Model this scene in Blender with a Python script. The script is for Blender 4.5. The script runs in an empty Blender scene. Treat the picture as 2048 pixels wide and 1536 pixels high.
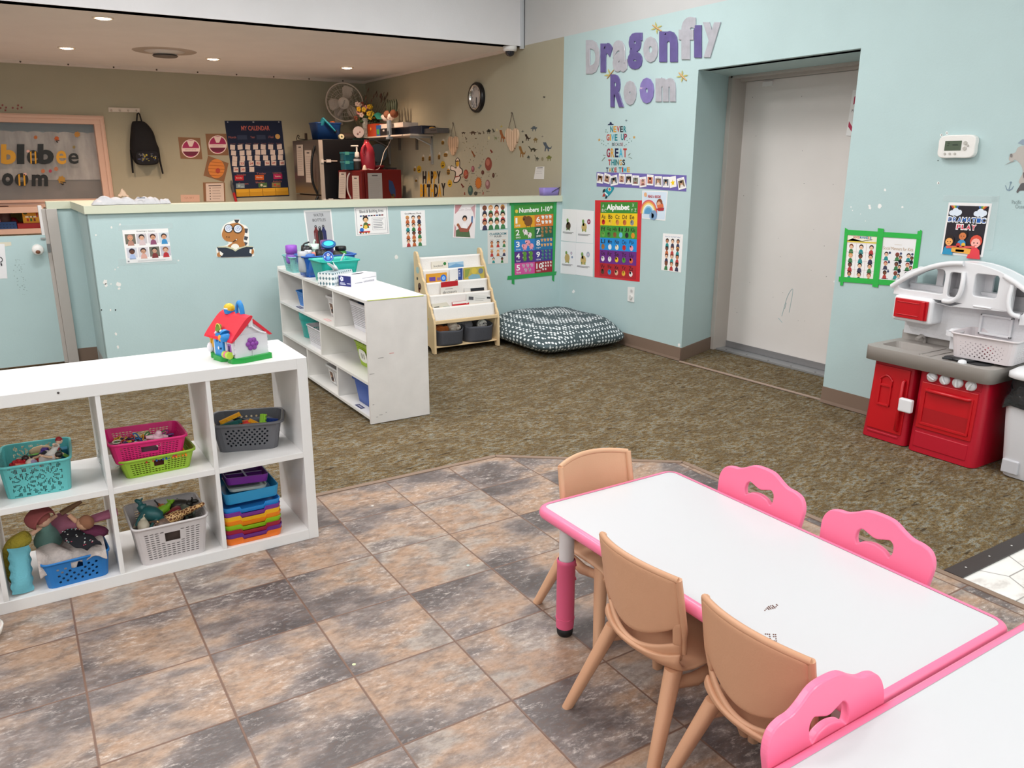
import bpy, math, random
from math import sin, cos, pi, radians
from mathutils import Vector as V, Matrix
random.seed(7)
S = bpy.context.scene
C = S.collection
# ------------------------------------------------------------------ camera
FOC = 1574.4                      # focal length in pixels of the 2048 x 1536 frame
YAW, PIT, ROL, EYE = 0.563634, 0.271386, 0.0026356, 1.50
_f = V((sin(YAW)*cos(PIT), cos(YAW)*cos(PIT), -sin(PIT)))
_r0 = V((cos(YAW), -sin(YAW), 0)); _u0 = _r0.cross(_f)
_r = _r0*cos(ROL) + _u0*sin(ROL); _u = _r.cross(_f)
cd = bpy.data.cameras.new('camera'); cam = bpy.data.objects.new('camera', cd); C.objects.link(cam)
cd.sensor_width = 36; cd.lens = 36*FOC/2048; cd.clip_start = .02
cam.matrix_world = Matrix(((_r.x, _u.x, -_f.x, 0), (_r.y, _u.y, -_f.y, 0), (_r.z, _u.z, -_f.z, EYE), (0, 0, 0, 1)))
S.camera = cam
# ------------------------------------------------------------------ world, lights, exposure
S.view_settings.view_transform = 'Standard'; S.view_settings.look = 'None'
S.view_settings.gamma = 1; S.view_settings.use_curve_mapping = False
S.view_settings.exposure = 0.12
w = bpy.data.worlds.new('world'); S.world = w; w.use_nodes = True
w.node_tree.nodes['Background'].inputs[0].default_value = (.9, .95, 1, 1)
w.node_tree.nodes['Background'].inputs[1].default_value = 0.25
def lamp(name, kind, loc, power, color, size=None, size_y=None, rot=(0, 0, 0), spot=None, blend=.5):
    l = bpy.data.lights.new(name, kind); l.energy = power; l.color = color
    if kind == 'AREA':
        l.shape = 'RECTANGLE'; l.size = size; l.size_y = size_y or size
    elif size: l.shadow_soft_size = size
    if spot: l.spot_size = spot; l.spot_blend = blend
    o = bpy.data.objects.new(name, l); o.location = loc; o.rotation_euler = rot; C.objects.link(o)
    return o
HI = 3.40                          # ceiling of the tall room
COOL = (1.0, .985, .975)
TROFFERS = [(-1.9, 4.7), (0.6, 4.9), (-1.9, 1.9), (0.2, 2.3), (-1.9, -1.6), (0.6, -1.9), (2.9, -1.9), (3.0, 4.7), (3.2, -.2), (2.3, 3.2)]  # panels out of view; last two added to brighten the right wall
PWR = [42, 40, 38, 18, 50, 44, 44, 30, 26, 38]
for i, (x, y) in enumerate(TROFFERS):
    lamp('troffer_lamp', 'AREA', (x, y, HI-.07), PWR[i], COOL, 1.15, .55)
DOWN = [(.854, 7.261), (.735, 9.263), (2.114, 9.332), (3.60, 9.3)]
WARM = (1.0, .72, .52)
for x, y in DOWN:
    lamp('downlight_lamp', 'SPOT', (x, y, 2.555), 63, WARM, .045, spot=radians(150), blend=.8)
# ------------------------------------------------------------------ pixel -> point on a known plane of the room
def ray(px, py): return _f + _r*((px-1024)/FOC) - _u*((py-768)/FOC)
def PF(px, py, z=0): d = ray(px, py); return V((0, 0, EYE)) + d*((z-EYE)/d.z)
def PX(px, py, x): d = ray(px, py); return V((0, 0, EYE)) + d*(x/d.x)
def PY(px, py, y): d = ray(px, py); return V((0, 0, EYE)) + d*(y/d.y)
# ------------------------------------------------------------------ materials
MC = {}
def lin(h):
    h = h.lstrip('#'); o = []
    for i in (0, 2, 4):
        c = int(h[i:i+2], 16)/255; o.append(c/12.92 if c <= .04045 else ((c+.055)/1.055)**2.4)
    return (*o, 1)
def M(h, rough=.55, metal=0, spec=.4, bump=0, bscale=60, var=0, vscale=4, alpha=None, trans=0, emit=0, coat=0):
    """a plain painted / moulded surface, optionally with faint tonal variation and bump"""
    k = (h, rough, metal, spec, bump, bscale, var, vscale, alpha, trans, emit, coat)
    if k in MC: return MC[k]
    m = bpy.data.materials.new('surface_'+h.strip('#')); m.use_nodes = True
    nt = m.node_tree; b = nt.nodes['Principled BSDF']
    b.inputs['Base Color'].default_value = lin(h); b.inputs['Roughness'].default_value = rough
    b.inputs['Metallic'].default_value = metal; b.inputs['Specular IOR Level'].default_value = spec
    if alpha is not None: b.inputs['Alpha'].default_value = alpha
    if trans: b.inputs['Transmission Weight'].default_value = trans
    if coat: b.inputs['Coat Weight'].default_value = coat
    if emit: b.inputs['Emission Color'].default_value = lin(h); b.inputs['Emission Strength'].default_value = emit
    tc = None
    if bump or var: tc = nt.nodes.new('ShaderNodeTexCoord')
    if var:
        n = nt.nodes.new('ShaderNodeTexNoise'); n.inputs['Scale'].default_value = vscale; n.inputs['Detail'].default_value = 5
        nt.links.new(tc.outputs['Object'], n.inputs['Vector'])
        r = nt.nodes.new('ShaderNodeValToRGB'); c = lin(h)
        r.color_ramp.elements[0].position = .3; r.color_ramp.elements[1].position = .7
        r.color_ramp.elements[0].color = (*[x*(1-var) for x in c[:3]], 1); r.color_ramp.elements[1].color = (*[min(1, x*(1+var*.6)) for x in c[:3]], 1)
        nt.links.new(n.outputs['Fac'], r.inputs[0]); nt.links.new(r.outputs[0], b.inputs['Base Color'])
    if bump:
        n = nt.nodes.new('ShaderNodeTexNoise'); n.inputs['Scale'].default_value = bscale; n.inputs['Detail'].default_value = 4
        nt.links.new(tc.outputs['Object'], n.inputs['Vector'])
        bp = nt.nodes.new('ShaderNodeBump'); bp.inputs['Strength'].default_value = bump; bp.inputs['Distance'].default_value = .01
        nt.links.new(n.outputs['Fac'], bp.inputs['Height']); nt.links.new(bp.outputs[0], b.inputs['Normal'])
    MC[k] = m; return m
class NG:
    """tiny helper for writing node materials"""
    def __init__(s, name, rough=.6, spec=.4):
        s.m = bpy.data.materials.new(name); s.m.use_nodes = True; s.nt = s.m.node_tree
        s.b = s.nt.nodes['Principled BSDF']; s.b.inputs['Roughness'].default_value = rough; s.b.inputs['Specular IOR Level'].default_value = spec
        s.tc = s.nt.nodes.new('ShaderNodeTexCoord')
    def n(s, t, **k):
        nd = s.nt.nodes.new(t)
        for a, v in k.items():
            if a in nd.inputs.keys() if hasattr(nd.inputs, 'keys') else False: nd.inputs[a].default_value = v
            else: setattr(nd, a, v)
        return nd
    def l(s, a, b): s.nt.links.new(a, b)
    def map(s, scale=(1, 1, 1), rot=(0, 0, 0), loc=(0, 0, 0)):
        mp = s.nt.nodes.new('ShaderNodeMapping'); mp.inputs['Scale'].default_value = scale; mp.inputs['Rotation'].default_value = rot; mp.inputs['Location'].default_value = loc
        s.l(s.tc.outputs['Object'], mp.inputs[0]); return mp.outputs[0]
    def noise(s, vec, scale, detail=4, rough=.55, out='Fac'):
        n = s.nt.nodes.new('ShaderNodeTexNoise'); n.inputs['Scale'].default_value = scale; n.inputs['Detail'].default_value = detail; n.inputs['Roughness'].default_value = rough
        s.l(vec, n.inputs['Vector']); return n.outputs[out]
    def ramp(s, fac, stops):
        r = s.nt.nodes.new('ShaderNodeValToRGB'); e = r.color_ramp.elements
        while len(e) < len(stops): e.new(.5)
        for i, (p, c) in enumerate(stops): e[i].position = p; e[i].color = lin(c) if isinstance(c, str) else (c, c, c, 1)
        s.l(fac, r.inputs[0]); return r.outputs[0]
    def mix(s, fac, a, b, mode='MIX'):
        x = s.nt.nodes.new('ShaderNodeMix'); x.data_type = 'RGBA'; x.blend_type = mode
        for i, v in ((0, fac), (6, a), (7, b)):
            if isinstance(v, (int, float)): x.inputs[i].default_value = v
            elif isinstance(v, str): x.inputs[i].default_value = lin(v)
            else: s.l(v, x.inputs[i])
        return x.outputs[2]
    def math(s, op, a, b=0):
        x = s.nt.nodes.new('ShaderNodeMath'); x.operation = op
        for i, v in ((0, a), (1, b)):
            if isinstance(v, (int, float)): x.inputs[i].default_value = v
            else: s.l(v, x.inputs[i])
        return x.outputs[0]
    def bump(s, h, st=.3, dist=.01):
        bp = s.nt.nodes.new('ShaderNodeBump'); bp.inputs['Strength'].default_value = st; bp.inputs['Distance'].default_value = dist
        s.l(h, bp.inputs['Height']); s.l(bp.outputs[0], s.b.inputs['Normal'])
    def color(s, c): s.l(c, s.b.inputs['Base Color']); return s.m
# ------------------------------------------------------------------ mesh builder and tagging
def tag(o, label=None, cat=None, group=None, kind=None):
    if label: o['label'] = label
    if cat: o['category'] = cat
    if group: o['group'] = group
    if kind: o['kind'] = kind
    return o
def thing(name, label, cat, loc=(0, 0, 0), rz=0, group=None, rot=None):
    o = bpy.data.objects.new(name, None); C.objects.link(o); o.empty_display_size = .05
    o.location = loc; o.rotation_euler = rot or (0, 0, rz)
    return tag(o, label, cat, group)
def copy_tree(o, parent=None):
    c = o.copy(); C.objects.link(c); c.parent = parent
    for ch in list(o.children): copy_tree(ch, c)
    return c
def rrect(w, d, r, n=5, cx=0, cy=0):
    o = []
    for qx, qy, a0 in ((1, 1, 0), (-1, 1, 90), (-1, -1, 180), (1, -1, 270)):
        for i in range(n+1):
            a = radians(a0+90*i/n); o.append((cx+qx*(w/2-r)+r*cos(a), cy+qy*(d/2-r)+r*sin(a)))
    return o
def ell(cx, cy, rx, ry, n=20, a0=0): return [(cx+rx*cos(2*pi*i/n+a0), cy+ry*sin(2*pi*i/n+a0)) for i in range(n)]
def spl(pts, n=6, closed=True):
    """Catmull-Rom smoothing of an outline"""
    o = []; L = len(pts)
    for i in range(L if closed else L-1):
        p = [pts[(i+k) % L] if closed else pts[max(0, min(L-1, i+k))] for k in (-1, 0, 1, 2)]
        for j in range(n):
            t = j/n; o.append(tuple(.5*(2*p[1][d]+(p[2][d]-p[0][d])*t+(2*p[0][d]-5*p[1][d]+4*p[2][d]-p[3][d])*t*t+(3*p[1][d]-p[0][d]-3*p[2][d]+p[3][d])*t**3) for d in range(len(pts[0]))))
    if not closed: o.append(tuple(pts[-1]))
    return o
FLAT = {}
def flat(loops, ext=0, bev=0, res=2):
    """filled 2-D outline (inner loops are holes), optionally extruded and bevelled: vertices, faces"""
    cu = bpy.data.curves.new('t', 'CURVE'); cu.dimensions = '2D'; cu.fill_mode = 'BOTH'; cu.extrude = ext; cu.bevel_depth = bev; cu.bevel_resolution = res
    for L in loops:
        s = cu.splines.new('POLY'); s.points.add(len(L)-1); s.use_cyclic_u = True
        for p, q in zip(s.points, L): p.co = (q[0], q[1], 0, 1)
    return _cm(cu)
def _cm(cu):
    o = bpy.data.objects.new('t', cu); me = o.to_mesh()
    r = ([tuple(v.co) for v in me.vertices], [tuple(p.vertices) for p in me.polygons])
    o.to_mesh_clear(); bpy.data.objects.remove(o); bpy.data.curves.remove(cu); return r
def font(t, off=0, ext=0, bev=0, unit=True):
    """letters as a mesh, normalised to a unit box (x right, y up) unless unit is off"""
    k = (t, off, ext, bev, unit)
    if k in FLAT: return FLAT[k]
    cu = bpy.data.curves.new('t', 'FONT'); cu.body = t; cu.offset = off; cu.extrude = ext; cu.bevel_depth = bev; cu.resolution_u = 3; cu.bevel_resolution = 1
    vs, fs = _cm(cu)
    if vs and unit:
        x0 = min(v[0] for v in vs); x1 = max(v[0] for v in vs); y0 = min(v[1] for v in vs); y1 = max(v[1] for v in vs)
        vs = [((v[0]-x0)/max(1e-6, x1-x0), (v[1]-y0)/max(1e-6, y1-y0), v[2]) for v in vs]
    FLAT[k] = (vs, fs); return FLAT[k]
class B:
    """collects shapes into ONE mesh object"""
    def __init__(s, m=None): s.v = []; s.f = []; s.fm = []; s.ms = []; s.sm = []; s.c = 0; s.smooth = False; s.T = None; s.use(m) if m else None
    def use(s, m):
        if isinstance(m, str): m = M(m)
        if m not in s.ms: s.ms.append(m)
        s.c = s.ms.index(m); return s
    def add(s, vs, fs, T=None, smooth=None):
        n = len(s.v)
        for p in vs:
            p = V(p)
            if T is not None: p = T(p) if callable(T) else T @ p
            if s.T is not None: p = s.T @ p
            s.v.append(p)
        for q in fs: s.f.append([n+i for i in q]); s.fm.append(s.c); s.sm.append(s.smooth if smooth is None else smooth)
        return s
    def box(s, c, d, rz=0, T=None):
        x, y, z = (k/2 for k in d); R = Matrix.Translation(c) @ (Matrix.Rotation(rz, 4, 'Z') if rz else Matrix()) @ (T or Matrix())
        vs = [(i*x, j*y, k*z) for i in (-1, 1) for j in (-1, 1) for k in (-1, 1)]
        return s.add(vs, [(0, 1, 3, 2), (4, 6, 7, 5), (0, 4, 5, 1), (2, 3, 7, 6), (0, 2, 6, 4), (1, 5, 7, 3)], R, False)
    def b2(s, a, b): return s.box([(a[i]+b[i])/2 for i in range(3)], [abs(b[i]-a[i]) for i in range(3)])
    def rings(s, R, cap=True, closed=False, smooth=True):
        n = len(R[0]); vs = [p for r in R for p in r]; fs = []
        for i in range(len(R)-1+(1 if closed else 0)):
            a = i*n; b = ((i+1) % len(R))*n
            for j in range(n): fs.append((a+j, a+(j+1) % n, b+(j+1) % n, b+j))
        s.add(vs, fs, smooth=smooth)
        if cap and not closed: s.add(R[0], [tuple(range(n))[::-1]], smooth=False); s.add(R[-1], [tuple(range(n))], smooth=False)
        return s
    def tube(s, pts, r, n=8, cap=True, closed=False, sq=1):
        pts = [V(p) for p in pts]; L = len(pts); rr = r if isinstance(r, (list, tuple)) else [r]*L; R = []; u = None
        for i, p in enumerate(pts):
            a = pts[(i-1) % L] if (closed or i > 0) else p; b = pts[(i+1) % L] if (closed or i < L-1) else p
            t = (b-a).normalized() if (b-a).length > 1e-9 else V((0, 0, 1))
            if u is None: u = t.orthogonal().normalized() if abs(t.z) > .99 else t.cross(V((0, 0, 1))).normalized()
            u = (u-t*u.dot(t)).normalized(); w_ = t.cross(u)
            R.append([p+(u*cos(2*pi*k/n)+w_*sin(2*pi*k/n)*sq)*rr[i] for k in range(n)])
        return s.rings(R, cap, closed)
    def cyl(s, c, r, h, n=20, r2=None, axis=None):
        c = V(c); ax = V(axis).normalized() if axis else V((0, 0, 1)); return s.tube([c, c+ax*h], [r, r if r2 is None else r2], n)
    def lathe(s, prof, c=(0, 0, 0), n=20, axis=None, cap=True, T=None):
        R = [[V((r*cos(2*pi*k/n), r*sin(2*pi*k/n), z)) for k in range(n)] for r, z in prof]
        q = (V((0, 0, 1)).rotation_difference(V(axis)).to_matrix().to_4x4() if axis else Matrix()); X = Matrix.Translation(c) @ q @ (T or Matrix())
        return s.rings([[X @ p for p in r] for r in R], cap)
    def ball(s, c, r, n=12, T=None):
        rx, ry, rz = r if isinstance(r, (tuple, list)) else (r, r, r); X = Matrix.Translation(c) @ (T or Matrix()); m = max(4, n//2)
        R = [[X @ V((rx*sin(pi*i/m)*cos(2*pi*k/n), ry*sin(pi*i/m)*sin(2*pi*k/n), -rz*cos(pi*i/m))) for k in range(n)] for i in range(m+1)]
        return s.rings(R, False)
    def prism(s, pts, z0, z1, T=None, smooth=False):
        n = len(pts); vs = [(p[0], p[1], z0) for p in pts]+[(p[0], p[1], z1) for p in pts]
        s.add(vs, [(i, (i+1) % n, n+(i+1) % n, n+i) for i in range(n)], T, smooth)
        s.add(vs, [tuple(range(n))[::-1], tuple(range(n, 2*n))], T, False); return s
    def grid(s, fn, nu, nv, skip=None, smooth=True, closed_u=False):
        W = nu if closed_u else nu+1
        vs = [fn(i/nu, j/nv) for j in range(nv+1) for i in range(W)]
        fs = [(j*W+i, j*W+(i+1) % W, (j+1)*W+(i+1) % W, (j+1)*W+i) for j in range(nv) for i in range(nu) if not (skip and skip(i, j))]
        return s.add(vs, fs, smooth=smooth)
    def done(s, name, parent=None, label=None, cat=None, group=None, kind=None, bevel=0, solid=0, sub=0, world=False, origin=None, seg=2, off=0, local=None):
        vs = s.v; loc = V((0, 0, 0))
        if parent is not None and world:
            Mi = Matrix.LocRotScale(parent.location, parent.rotation_euler, None).inverted(); vs = [Mi @ p for p in vs]
        elif parent is None and local is None:
            xs = [p.x for p in vs]; ys = [p.y for p in vs]
            loc = V(origin) if origin else V(((min(xs)+max(xs))/2, (min(ys)+max(ys))/2, min(p.z for p in vs)))
            vs = [p-loc for p in vs]
        me = bpy.data.meshes.new(name); me.from_pydata([tuple(p) for p in vs], [], s.f)
        for m in s.ms: me.materials.append(m)
        me.polygons.foreach_set('material_index', s.fm); me.polygons.foreach_set('use_smooth', s.sm); me.update()
        o = bpy.data.objects.new(name, me); C.objects.link(o); o.location = loc
        if local is not None: o.location = local[0]; o.rotation_euler = local[1]
        if parent is not None: o.parent = parent
        if solid: q = o.modifiers.new('solid', 'SOLIDIFY'); q.thickness = solid; q.offset = off
        if bevel: q = o.modifiers.new('bevel', 'BEVEL'); q.width = bevel; q.segments = seg; q.limit_method = 'ANGLE'; q.angle_limit = radians(40)
        if sub: q = o.modifiers.new('sub', 'SUBSURF'); q.levels = sub; q.render_levels = sub
        return tag(o, label, cat, group, kind)
class Sheet(B):
    """a printed sheet on a wall: quad corners TL TR BR BL, then print in u,v (0..1, v down)"""
    def __init__(s, q, n, paper='#f2f0ef', th=.0015, curl=0):
        super().__init__(); s.q = [V(p) for p in q]; s.n = V(n); s.h = th
        s.W = (s.q[1]-s.q[0]).length; s.H = (s.q[3]-s.q[0]).length; s.asp = s.W/s.H
        s.use(M(paper, .5) if isinstance(paper, str) else paper)
        a = [p+s.n*.0004 for p in s.q]; b = [p+s.n*th for p in s.q]
        s.add(a+b, [(0, 1, 2, 3), (7, 6, 5, 4)]+[(i, i+4, (i+1) % 4+4, (i+1) % 4) for i in range(4)])
        s.h = th+.0004
    def P(s, u, v, h=0): q = s.q; return (q[0]*(1-u)+q[1]*u)*(1-v)+(q[3]*(1-u)+q[2]*u)*v+s.n*(s.h+h)
    def up(s): s.h += .0003; return s
    def poly(s, pts, c): s.use(M(c, .5) if isinstance(c, str) else c); s.add([s.P(*p) for p in pts], [tuple(range(len(pts)))[::-1]]); return s
    def rect(s, u0, v0, u1, v1, c): return s.poly([(u0, v0), (u1, v0), (u1, v1), (u0, v1)], c)
    def circ(s, u, v, r, c, ry=None, n=12): return s.poly(ell(u, v, r, (ry if ry else r*s.asp), n), c)
    def text(s, t, u0, v0, u1, v1, c, off=0):
        vs, fs = font(t, off); s.use(M(c, .5)); s.add([s.P(u0+(u1-u0)*p[0], v1+(v0-v1)*p[1]) for p in vs], fs); return s
    def lines(s, u0, u1, vs, c='#8a8688', t=.008, jag=.2):
        for k, v in enumerate(vs): s.rect(u0, v-t, u1-(u1-u0)*jag*((k*37 % 10)/10), v+t, c)
        return s
    def kid(s, u, v, r, skin='#d9a07c', hair='#33211c', top='#c94b52', body=True):
        """a small printed head-and-shoulders figure"""
        A = s.asp
        if body: s.poly([(u-r*1.25, v+r*3.0*A), (u-r*.9, v+r*1.4*A), (u-r*.3, v+r*.9*A), (u+r*.3, v+r*.9*A), (u+r*.9, v+r*1.4*A), (u+r*1.25, v+r*3.0*A)], top)
        s.up().circ(u, v-r*.25*A, r*1.12, hair).up().circ(u, v+r*.12*A, r*.86, skin).up()
        for k in (-.32, .32): s.circ(u+k*r, v+r*.1*A, r*.13, '#2a2020', n=6)
        s.rect(u-r*.25, v+r*.48*A, u+r*.25, v+r*.56*A, '#a04848'); s.h -= .0009; return s
NXR = (-1, 0, 0); NYH = (0, -1, 0)
WR, YH, YB = 4.39, 6.096, 10.69
def quad(pl, w_, *pts): return [(PX if pl == 'x' else PY)(p[0], p[1], w_) for p in pts]
# ================================================================== surfaces of the room
def tile_mat():
    g = NG('stone_look_vinyl_tile', .38, .45); T = .3475
    v = g.map((1/T, 1/T, 1/T), loc=(-.006/T, -.265/T, 0))
    sep = g.nt.nodes.new('ShaderNodeSeparateXYZ'); g.l(v, sep.inputs[0])
    fx, fy = g.math('FRACT', sep.outputs[0]), g.math('FRACT', sep.outputs[1])
    cx, cy = g.math('FLOOR', sep.outputs[0]), g.math('FLOOR', sep.outputs[1])
    cb = g.nt.nodes.new('ShaderNodeCombineXYZ'); g.l(cx, cb.inputs[0]); g.l(cy, cb.inputs[1])
    wn = g.nt.nodes.new('ShaderNodeTexWhiteNoise'); wn.noise_dimensions = '3D'; g.l(cb.outputs[0], wn.inputs['Vector'])
    sc = g.nt.nodes.new('ShaderNodeVectorMath'); sc.operation = 'SCALE'; sc.inputs['Scale'].default_value = 23; g.l(wn.outputs['Color'], sc.inputs[0])
    ad = g.nt.nodes.new('ShaderNodeVectorMath'); ad.operation = 'ADD'; g.l(sc.outputs[0], ad.inputs[0]); g.l(v, ad.inputs[1])
    mp = g.nt.nodes.new('ShaderNodeMapping'); mp.inputs['Scale'].default_value = (.9, 1.5, 1); g.l(ad.outputs[0], mp.inputs[0])
    sw = g.nt.nodes.new('ShaderNodeSeparateXYZ'); g.l(wn.outputs['Color'], sw.inputs[0])
    big = g.math('ADD', g.noise(mp.outputs[0], .8, 7, .56), g.math('MULTIPLY', g.math('SUBTRACT', sw.outputs[0], .5), .13))
    tone = g.ramp(big, [(.31, '#4d4747'), (.41, '#645c5b'), (.465, '#847873'), (.515, '#a28d7e'), (.575, '#ab8c74'), (.64, '#a5998f'), (.72, '#736a68')])
    mid = g.noise(mp.outputs[0], 5, 9, .72)
    c1 = g.mix(g.ramp(mid, [(.38, .5), (.52, .0)]), tone, '#514a49')
    mp2 = g.nt.nodes.new('ShaderNodeMapping'); mp2.inputs['Scale'].default_value = (1, 2.2, 1); mp2.inputs['Rotation'].default_value = (0, 0, .6); g.l(ad.outputs[0], mp2.inputs[0])
    fine = g.noise(mp2.outputs[0], 11, 10, .78); patch = g.ramp(g.noise(ad.outputs[0], 2.2, 4, .6), [(.44, 0.), (.60, 1.)])
    c1 = g.mix(g.ramp(fine, [(.36, .45), (.50, 0.)]), c1, '#6b4f3c')
    c2 = g.mix(g.math('MULTIPLY', g.ramp(fine, [(.52, 0.), (.66, .85)]), g.math('ADD', g.math('MULTIPLY', patch, .75), .25)), c1, '#d8cbc2')
    gm = g.math('MAXIMUM', g.math('ABSOLUTE', g.math('SUBTRACT', fx, .5)), g.math('ABSOLUTE', g.math('SUBTRACT', fy, .5)))
    edge = g.ramp(gm, [(.4885, 0.), (.4935, 1.)])
    col = g.mix(edge, c2, '#75594b')
    h = g.math('SUBTRACT', g.math('MULTIPLY', fine, .25), edge)
    g.bump(h, .35, .004); rr = g.ramp(mid, [(.3, .34), (.7, .52)]); g.l(rr, g.b.inputs['Roughness'])
    return g.color(col)
def carpet_mat():
    g = NG('patterned_loop_carpet', .95, .1); R = (0, 0, radians(-32))
    a = g.noise(g.map((22, 48, 1), rot=R), 1, 5, .72); b = g.noise(g.map((6, 10, 1), rot=R, loc=(5, 2, 0)), 1, 4, .6)
    f = g.noise(g.map((1, 1, 1)), 150, 3, .8); s = g.noise(g.map((9, 40, 1), rot=R, loc=(3, 7, 0)), 1, 3, .55)
    c = g.ramp(a, [(.33, '#473927'), (.43, '#7a6646'), (.50, '#8f7a57'), (.56, '#8d9089'), (.66, '#a5977c')])
    c = g.mix(g.ramp(b, [(.42, 0.), (.58, .6)]), c, '#6a583d')
    c = g.mix(g.ramp(s, [(.62, 0.), (.68, .85)]), c, '#3a2d20')
    c = g.mix(g.ramp(f, [(.35, .7), (.6, 0.)]), c, '#33291d')
    g.bump(f, .6, .006); return g.color(c)
def hex_mat():
    g = NG('marble_hexagon_tile', .3, .5); R = .105
    # two offset lattices, the nearer centre wins
    v = g.map((1, 1, 1), rot=(0, 0, radians(30)))
    def dist(off):
        a = g.nt.nodes.new('ShaderNodeVectorMath'); a.operation = 'ADD'; a.inputs[1].default_value = off; g.l(v, a.inputs[0])
        m = g.nt.nodes.new('ShaderNodeVectorMath'); m.operation = 'WRAP'; m.inputs[1].default_value = (R, R*1.732, 1); m.inputs[2].default_value = (-R, -R*1.732, -1); g.l(a.outputs[0], m.inputs[0])
        sx = g.nt.nodes.new('ShaderNodeSeparateXYZ'); g.l(m.outputs[0], sx.inputs[0])
        x, y = g.math('ABSOLUTE', sx.outputs[0]), g.math('ABSOLUTE', sx.outputs[1])
        return g.math('MAXIMUM', x, g.math('ADD', g.math('MULTIPLY', x, .5), g.math('MULTIPLY', y, .866)))
    d = g.math('MINIMUM', dist((0, 0, 0)), dist((R, R*1.732, 0)))
    e = g.ramp(g.math('DIVIDE', d, R), [(.965, 0.), (.985, 1.)])
    n = g.noise(g.map((5, 9, 1), rot=(0, 0, .6)), 1, 8, .6); c = g.ramp(n, [(.40, '#d3ccc6'), (.47, '#e9e4df'), (.62, '#efebe7')])
    return g.color(g.mix(e, c, '#9c948f'))
def wall_paint(h, sc=3, amt=.03):
    return M(h, .62, spec=.35, bump=.06, bscale=90, var=amt, vscale=sc)
BLUE = wall_paint('#b5cccd'); SAGE = wall_paint('#aaa48f'); GREY = wall_paint('#c3c4c4'); WHT = wall_paint('#e3e1e3'); SOFF = wall_paint('#f1ebe8')
CAPC = M('#cfd2bd', .5, bump=.04, bscale=50); BROWN = M('#7c685a', .5); FRAME = M('#b9b1aa', .45); DOORC = M('#e2dcd8', .5, bump=.04, bscale=25, var=.04, vscale=2)
WHITE = M('#e9e7e6', .38, spec=.5); LAM = M('#cdcdd0', .28, spec=.5)
# ---- floors
CAR = carpet_mat()
B(CAR).b2((-3.2, -3, -.1), (4.40, 10.75, -.004)).done('floor', kind='structure', origin=(0, 0, 0))
B(M('#d6cfca', .5, var=.04)).b2((-3.2, 7.05, -.004), (WR, YB, 0)).done('floor_rear_bounce', kind='structure', origin=(0, 0, 0))  # unseen pale slab over the carpet, added to bounce light onto the rear ceiling
edge = [(-3.2, 3.385), (2.036, 3.385), (2.823, 2.79), (2.845, 1.36), (2.845, -3), (-3.2, -3)]
B(tile_mat()).prism(edge, -.004, 0).done('floor_tile', kind='structure', origin=(0, 0, 0))
B(hex_mat()).b2((2.87, -3, -.004), (4.39, 1.345, 0)).done('floor_hexagon', kind='structure', origin=(0, 0, 0))
b = B(M('#8b7565', .55))
for p, q in zip(edge[:4], edge[1:5]):
    d = (V((*q, 0))-V((*p, 0))); n = V((-d.y, d.x, 0)).normalized()*.014
    P, Q = V((*p, 0)), V((*q, 0)); b.prism([(P-n)[:2], (Q-n)[:2], (Q+n)[:2], (P+n)[:2]], 0, .004)
b.done('trim_1', kind='structure')
b = B(M('#3e3735', .4)); b.b2((2.86, 1.345, 0), (4.39, 1.415, .006)); b.use(M('#cfcac6', .4))
for i in range(7): b.cyl((2.95+i*.17, 1.38, .0055), .004, .0015, 8)
b.done('trim_2', kind='structure')
# ---- right wall: blue part with the deep door recess, sage part behind the partition, grey band above
ZT = 2.59
b = B(BLUE); b.b2((WR, -3, 0), (WR+.12, 3.12, ZT)); b.b2((WR, 4.60, 0), (WR+.12, 6.10, ZT)); b.b2((WR, 3.12, 2.166), (WR+.12, 4.434, ZT))
b.prism([(4.39, 4.434), (4.39, 4.60), (4.51, 4.64), (5.10, 4.85), (5.10, 4.69)], 0, ZT); b.prism([(4.51, 3.121), (5.10, 3.40), (5.10, 3.28), (4.511, 3.0)], 0, ZT)
b.b2((4.44, 3.0, 2.166), (5.10, 4.8, 2.28))
random.seed(3); b.use(M('#eeeeec', .6))
def chip(pl, px, py, r, n=9):
    o = [(px+r*random.uniform(.6, 1.1)*cos(2*pi*i/n), py+r*1.2*random.uniform(.6, 1.1)*sin(2*pi*i/n)) for i in range(n)]
    e_ = .0008 if r > 1.5 else .0011
    b.add([PY(x, y, YH-e_) if pl == 'y' else PX(x, y, WR-e_) for x, y in o], [tuple(range(n))])
for q in ((1739, 412, 3), (1740, 416, 3), (1759, 413, 4.5), (1770, 380, 2.5), (1805, 414, 2.5), (1702, 414, 1.3), (1705, 421, 1.3), (1721, 428, 1), (1731, 442, 1), (1883, 270, 3), (1894, 266, 3), (1877, 366, 3), (1358, 690, 3), (1147, 583, 3.5), (1668, 563, 2)): chip('x', *q)
b.use('#3a3a3a'); [chip('x', *q) for q in ((1883, 270, 1.2), (1894, 266, 1.2), (1877, 366, 1.2), (1876, 321, 1.2))]
b.done('wall_right', kind='structure')
B(SAGE).b2((WR, 6.10, 0), (WR+.12, YB+.12, ZT)).done('wall_right_rear', kind='structure')
B(GREY).b2((WR, -3, ZT), (WR+.12, 6.80, HI)).done('wall_right_upper', kind='structure')
B(BLUE).b2((5.10, 3.2, 0), (5.14, 4.8, 2.3)).done('wall_recess', kind='structure')
B(CAR).b2((4.395, 3.05, -.1), (5.1, 4.72, -.002)).done('floor_recess', kind='structure', origin=(0, 0, 0))
b = B(M('#a08a7b', .5)); b.prism([(4.350, 4.41), (4.378, 4.43), (4.43, 3.14), (4.402, 3.12)], 0, .005); b.done('trim_3', kind='structure')
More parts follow.
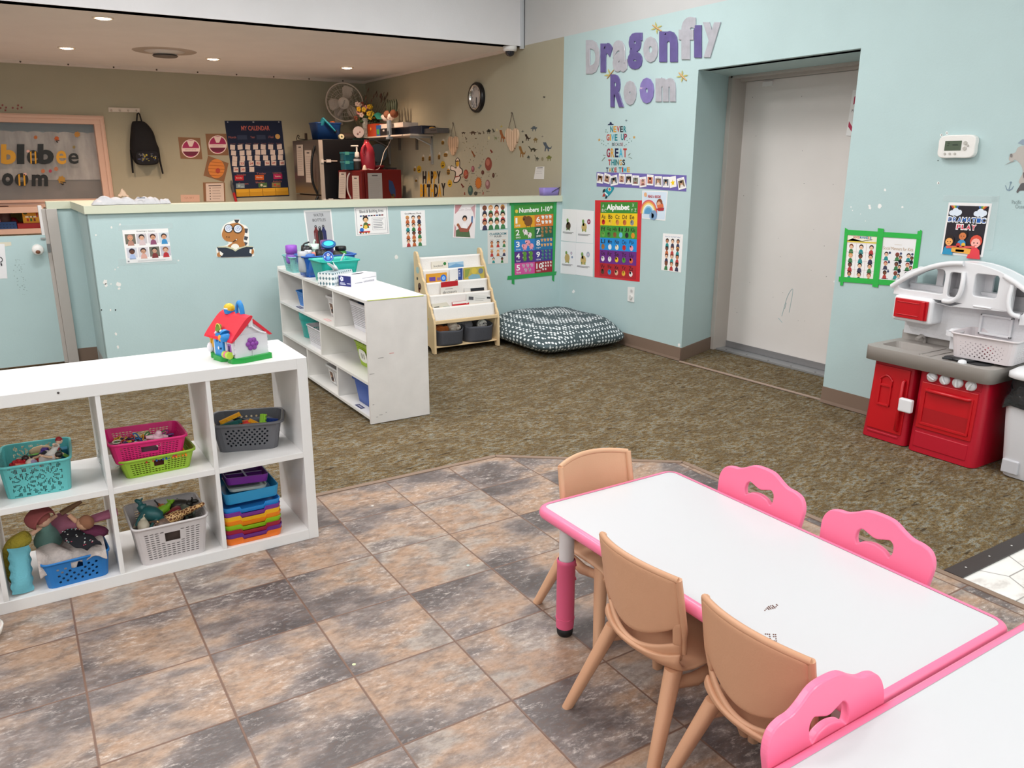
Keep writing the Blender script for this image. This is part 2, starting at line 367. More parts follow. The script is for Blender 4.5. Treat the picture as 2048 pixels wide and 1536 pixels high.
# baseboards
b = B(BROWN)
for y0, y1 in ((4.434, 6.09), (-3, 3.12)):
    b.prism([(WR, 0), (WR, .105), (WR-.006, .105), (WR-.010, .02), (WR-.016, 0)], y0, y1, lambda p: V((p.x, p.z, p.y)))
b.prism([(4.39, 4.433), (5.0, 4.653), (5.0, 4.645), (4.385, 4.423)], 0, .105)
b.done('baseboard_right', kind='structure')
# door with its frame at the back of the recess
d1 = thing('door_1', None, None, (5.03, 4.1, 0)); d1['kind'] = 'structure'
b = B(FRAME); b.b2((4.90, 4.575, 0), (5.10, 4.665, 2.24)); b.b2((4.985, 4.622, 0), (5.06, 4.69, 2.2)); b.b2((4.90, 3.30, 2.148), (5.10, 4.6, 2.24)); b.b2((4.985, 3.3, 2.13), (5.06, 4.66, 2.2)); b.b2((4.9, 3.30, 0), (5.10, 3.40, 2.24))
b.done('door_frame', d1, bevel=.003, world=True)
b = B(DOORC); b.b2((5.055, 3.42, .055), (5.095, 4.622, 2.128)); b.use('#8f8a87')
random.seed(4)
for i in range(22): y, z = random.uniform(3.65, 4.6), random.uniform(.15, 2.1); b.box((5.0548, y, z), (.0004, random.uniform(.003, .007), random.uniform(.003, .006)))
b.use('#9db9bd')
for P in ([(4.03, .36), (3.995, .52), (3.95, .58), (3.965, .40)], [(4.0, .47), (4.01, .42)], [(4.06, .34), (4.02, .31)]): b.tube([(5.0547, y, z) for y, z in spl(P, 5, False)], .0022, 4)
b.done('door_leaf', d1, world=True)
b = B(M('#8c8a8b', .4, metal=.3)); b.b2((5.046, 3.42, .016), (5.056, 4.61, .065)); b.done('door_sweep', d1, world=True)
b = B(M('#a9aaac', .4, metal=.5)); b.b2((4.93, 3.40, 0), (5.10, 4.60, .014)); b.use('#55504c'); [b.cyl((4.955, 3.6+i*.22, .014), .008, .001, 8) for i in range(5)]; b.done('threshold', d1, world=True)
b = B(WHITE); b.b2((5.035, 4.31, 2.08), (5.056, 4.40, 2.115)); b.done('door_sensor', d1, world=True, bevel=.003, label='small white sensor box')
# ---- partition (half wall), its return, the short wall by the gate and the cap
CT = 1.228
b = B(BLUE); b.b2((.472, YH, 0), (WR, YH+.12, 1.175)); b.b2((.472, YH+.1, 0), (.592, 6.96, 1.175)); b.b2((.335, 6.93, 0), (.50, 7.02, 1.175)); b.b2((-3.2, 6.93, 0), (-.80, 7.02, 1.175))
random.seed(11); b.use(M('#e7e6e2', .7))
for q in ((210, 564, 5), (212, 571, 4), (237, 569, 5), (238, 577, 3), (222, 568, 1.5), (223, 455, 2.5), (240, 449, 2), (192, 470, 2), (230, 539, 1.5), (236, 535, 1.2), (793, 514, 4), (221, 620, 2), (232, 668, 3), (236, 694, 3), (357, 521, 2)): chip('y', *q)
b.use('#1c1c1c'); [chip('y', *q) for q in ((231, 620, 1.6), (203, 620, 1.4))]
b.done('wall_partition', kind='structure')
b = B(CAPC)
def cap(pts): b.prism(pts, 1.175, CT)
cap([(.452, YH-.02), (WR, YH-.02), (WR, YH+.15), (.60, YH+.15), (.60, 7.05), (.27, 7.05), (.27, 6.91), (.43, 6.91)])
b.done('trim_4', kind='structure', bevel=.003)
b = B(M('#a9a8a6', .5)); b.b2((.478, 6.85, 0), (.471, YH, .1)); b.use(BROWN).b2((.33, 6.922, 0), (.475, 6.93, .1)); b.b2((.472, YH-.008, 0), (4.385, YH, .10)); b.done('baseboard_partition', kind='structure')
# ---- rear room: back wall with its window, ceiling, bulkhead
b = B(SAGE); b.b2((-3.2, YB, 0), (-1.25, YB+.12, 2.62)); b.b2((1.04, YB, 0), (WR+.12, YB+.12, 2.62)); b.b2((-1.25, YB, 0), (1.04, YB+.12, 1.095)); b.b2((-1.25, YB, 1.955), (1.04, YB+.12, 2.62))
b.done('wall_back', kind='structure')
b = B(SOFF); b.prism([(-3.2, 7.04), (WR, 6.775), (WR, YB+.1), (-3.2, YB+.1)], 2.586, 2.62); b.done('ceiling_rear', kind='structure')
b = B(WHT); b.prism([(-3.2, 7.03), (WR, 6.765), (WR, 6.90), (-3.2, 7.16)], 2.586, HI); b.done('wall_bulkhead', kind='structure')
b = B(M('#d5d9dd', .35, metal=.4)); b.b2((WR-.035, 6.74, 2.56), (WR-.005, 6.77, HI)); b.use('#5b5b5e'); b.b2((WR-.006, 6.735, 2.57), (WR, 6.75, HI)); b.done('trim_5', kind='structure')
b = B(M('#ddd0c6', .5)); b.b2((-3.2, YB-.03, 2.555), (WR, YB, 2.586)); b.b2((WR-.025, 6.95, 2.56), (WR, YB, 2.586)); b.use('#54483f')
for i in range(12): b.cyl((-1+i*.46, YB-.0301, 2.572), .010, .002, 8, axis=(0, -1, 0))
b.done('trim_6', kind='structure')
B(M('#e6e6e6', .8)).b2((-3.2, -3, HI), (WR+.12, 7.16, HI+.1)).done('ceiling', kind='structure')
B(WHT).b2((-3.32, -3, 0), (-3.2, YB+.12, HI)).done('wall_left', kind='structure')
B(BLUE).b2((-3.32, -3.12, 0), (WR+.12, -3, HI)).done('wall_front', kind='structure')
B(wall_paint('#93a0a8')).b2((-1.6, YB+.5, .6), (1.5, YB+.54, 2.5)).done('wall_beyond', kind='structure')
# window_1 in the back wall
PINK = M('#d8b4a2', .5)
w1 = thing('window_1', None, None, (-.1, YB, 1.1)); w1['kind'] = 'structure'
b = B(PINK)
for x0, x1, z0, z1, y in ((1.02, 1.13, 1.02, 2.034, .030), (-1.36, -1.24, 1.02, 2.034, .031), (-1.355, 1.128, 1.94, 2.035, .033), (-1.36, 1.131, 1.019, 1.105, .05)): b.b2((x0, YB-y, z0), (x1, YB+.1, z1)); 
for x0, x1, z0, z1, y in ((1.085, 1.118, 1.04, 2.02, .042), (-1.2, 1.117, 1.99, 2.022, .044), (-1.3, 1.2, 1.075, 1.106, .07)): b.b2((x0, YB-y, z0), (x1, YB, z1))
b.done('window_frame', w1, world=True, bevel=.004)
B(M('#dfe6ea', .04, spec=.6, alpha=.10)).b2((-1.25, YB+.03, 1.1), (1.03, YB+.036, 1.95)).done('window_pane', w1, world=True)
g = NG('crumpled_window_paper', .7); n1 = g.noise(g.map((9, 1, 2.5)), 1, 6, .6)
PAPER = g.color(g.ramp(n1, [(.3, '#8b8787'), (.5, '#a9a5a4'), (.7, '#c2bdbb')]))
b = B(PAPER); top = []
x = -1.15
while x < 1.0: top += [(x+.075*(1-cos(t*pi/5))/1, 1.835+.02*sin(t*pi/5)) for t in range(5)]; x += .15
b.prism([(-1.2, 1.32)]+top+[(1.02, 1.32)][::1], 0, .003, lambda p: V((p.x, YB+.10-p.z, p.y)))
tag(b.done('window_paper', label='white scalloped paper hanging behind the lettered window', cat='paper'))
b = B(M('#6f6661', .7, var=.25, vscale=5)); b.b2((-1.2, YB+.12, 1.05), (1.02, YB+.14, 1.33)); tag(b.done('window_screen', label='dark grey brown board behind the lower part of the lettered window', cat='board'))
# the half-height gate on the left and its jamb
d2 = thing('door_2', None, None, (-.25, 6.95, 0)); d2['kind'] = 'structure'
b = B(BLUE); b.b2((-.78, 6.93, .01), (.245, 6.97, .985)); b.use(M('#8fa3a3', .7))
random.seed(6)
for i in range(40): x, z = .03+random.gauss(0, .018), random.uniform(.55, .83); b.box((x, 6.9297, z), (random.uniform(.002, .006), .0004, random.uniform(.003, .01)))
b.done('gate_leaf', d2, world=True, bevel=.002)
b = B(M('#efece8', .35)); b.lathe([(.036, 0), (.036, .01), (.014, .02), (.014, .035), (.036, .05), (.04, .07), (.03, .085), (0, .088)], PY(75, 498, 6.93), 20, axis=(0, -1, 0)); kb = b.done('door_knob', d2, world=True, label='white knob worn brown')
b = B(M('#7a4b33', .6)); q = PY(76, 504, 6.84); b.ball(q, (.017, .006, .014), 9); b.done('worn_patch', kb, world=False) if False else b.done('worn_patch', d2, world=True)
b = B(M('#b9b2ac', .45)); b.b2((.262, 6.90, 0), (.335, 7.0, 1.176)); b.b2((.235, 6.925, 0), (.262, 7.0, 1.176)); b.use('#e4e0de').b2((.215, 6.935, .98), (.24, 7.0, 1.20)); b.done('door_jamb', d2, world=True, bevel=.003)
s_ = Sheet([PY(*p, 6.93) for p in ((-30, 487), (9, 488), (15, 557), (-26, 558))], NYH, '#e9e8ea'); s_.use('#3a3a40'); s_.tube([s_.P(.72+.10*cos(a), .45+.07*sin(a), .001) for a in [2*pi*k/12 for k in range(12)]], .003, 4, closed=True); s_.tube([s_.P(.74, .55, .001), s_.P(.76, .62, .001)], .006, 4)
tag(s_.done('drawing_sheet'), 'white sheet with a drawn loop on the blue gate at the left edge', 'paper')
s_ = Sheet([PY(*p, 6.93) for p in ((-10, 485), (22, 484), (23, 491), (-10, 496))], NYH, '#d9d2bd', .001); tag(s_.done('masking_tape'), 'strip of pale masking tape above the sheet on the gate', 'tape')
b = B(M('#8a8a8a', .35, metal=.8)); b.b2((.236, 6.918, .86), (.256, 6.93, .92)); b.use('#9a9a98').box(PY(86, 477, 6.925), (.03, .012, .012)); b.done('latch_plate', d2, world=True)
# ceiling fixtures
for i, (x, y) in enumerate(TROFFERS):
    t = thing('ceiling_light', 'unseen white ceiling light panel on the tall ceiling over the classroom', 'ceiling light', (x, y, HI-.055), group='ceiling light panels over the classroom')
    B(WHITE).b2((-.6, -.3, 0), (.6, .3, .055)).done('housing', t); B(M('#ffffff', .4, emit=2.0)).b2((-.57, -.27, -.004), (.57, .27, 0)).done('diffuser', t)
for i, (x, y) in enumerate(DOWN):
    pos = ['nearest of the rear ceiling, by the white bulkhead', 'at the far left of the rear ceiling', 'right of the round air vent', 'above the wall fan in the far right corner'][i]
    t = thing('downlight', 'glowing warm recessed downlight '+pos, 'downlight', (x, y, 2.576), group=None)
    B(M('#f3e3d2', .4)).lathe([(.078, .010), (.078, .005), (.060, .0), (.058, .009)], n=24, cap=False).done('trim_ring', t)
    B(M('#ffdcae', .4, emit=40)).lathe([(0, -.006), (.035, -.004), (.058, .004)], n=24, cap=False).done('lens', t)
t = thing('air_vent', 'round white ceiling air vent of the rear room', 'vent', (1.58, 9.0, 2.53))
B(M('#b5a79c', .5)).lathe([(.30, .056), (.29, .05), (.20, .048), (.17, .056)], n=32, cap=False).done('outer_ring', t); B(M('#d9d0c9', .5)).lathe([(.11, .02), (.12, .03), (.19, .05), (.19, .056)], n=32, cap=False).done('cone', t); B(M('#6c625c', .5)).lathe([(0, 0), (.11, 0), (.12, .012), (0, .02)], n=28).done('disc', t)
t = thing('security_camera', 'white dome camera under the bulkhead corner', 'camera', (4.29, 6.84, 2.495))
B(WHITE).lathe([(.04, .045), (.062, .05), (.068, .07), (.068, .091)], n=24).done('base', t); B(M('#20222c', .08, spec=.7)).lathe([(0, 0), (.025, .006), (.04, .022), (.046, .047)], n=20, cap=False).done('dome', t)
# ================================================================== large furniture
# ---- low open cube shelf in front (x -0.56 .. 0.92)
KY0, KY1 = 2.967, 3.352
t = thing('cube_shelf', 'low white open cube shelf in front of the tiled floor edge', 'shelf', (.18, 3.16, 0)); KAL = t
for n, a, c in (('top_panel', (-.56, KY0, .728), (.882, KY1, .772)), ('bottom_panel', (-.52, KY0, 0.0), (.882, KY1, .044)), ('side_panel', (.882, KY0, 0), (.922, KY1, .772)), ('side_panel', (-.56, KY0, 0), (-.52, KY1, .728))):
    B(WHITE).b2(a, c).done(n, t, world=True, bevel=.0015)
for x in (.547, .182, -.182): B(WHITE).b2((x-.008, KY0+.002, .044), (x+.008, KY1-.002, .728)).done('divider', t, world=True, bevel=.001)
for x0, x1 in ((.555, .882), (.19, .539), (-.174, .174), (-.52, -.19)): B(WHITE).b2((x0, KY0+.001, .360), (x1, KY1-.001, .382)).done('shelf_board', t, world=True, bevel=.001)
b = B(M('#4a4546', .6)); b.cyl((.068, KY0+.0005, .757), .004, .002, 10, axis=(0, -1, 0)); b.done('screw', t, world=True)
# ---- tall bookcase along y (open side faces -x)
BX0, BX1 = 1.682, 2.07
WORN = M('#e4dfdc', .5, bump=.05, bscale=30, var=.05, vscale=9); WHB = M('#e8e6e2', .45)
t = thing('bookcase', 'white three tier bookcase with scuffed end panel beside the bookrack', 'bookcase', (1.88, 5.1, 0)); BKC = t
b = B(WORN); b.b2((BX0-.002, 4.236, 0), (BX1, 4.254, .748)); b.use('#c9d65e').b2((BX0+.01, 4.234, .744), (BX1-.02, 4.2362, .7485)); b.use('#d98f8a').box((1.83, 4.2355, .42), (.03, .0006, .004)); b.use('#8f8a88')
for x, z, w_ in ((1.70, .31, .03), (1.76, .40, .035), (1.745, .05, .02), (1.72, .04, .012), (1.70, .12, .01), (1.78, .06, .008)): b.box((x, 4.2356, z), (w_, .0006, .003))
b.done('end_panel', t, world=True, bevel=.002, label='scuffed off white end panel')
B(WHB).b2((BX0, 5.966, 0), (BX1, 5.984, .762)).done('end_panel', t, world=True, bevel=.002)
B(WHB).b2((BX0, 4.254, .728), (BX1, 5.966, .746)).done('top_panel', t, world=True, bevel=.002)
B(WHB).b2((BX1-.008, 4.254, .02), (BX1, 5.966, .728)).done('back_panel', t, world=True)
for z in (.482, .236, .022): B(WHB).b2((BX0, 4.254, z), (BX1-.008, 5.966, z+.018)).done('shelf_board', t, world=True, bevel=.001)
for y, z0, z1 in ((5.395, .5, .728), (4.793, .5, .728), (5.083, .254, .482), (5.40, .04, .236), (4.793, .04, .236)): B(WHB).b2((BX0+.002, y-.009, z0), (BX1-.008, y+.009, z1)).done('divider', t, world=True, bevel=.001)
# ---- wooden sling bookrack
WOOD = M('#e3c79c', .5, var=.10, vscale=6); CLOTH = M('#e9e5e1', .85, bump=.15, bscale=120)
t = thing('sling_bookrack', 'pale wooden bookrack with white fabric slings by the partition', 'bookrack', (3.13, 5.83, 0)); RACK = t
RY = [(5.95, .752), (5.885, .657), (5.83, .556), (5.775, .460), (5.72, .364)]
prof = [(6.0, 0), (6.0, .795), (5.985, .81), (5.955, .806), (5.93, .775), (5.915, .72), (5.885, .685), (5.865, .635), (5.85, .60), (5.82, .575), (5.808, .53), (5.79, .49), (5.765, .475), (5.752, .43), (5.735, .39), (5.71, .375), (5.695, .33), (5.665, .29), (5.655, .25), (5.65, .0), (5.70, 0), (5.715, .035), (5.75, .05), (5.90, .05), (5.93, .035), (5.945, 0)]
for x in (2.822, 3.428):
    b = B(WOOD); b.prism(prof, x, x+.018, lambda p: V((p.z, p.x, p.y)))
    if x < 3:
        for y, z, r, c in ((5.93, .66, .028, '#a9c4c2'), (5.90, .53, .03, '#5b3a2c'), (5.91, .50, .02, '#8b5340'), (5.94, .59, .014, '#4a4a44'), (5.83, .33, .034, '#a9c4c2'), (5.80, .20, .036, '#a9c4c2'), (5.75, .28, .008, '#d8c060')):
            b.use(c).cyl((x-.0006, y, z), r, .0005, 14, axis=(1, 0, 0))
    b.done('side_panel', t, world=True, bevel=.003)
for i, (y, z) in enumerate(RY):
    b = B(WOOD); b.cyl((2.84, y, z), .009, .588, 10, axis=(1, 0, 0)); b.done('rail', t, world=True)
    nxt = RY[i+1] if i+1 < len(RY) else (5.675, .29)
    def sling(u, v, y=y, z=z, nxt=nxt):
        s_ = .004*sin(u*19+v*3); X = 2.846+.576*u
        if v < .12: a = v/.12*pi; return V((X, y-.0105*cos(a-pi/2)*1, z+.0105*sin(a)))
        q = (v-.12)/.88; yy = y-.010-(0.004+s_)*sin(pi*q)
        if i_ == 4: return V((X, y-.010+(-.02)*q, z-.105*q+s_*0))
        yf = nxt[0]+.028; yb = y-.008
        return V((X, yb+(yf-yb)*q**1.6, z-.088*q-.035*sin(pi*q*.5)+s_*q*.5))
    i_ = i
    B(CLOTH).grid(sling, 24, 12).done('sling', t, world=True, solid=.002)
b = B(WOOD); b.b2((2.84, 5.655, .245), (3.428, 5.672, .275)); b.done('front_bar', t, world=True, bevel=.004)
b = B(WOOD); b.b2((2.84, 5.67, .045), (3.428, 5.98, .055)); b.done('bottom_board', t, world=True, bevel=.002)
# ---- play kitchen against the right wall
RED = M('#b50e28', .38, spec=.5, bump=.03, bscale=70); RED2 = M('#c00c1a', .35, spec=.5); PLG = M('#a39d98', .42, bump=.04, bscale=80); PLW = M('#e6e6e9', .42, bump=.03, bscale=60)
t = thing('play_kitchen', 'red and white plastic play kitchen with grey counter', 'play kitchen', (4.2, 2.26, 0)); KIT = t
def taper(b, x0, x1, y0, y1, z0, z1, inx, iny, r=.03, n=8):
    """a rounded body whose front (x0) and ends bulge between floor and top"""
    R = []
    for i in range(n+1):
        q = i/n; k = sin(pi*.5*q); X0 = x0+inx*k; a = iny*k
        R.append([V((p[0], p[1], z0+(z1-z0)*q)) for p in rrect(x1-X0, (y1-y0)-2*a, r, 4, (x1+X0)/2, (y0+y1)/2)])
    b.rings(R)
b = B(RED); taper(b, 4.035, 4.34, 2.315, 2.585, 0, .47, .02, .012); b.done('cabinet_body', t, world=True)
b = B(RED); taper(b, 4.02, 4.34, 1.93, 2.295, 0, .47, .02, .0, .035); b.done('oven_body', t, world=True)
FT = lambda y, z, o=0: V((4.035+.02*sin(pi*.5*z/.47)-o, y, z))
FO = lambda y, z, o=0: V((4.02+.02*sin(pi*.5*z/.47)-o, y, z))
def plate(b, F, y0, y1, z0, z1, o0, o1):
    vs = [F(y, z, o) for o in (o0, o1) for y, z in ((y0, z0), (y1, z0), (y1, z1), (y0, z1))]
    b.add(vs, [(0, 1, 2, 3), (7, 6, 5, 4), (0, 4, 5, 1), (1, 5, 6, 2), (2, 6, 7, 3), (3, 7, 4, 0)], smooth=False)
b = B(RED2); plate(b, FT, 2.345, 2.555, .055, .425, -.01, .007); b.use(RED); plate(b, FT, 2.36, 2.55, .03, .045, -.01, .004); f = b.done('fridge_door', t, world=True, bevel=.004)
b = B(RED2)
for a in ((2.435, 2.51, .20, .21), (2.435, 2.51, .31, .322), (2.435, 2.445, .20, .345), (2.502, 2.512, .20, .345)): plate(b, FT, *a, .005, .017)
b.tube([FT(2.435+.077*(k/10), .345+.028*sin(pi*k/10), .011) for k in range(11)], .006, 6); b.use(M('#9b0c18', .5)); plate(b, FT, 2.445, 2.502, .21, .31, .0065, .0078)
b.done('water_dispenser', t, world=True, bevel=.002)
b = B(RED2); b.tube([FT(2.368, .08, .004), FT(2.368, .085, .024), FT(2.368, .36, .024), FT(2.368, .365, .004)], .010, 8); b.done('fridge_handle', t, world=True)
b = B(RED2); plate(b, FO, 1.968, 2.265, .135, .39, -.01, .007); b.done('oven_door', t, world=True, bevel=.004)
b = B(RED2)
for a in ((1.985, 2.245, .16, .172), (1.985, 1.995, .16, .355), (2.235, 2.245, .16, .355)): plate(b, FO, *a, .006, .013)
b.use(M('#a80d18', .5)); plate(b, FO, 1.995, 2.235, .172, .335, .0066, .0078); b.done('oven_window', t, world=True, bevel=.002)
b = B(RED2); b.tube([FO(2.00, .352, .004), FO(2.005, .352, .026), FO(2.225, .352, .026), FO(2.23, .352, .004)], .010, 8); b.done('oven_handle', t, world=True)
b = B(RED); plate(b, FO, 1.975, 2.262, .03, .115, -.01, .004); b.done('oven_drawer', t, world=True, bevel=.004)
b = B(M('#a50f24', .45)); plate(b, FO, 1.96, 2.25, .40, .448, -.01, .003); b.done('knob_panel', t, world=True, bevel=.003)
for i in range(4):
    y = 2.215-.068*i; p = FO(y, .424, .003); b = B(PLW); b.lathe([(.027, 0), (.026, .012), (.022, .018), (0, .019)], p, 18, axis=(-1, 0, 0))
    a = .5+i*.5; b.tube([p+V((-.019, .02*cos(a), .02*sin(a))), p+V((-.024, 0, 0)), p+V((-.019, -.02*cos(a), -.02*sin(a)))], .007, 6); b.done('knob', t, world=True)
b = B(PLW); p = V((4.0, 2.318, .245)); b.box(p, (.03, .075, .075)); b.done('door_latch', t, world=True, bevel=.008, seg=3, label='white plastic latch box')
# counter with sink basin
b = B(PLG); lo, hi = .455, .53
out = rrect(.375, .70, .05, 6, 4.18, 2.255); basin = rrect(.17, .22, .03, 4, 4.17, 2.455)
vs, fs = flat([out, basin]); b.add([(p[0], p[1], hi) for p in vs], fs, smooth=False)
n = len(out); b.add([(*p, lo) for p in out]+[(*p, hi) for p in out], [(i, (i+1) % n, n+(i+1) % n, n+i) for i in range(n)]+[tuple(range(n))[::-1]], smooth=True)
n = len(basin); b.add([(*p, hi) for p in basin]+[(4.17+(p[0]-4.17)*.85, 2.455+(p[1]-2.455)*.85, hi-.05) for p in basin], [(i, n+i, n+(i+1) % n, (i+1) % n) for i in range(n)]+[tuple(range(n, 2*n))], smooth=False)
for y in (2.30, 2.24): b.box((4.15, y, hi+.001), (.26, .006, .006))
b.box((4.03, 2.27, hi+.001), (.006, .06, .006)); b.b2((4.345, 1.92, hi-.01), (4.37, 2.60, hi+.05)); b.cyl((4.24, 2.455, hi-.05), .02, .004, 12)
b.done('counter', t, world=True, label='grey counter with sink basin')
b = B(M('#2b2b2d', .5))
for y in (2.14, 2.02): b.cyl((4.1, y, hi-.001), .06, .006, 24)
b.done('burner_plate', t, world=True)
b = B(PLG); b.tube([(4.33, 2.455, hi), (4.33, 2.455, hi+.03), (4.29, 2.455, hi+.045), (4.25, 2.455, hi+.03)], .011, 8); b.done('faucet', t, world=True)
# backsplash and hutch
g = NG('embossed_tile_plastic', .45); br = g.nt.nodes.new('ShaderNodeTexBrick'); br.inputs['Scale'].default_value = 1; br.inputs['Mortar Size'].default_value = .0016; br.inputs['Brick Width'].default_value = .026; br.inputs['Row Height'].default_value = .014
sx = g.nt.nodes.new('ShaderNodeSeparateXYZ'); g.l(g.tc.outputs['Object'], sx.inputs[0]); cb = g.nt.nodes.new('ShaderNodeCombineXYZ'); g.l(sx.outputs[1], cb.inputs[0]); g.l(sx.outputs[2], cb.inputs[1]); g.l(cb.outputs[0], br.inputs['Vector'])
g.bump(g.math('SUBTRACT', 1, br.outputs['Fac']), .5, .004); g.b.inputs['Base Color'].default_value = lin('#e4e4e7'); SPL = g.m
b = B(SPL); b.b2((4.31, 1.93, .57), (4.365, 2.575, .86)); b.done('backsplash', t, world=True, bevel=.004)
TX = lambda p: V((p.z, p.x, p.y))
arch = lambda y: 1.012-.34*(y-2.225)**2*3.1
o = [(2.61, .80), (2.61, .885)]+[(y, arch(y)) for y in [2.61-.05*i for i in range(15)]]+[(1.87, .74), (1.925, .735), (1.93, .79), (2.22, .80), (2.28, .775), (2.37, .785)]
h1 = spl([(2.585, .835), (2.575, .905), (2.50, .955), (2.41, .965), (2.335, .96), (2.33, .86), (2.34, .83), (2.45, .83)], 4)
h2 = rrect(.075, .14, .02, 4, 2.275, .89); h3 = rrect(.13, .125, .02, 4, 2.115, .905); h4 = rrect(.07, .15, .025, 4, 1.945, .85)
vs, fs = flat([o, h1, h2, h3, h4], .009, .004, 2)
b = B(PLW); b.add(vs, fs, lambda p: V((4.235-p.z, p.x, p.y)), smooth=False); b.done('hutch_front', t, world=True)
vs, fs = flat([o[:-4], rrect(.12, .10, .015, 3, 2.50, .90), rrect(.07, .10, .015, 3, 2.37, .905), rrect(.08, .10, .015, 3, 2.10, .90)], .006, .002, 1); b = B(PLW); b.add(vs, fs, lambda p: V((4.345-p.z, p.x, p.y)), smooth=False)
L = len(o); inner = [(4.24, 4.34)]
for loop, sm in ((o, False), (h1, True), (h3, True)):
    n = len(loop); b.add([(4.24, *p) for p in loop]+[(4.34, *p) for p in loop], [(i, (i+1) % n, n+(i+1) % n, n+i) for i in range(n)], smooth=sm)
b.done('hutch_shell', t, world=True)
b = B(PLW); b.tube(spl([(4.216, y, arch(y)-.004) for y in [2.625-.055*i for i in range(8)]], 3, False), .014, 8); b.tube([(4.216, y, arch(y)-.004) for y in (2.03, 1.97, 1.91, 1.86)], .014, 8); b.done('hutch_crown', t, world=True)
b = B(PLW); b.tube(spl([(4.22, 2.235, .96), (4.205, 2.225, .90), (4.205, 2.235, .84), (4.205, 2.27, .805), (4.215, 2.32, .80)], 4, False), .012, 8); b.tube(spl([(4.22, 1.985, .925), (4.205, 1.985, .85), (4.205, 1.965, .79), (4.215, 1.925, .775)], 4, False), .012, 8); b.tube([(4.222, 2.16, .795), (4.222, 2.07, .795)], .006, 6); b.done('hutch_handle', t, world=True)
b = B(PLW); b.b2((4.20, 2.365, .655), (4.34, 2.595, .80)); b.done('microwave', t, world=True, bevel=.02, seg=4)
b = B(RED2); b.b2((4.188, 2.385, .678), (4.205, 2.575, .785)); b.b2((4.184, 2.43, .695), (4.19, 2.562, .70)); b.b2((4.184, 2.43, .765), (4.19, 2.562, .77)); b.b2((4.176, 2.396, .68), (4.19, 2.416, .783)); b.done('microwave_door', t, world=True, bevel=.004)
b = B(PLW); b.cyl((4.25, 2.235, .62), .055, .022, 24); b.cyl((4.25, 2.235, .645), .045, .012, 24, .03); b.b2((4.25, 2.2, .54), (4.32, 2.27, .62)); b.done('jar_shelf', t, world=True, bevel=.004)
b = B(PLW)
for a in ((1.99, 2.155, .64, .652), (1.99, 2.155, .738, .75), (1.99, 2.002, .64, .75), (2.143, 2.155, .64, .75)): b.b2((4.295, a[0], a[2]), (4.312, a[1], a[3]))
b.done('picture_frame', t, world=True, bevel=.003)
# ---- tables and chairs
PINKP = M('#f47ba0', .38, spec=.5, coat=.1); PINKD = M('#ee5f8c', .4, spec=.5); PLEG = M('#dd5f85', .42); LEGW = M('#d9d5d6', .4); BLK = M('#161618', .5)
def table(name, label, x0, x1, y0, y1, z):
    t = thing(name, label, 'table', ((x0+x1)/2, (y0+y1)/2, 0)); w_, d = x1-x0, y1-y0
    b = B(LAM); b.prism(rrect(w_-.044, d-.044, .025, 6), z-.02, z); b.done('tabletop', t)
    b = B(PINKP); R = []
    for k in range(9):
        a = -pi/2+pi*k/8; e = .016*cos(a); R.append([V((*p, z-.017+.0185*sin(a))) for p in rrect(w_-.032+2*e, d-.032+2*e, .035+e, 6)])
    R = [[V((*p, z-.0355)) for p in rrect(w_-.09, d-.09, .02, 6)]]+R+[[V((*p, z+.0012)) for p in rrect(w_-.046, d-.046, .024, 6)]]
    b.rings(R, cap=False); b.done('edge_trim', t, label='glossy pink edge')
    b = B(LEGW)
    for sx in (-1, 1): b.box((sx*(w_/2-.06), 0, z-.05), (.02, d-.16, .03))
    for sy in (-1, 1): b.box((0, sy*(d/2-.06), z-.05), (w_-.16, .02, .03))
    b.done('apron', t, bevel=.003)
    for sx in (-1, 1):
        for sy in (-1, 1):
            c = (sx*(w_/2-.075), sy*(d/2-.085)); g_ = B(LEGW); g_.tube([(*c, .2), (*c, z-.035)], .0245, 20); leg = g_.done('leg', t)
            b = B(PLEG); b.lathe([(.029, .03), (.030, .045), (.030, .26), (.031, .262), (.031, .272), (.027, .276)], (*c, 0), 22, cap=False)
            for zz in (.20, .25): b.cyl((c[0]+.029, c[1]-.008, zz), .006, .004, 10, axis=(1, -.3, 0))
            b.tube([(c[0]+.0305*cos(k*pi/18), c[1]+.0305*sin(k*pi/18), .062+.004*abs(sin(k*pi/6))) for k in range(36)], .0012, 4, closed=True); b.done('leg_sleeve', leg, label='pink lower leg sleeve')
            B(BLK).lathe([(.0, 0), (.022, 0), (.026, .006), (.0285, .032), (0, .033)], (*c, 0), 20).done('foot_cap', leg)
    return t
T1 = table('activity_table', 'white topped table with pink edge, peach chairs on its left side', 1.302, 1.902, .753, 1.932, .45)
T2 = table('activity_table', 'nearest pink edged white table cut off at the lower right', .86, 2.10, .13, .728, .49)
random.seed(5)
for cx, cy, rows, sl, lb in ((1547, 1213, 4, -.5, 'farther'), (1541, 1268, 6, .25, 'nearer')):
    b = B(M('#6e4f46', .7))
    for r in range(rows):
        for k in range(6):
            p = PF(cx-10+k*4+r*(-2.4 if sl < 0 else .5), cy+r*(2.6 if sl < 0 else 4.2)+k*sl*(2 if sl < 0 else 1), .4503)
            if random.random() < .8: b.box(p, (.0045, .003, .0004), .5)
    tag(b.done('table_mark'), 'small brown dotted print mark on the white tabletop, the %s of two' % lb, 'mark')
PEACH = M('#cc9c7b', .48, spec=.4, bump=.05, bscale=220); PE2 = M('#d6a886', .48, spec=.4, bump=.05, bscale=220)
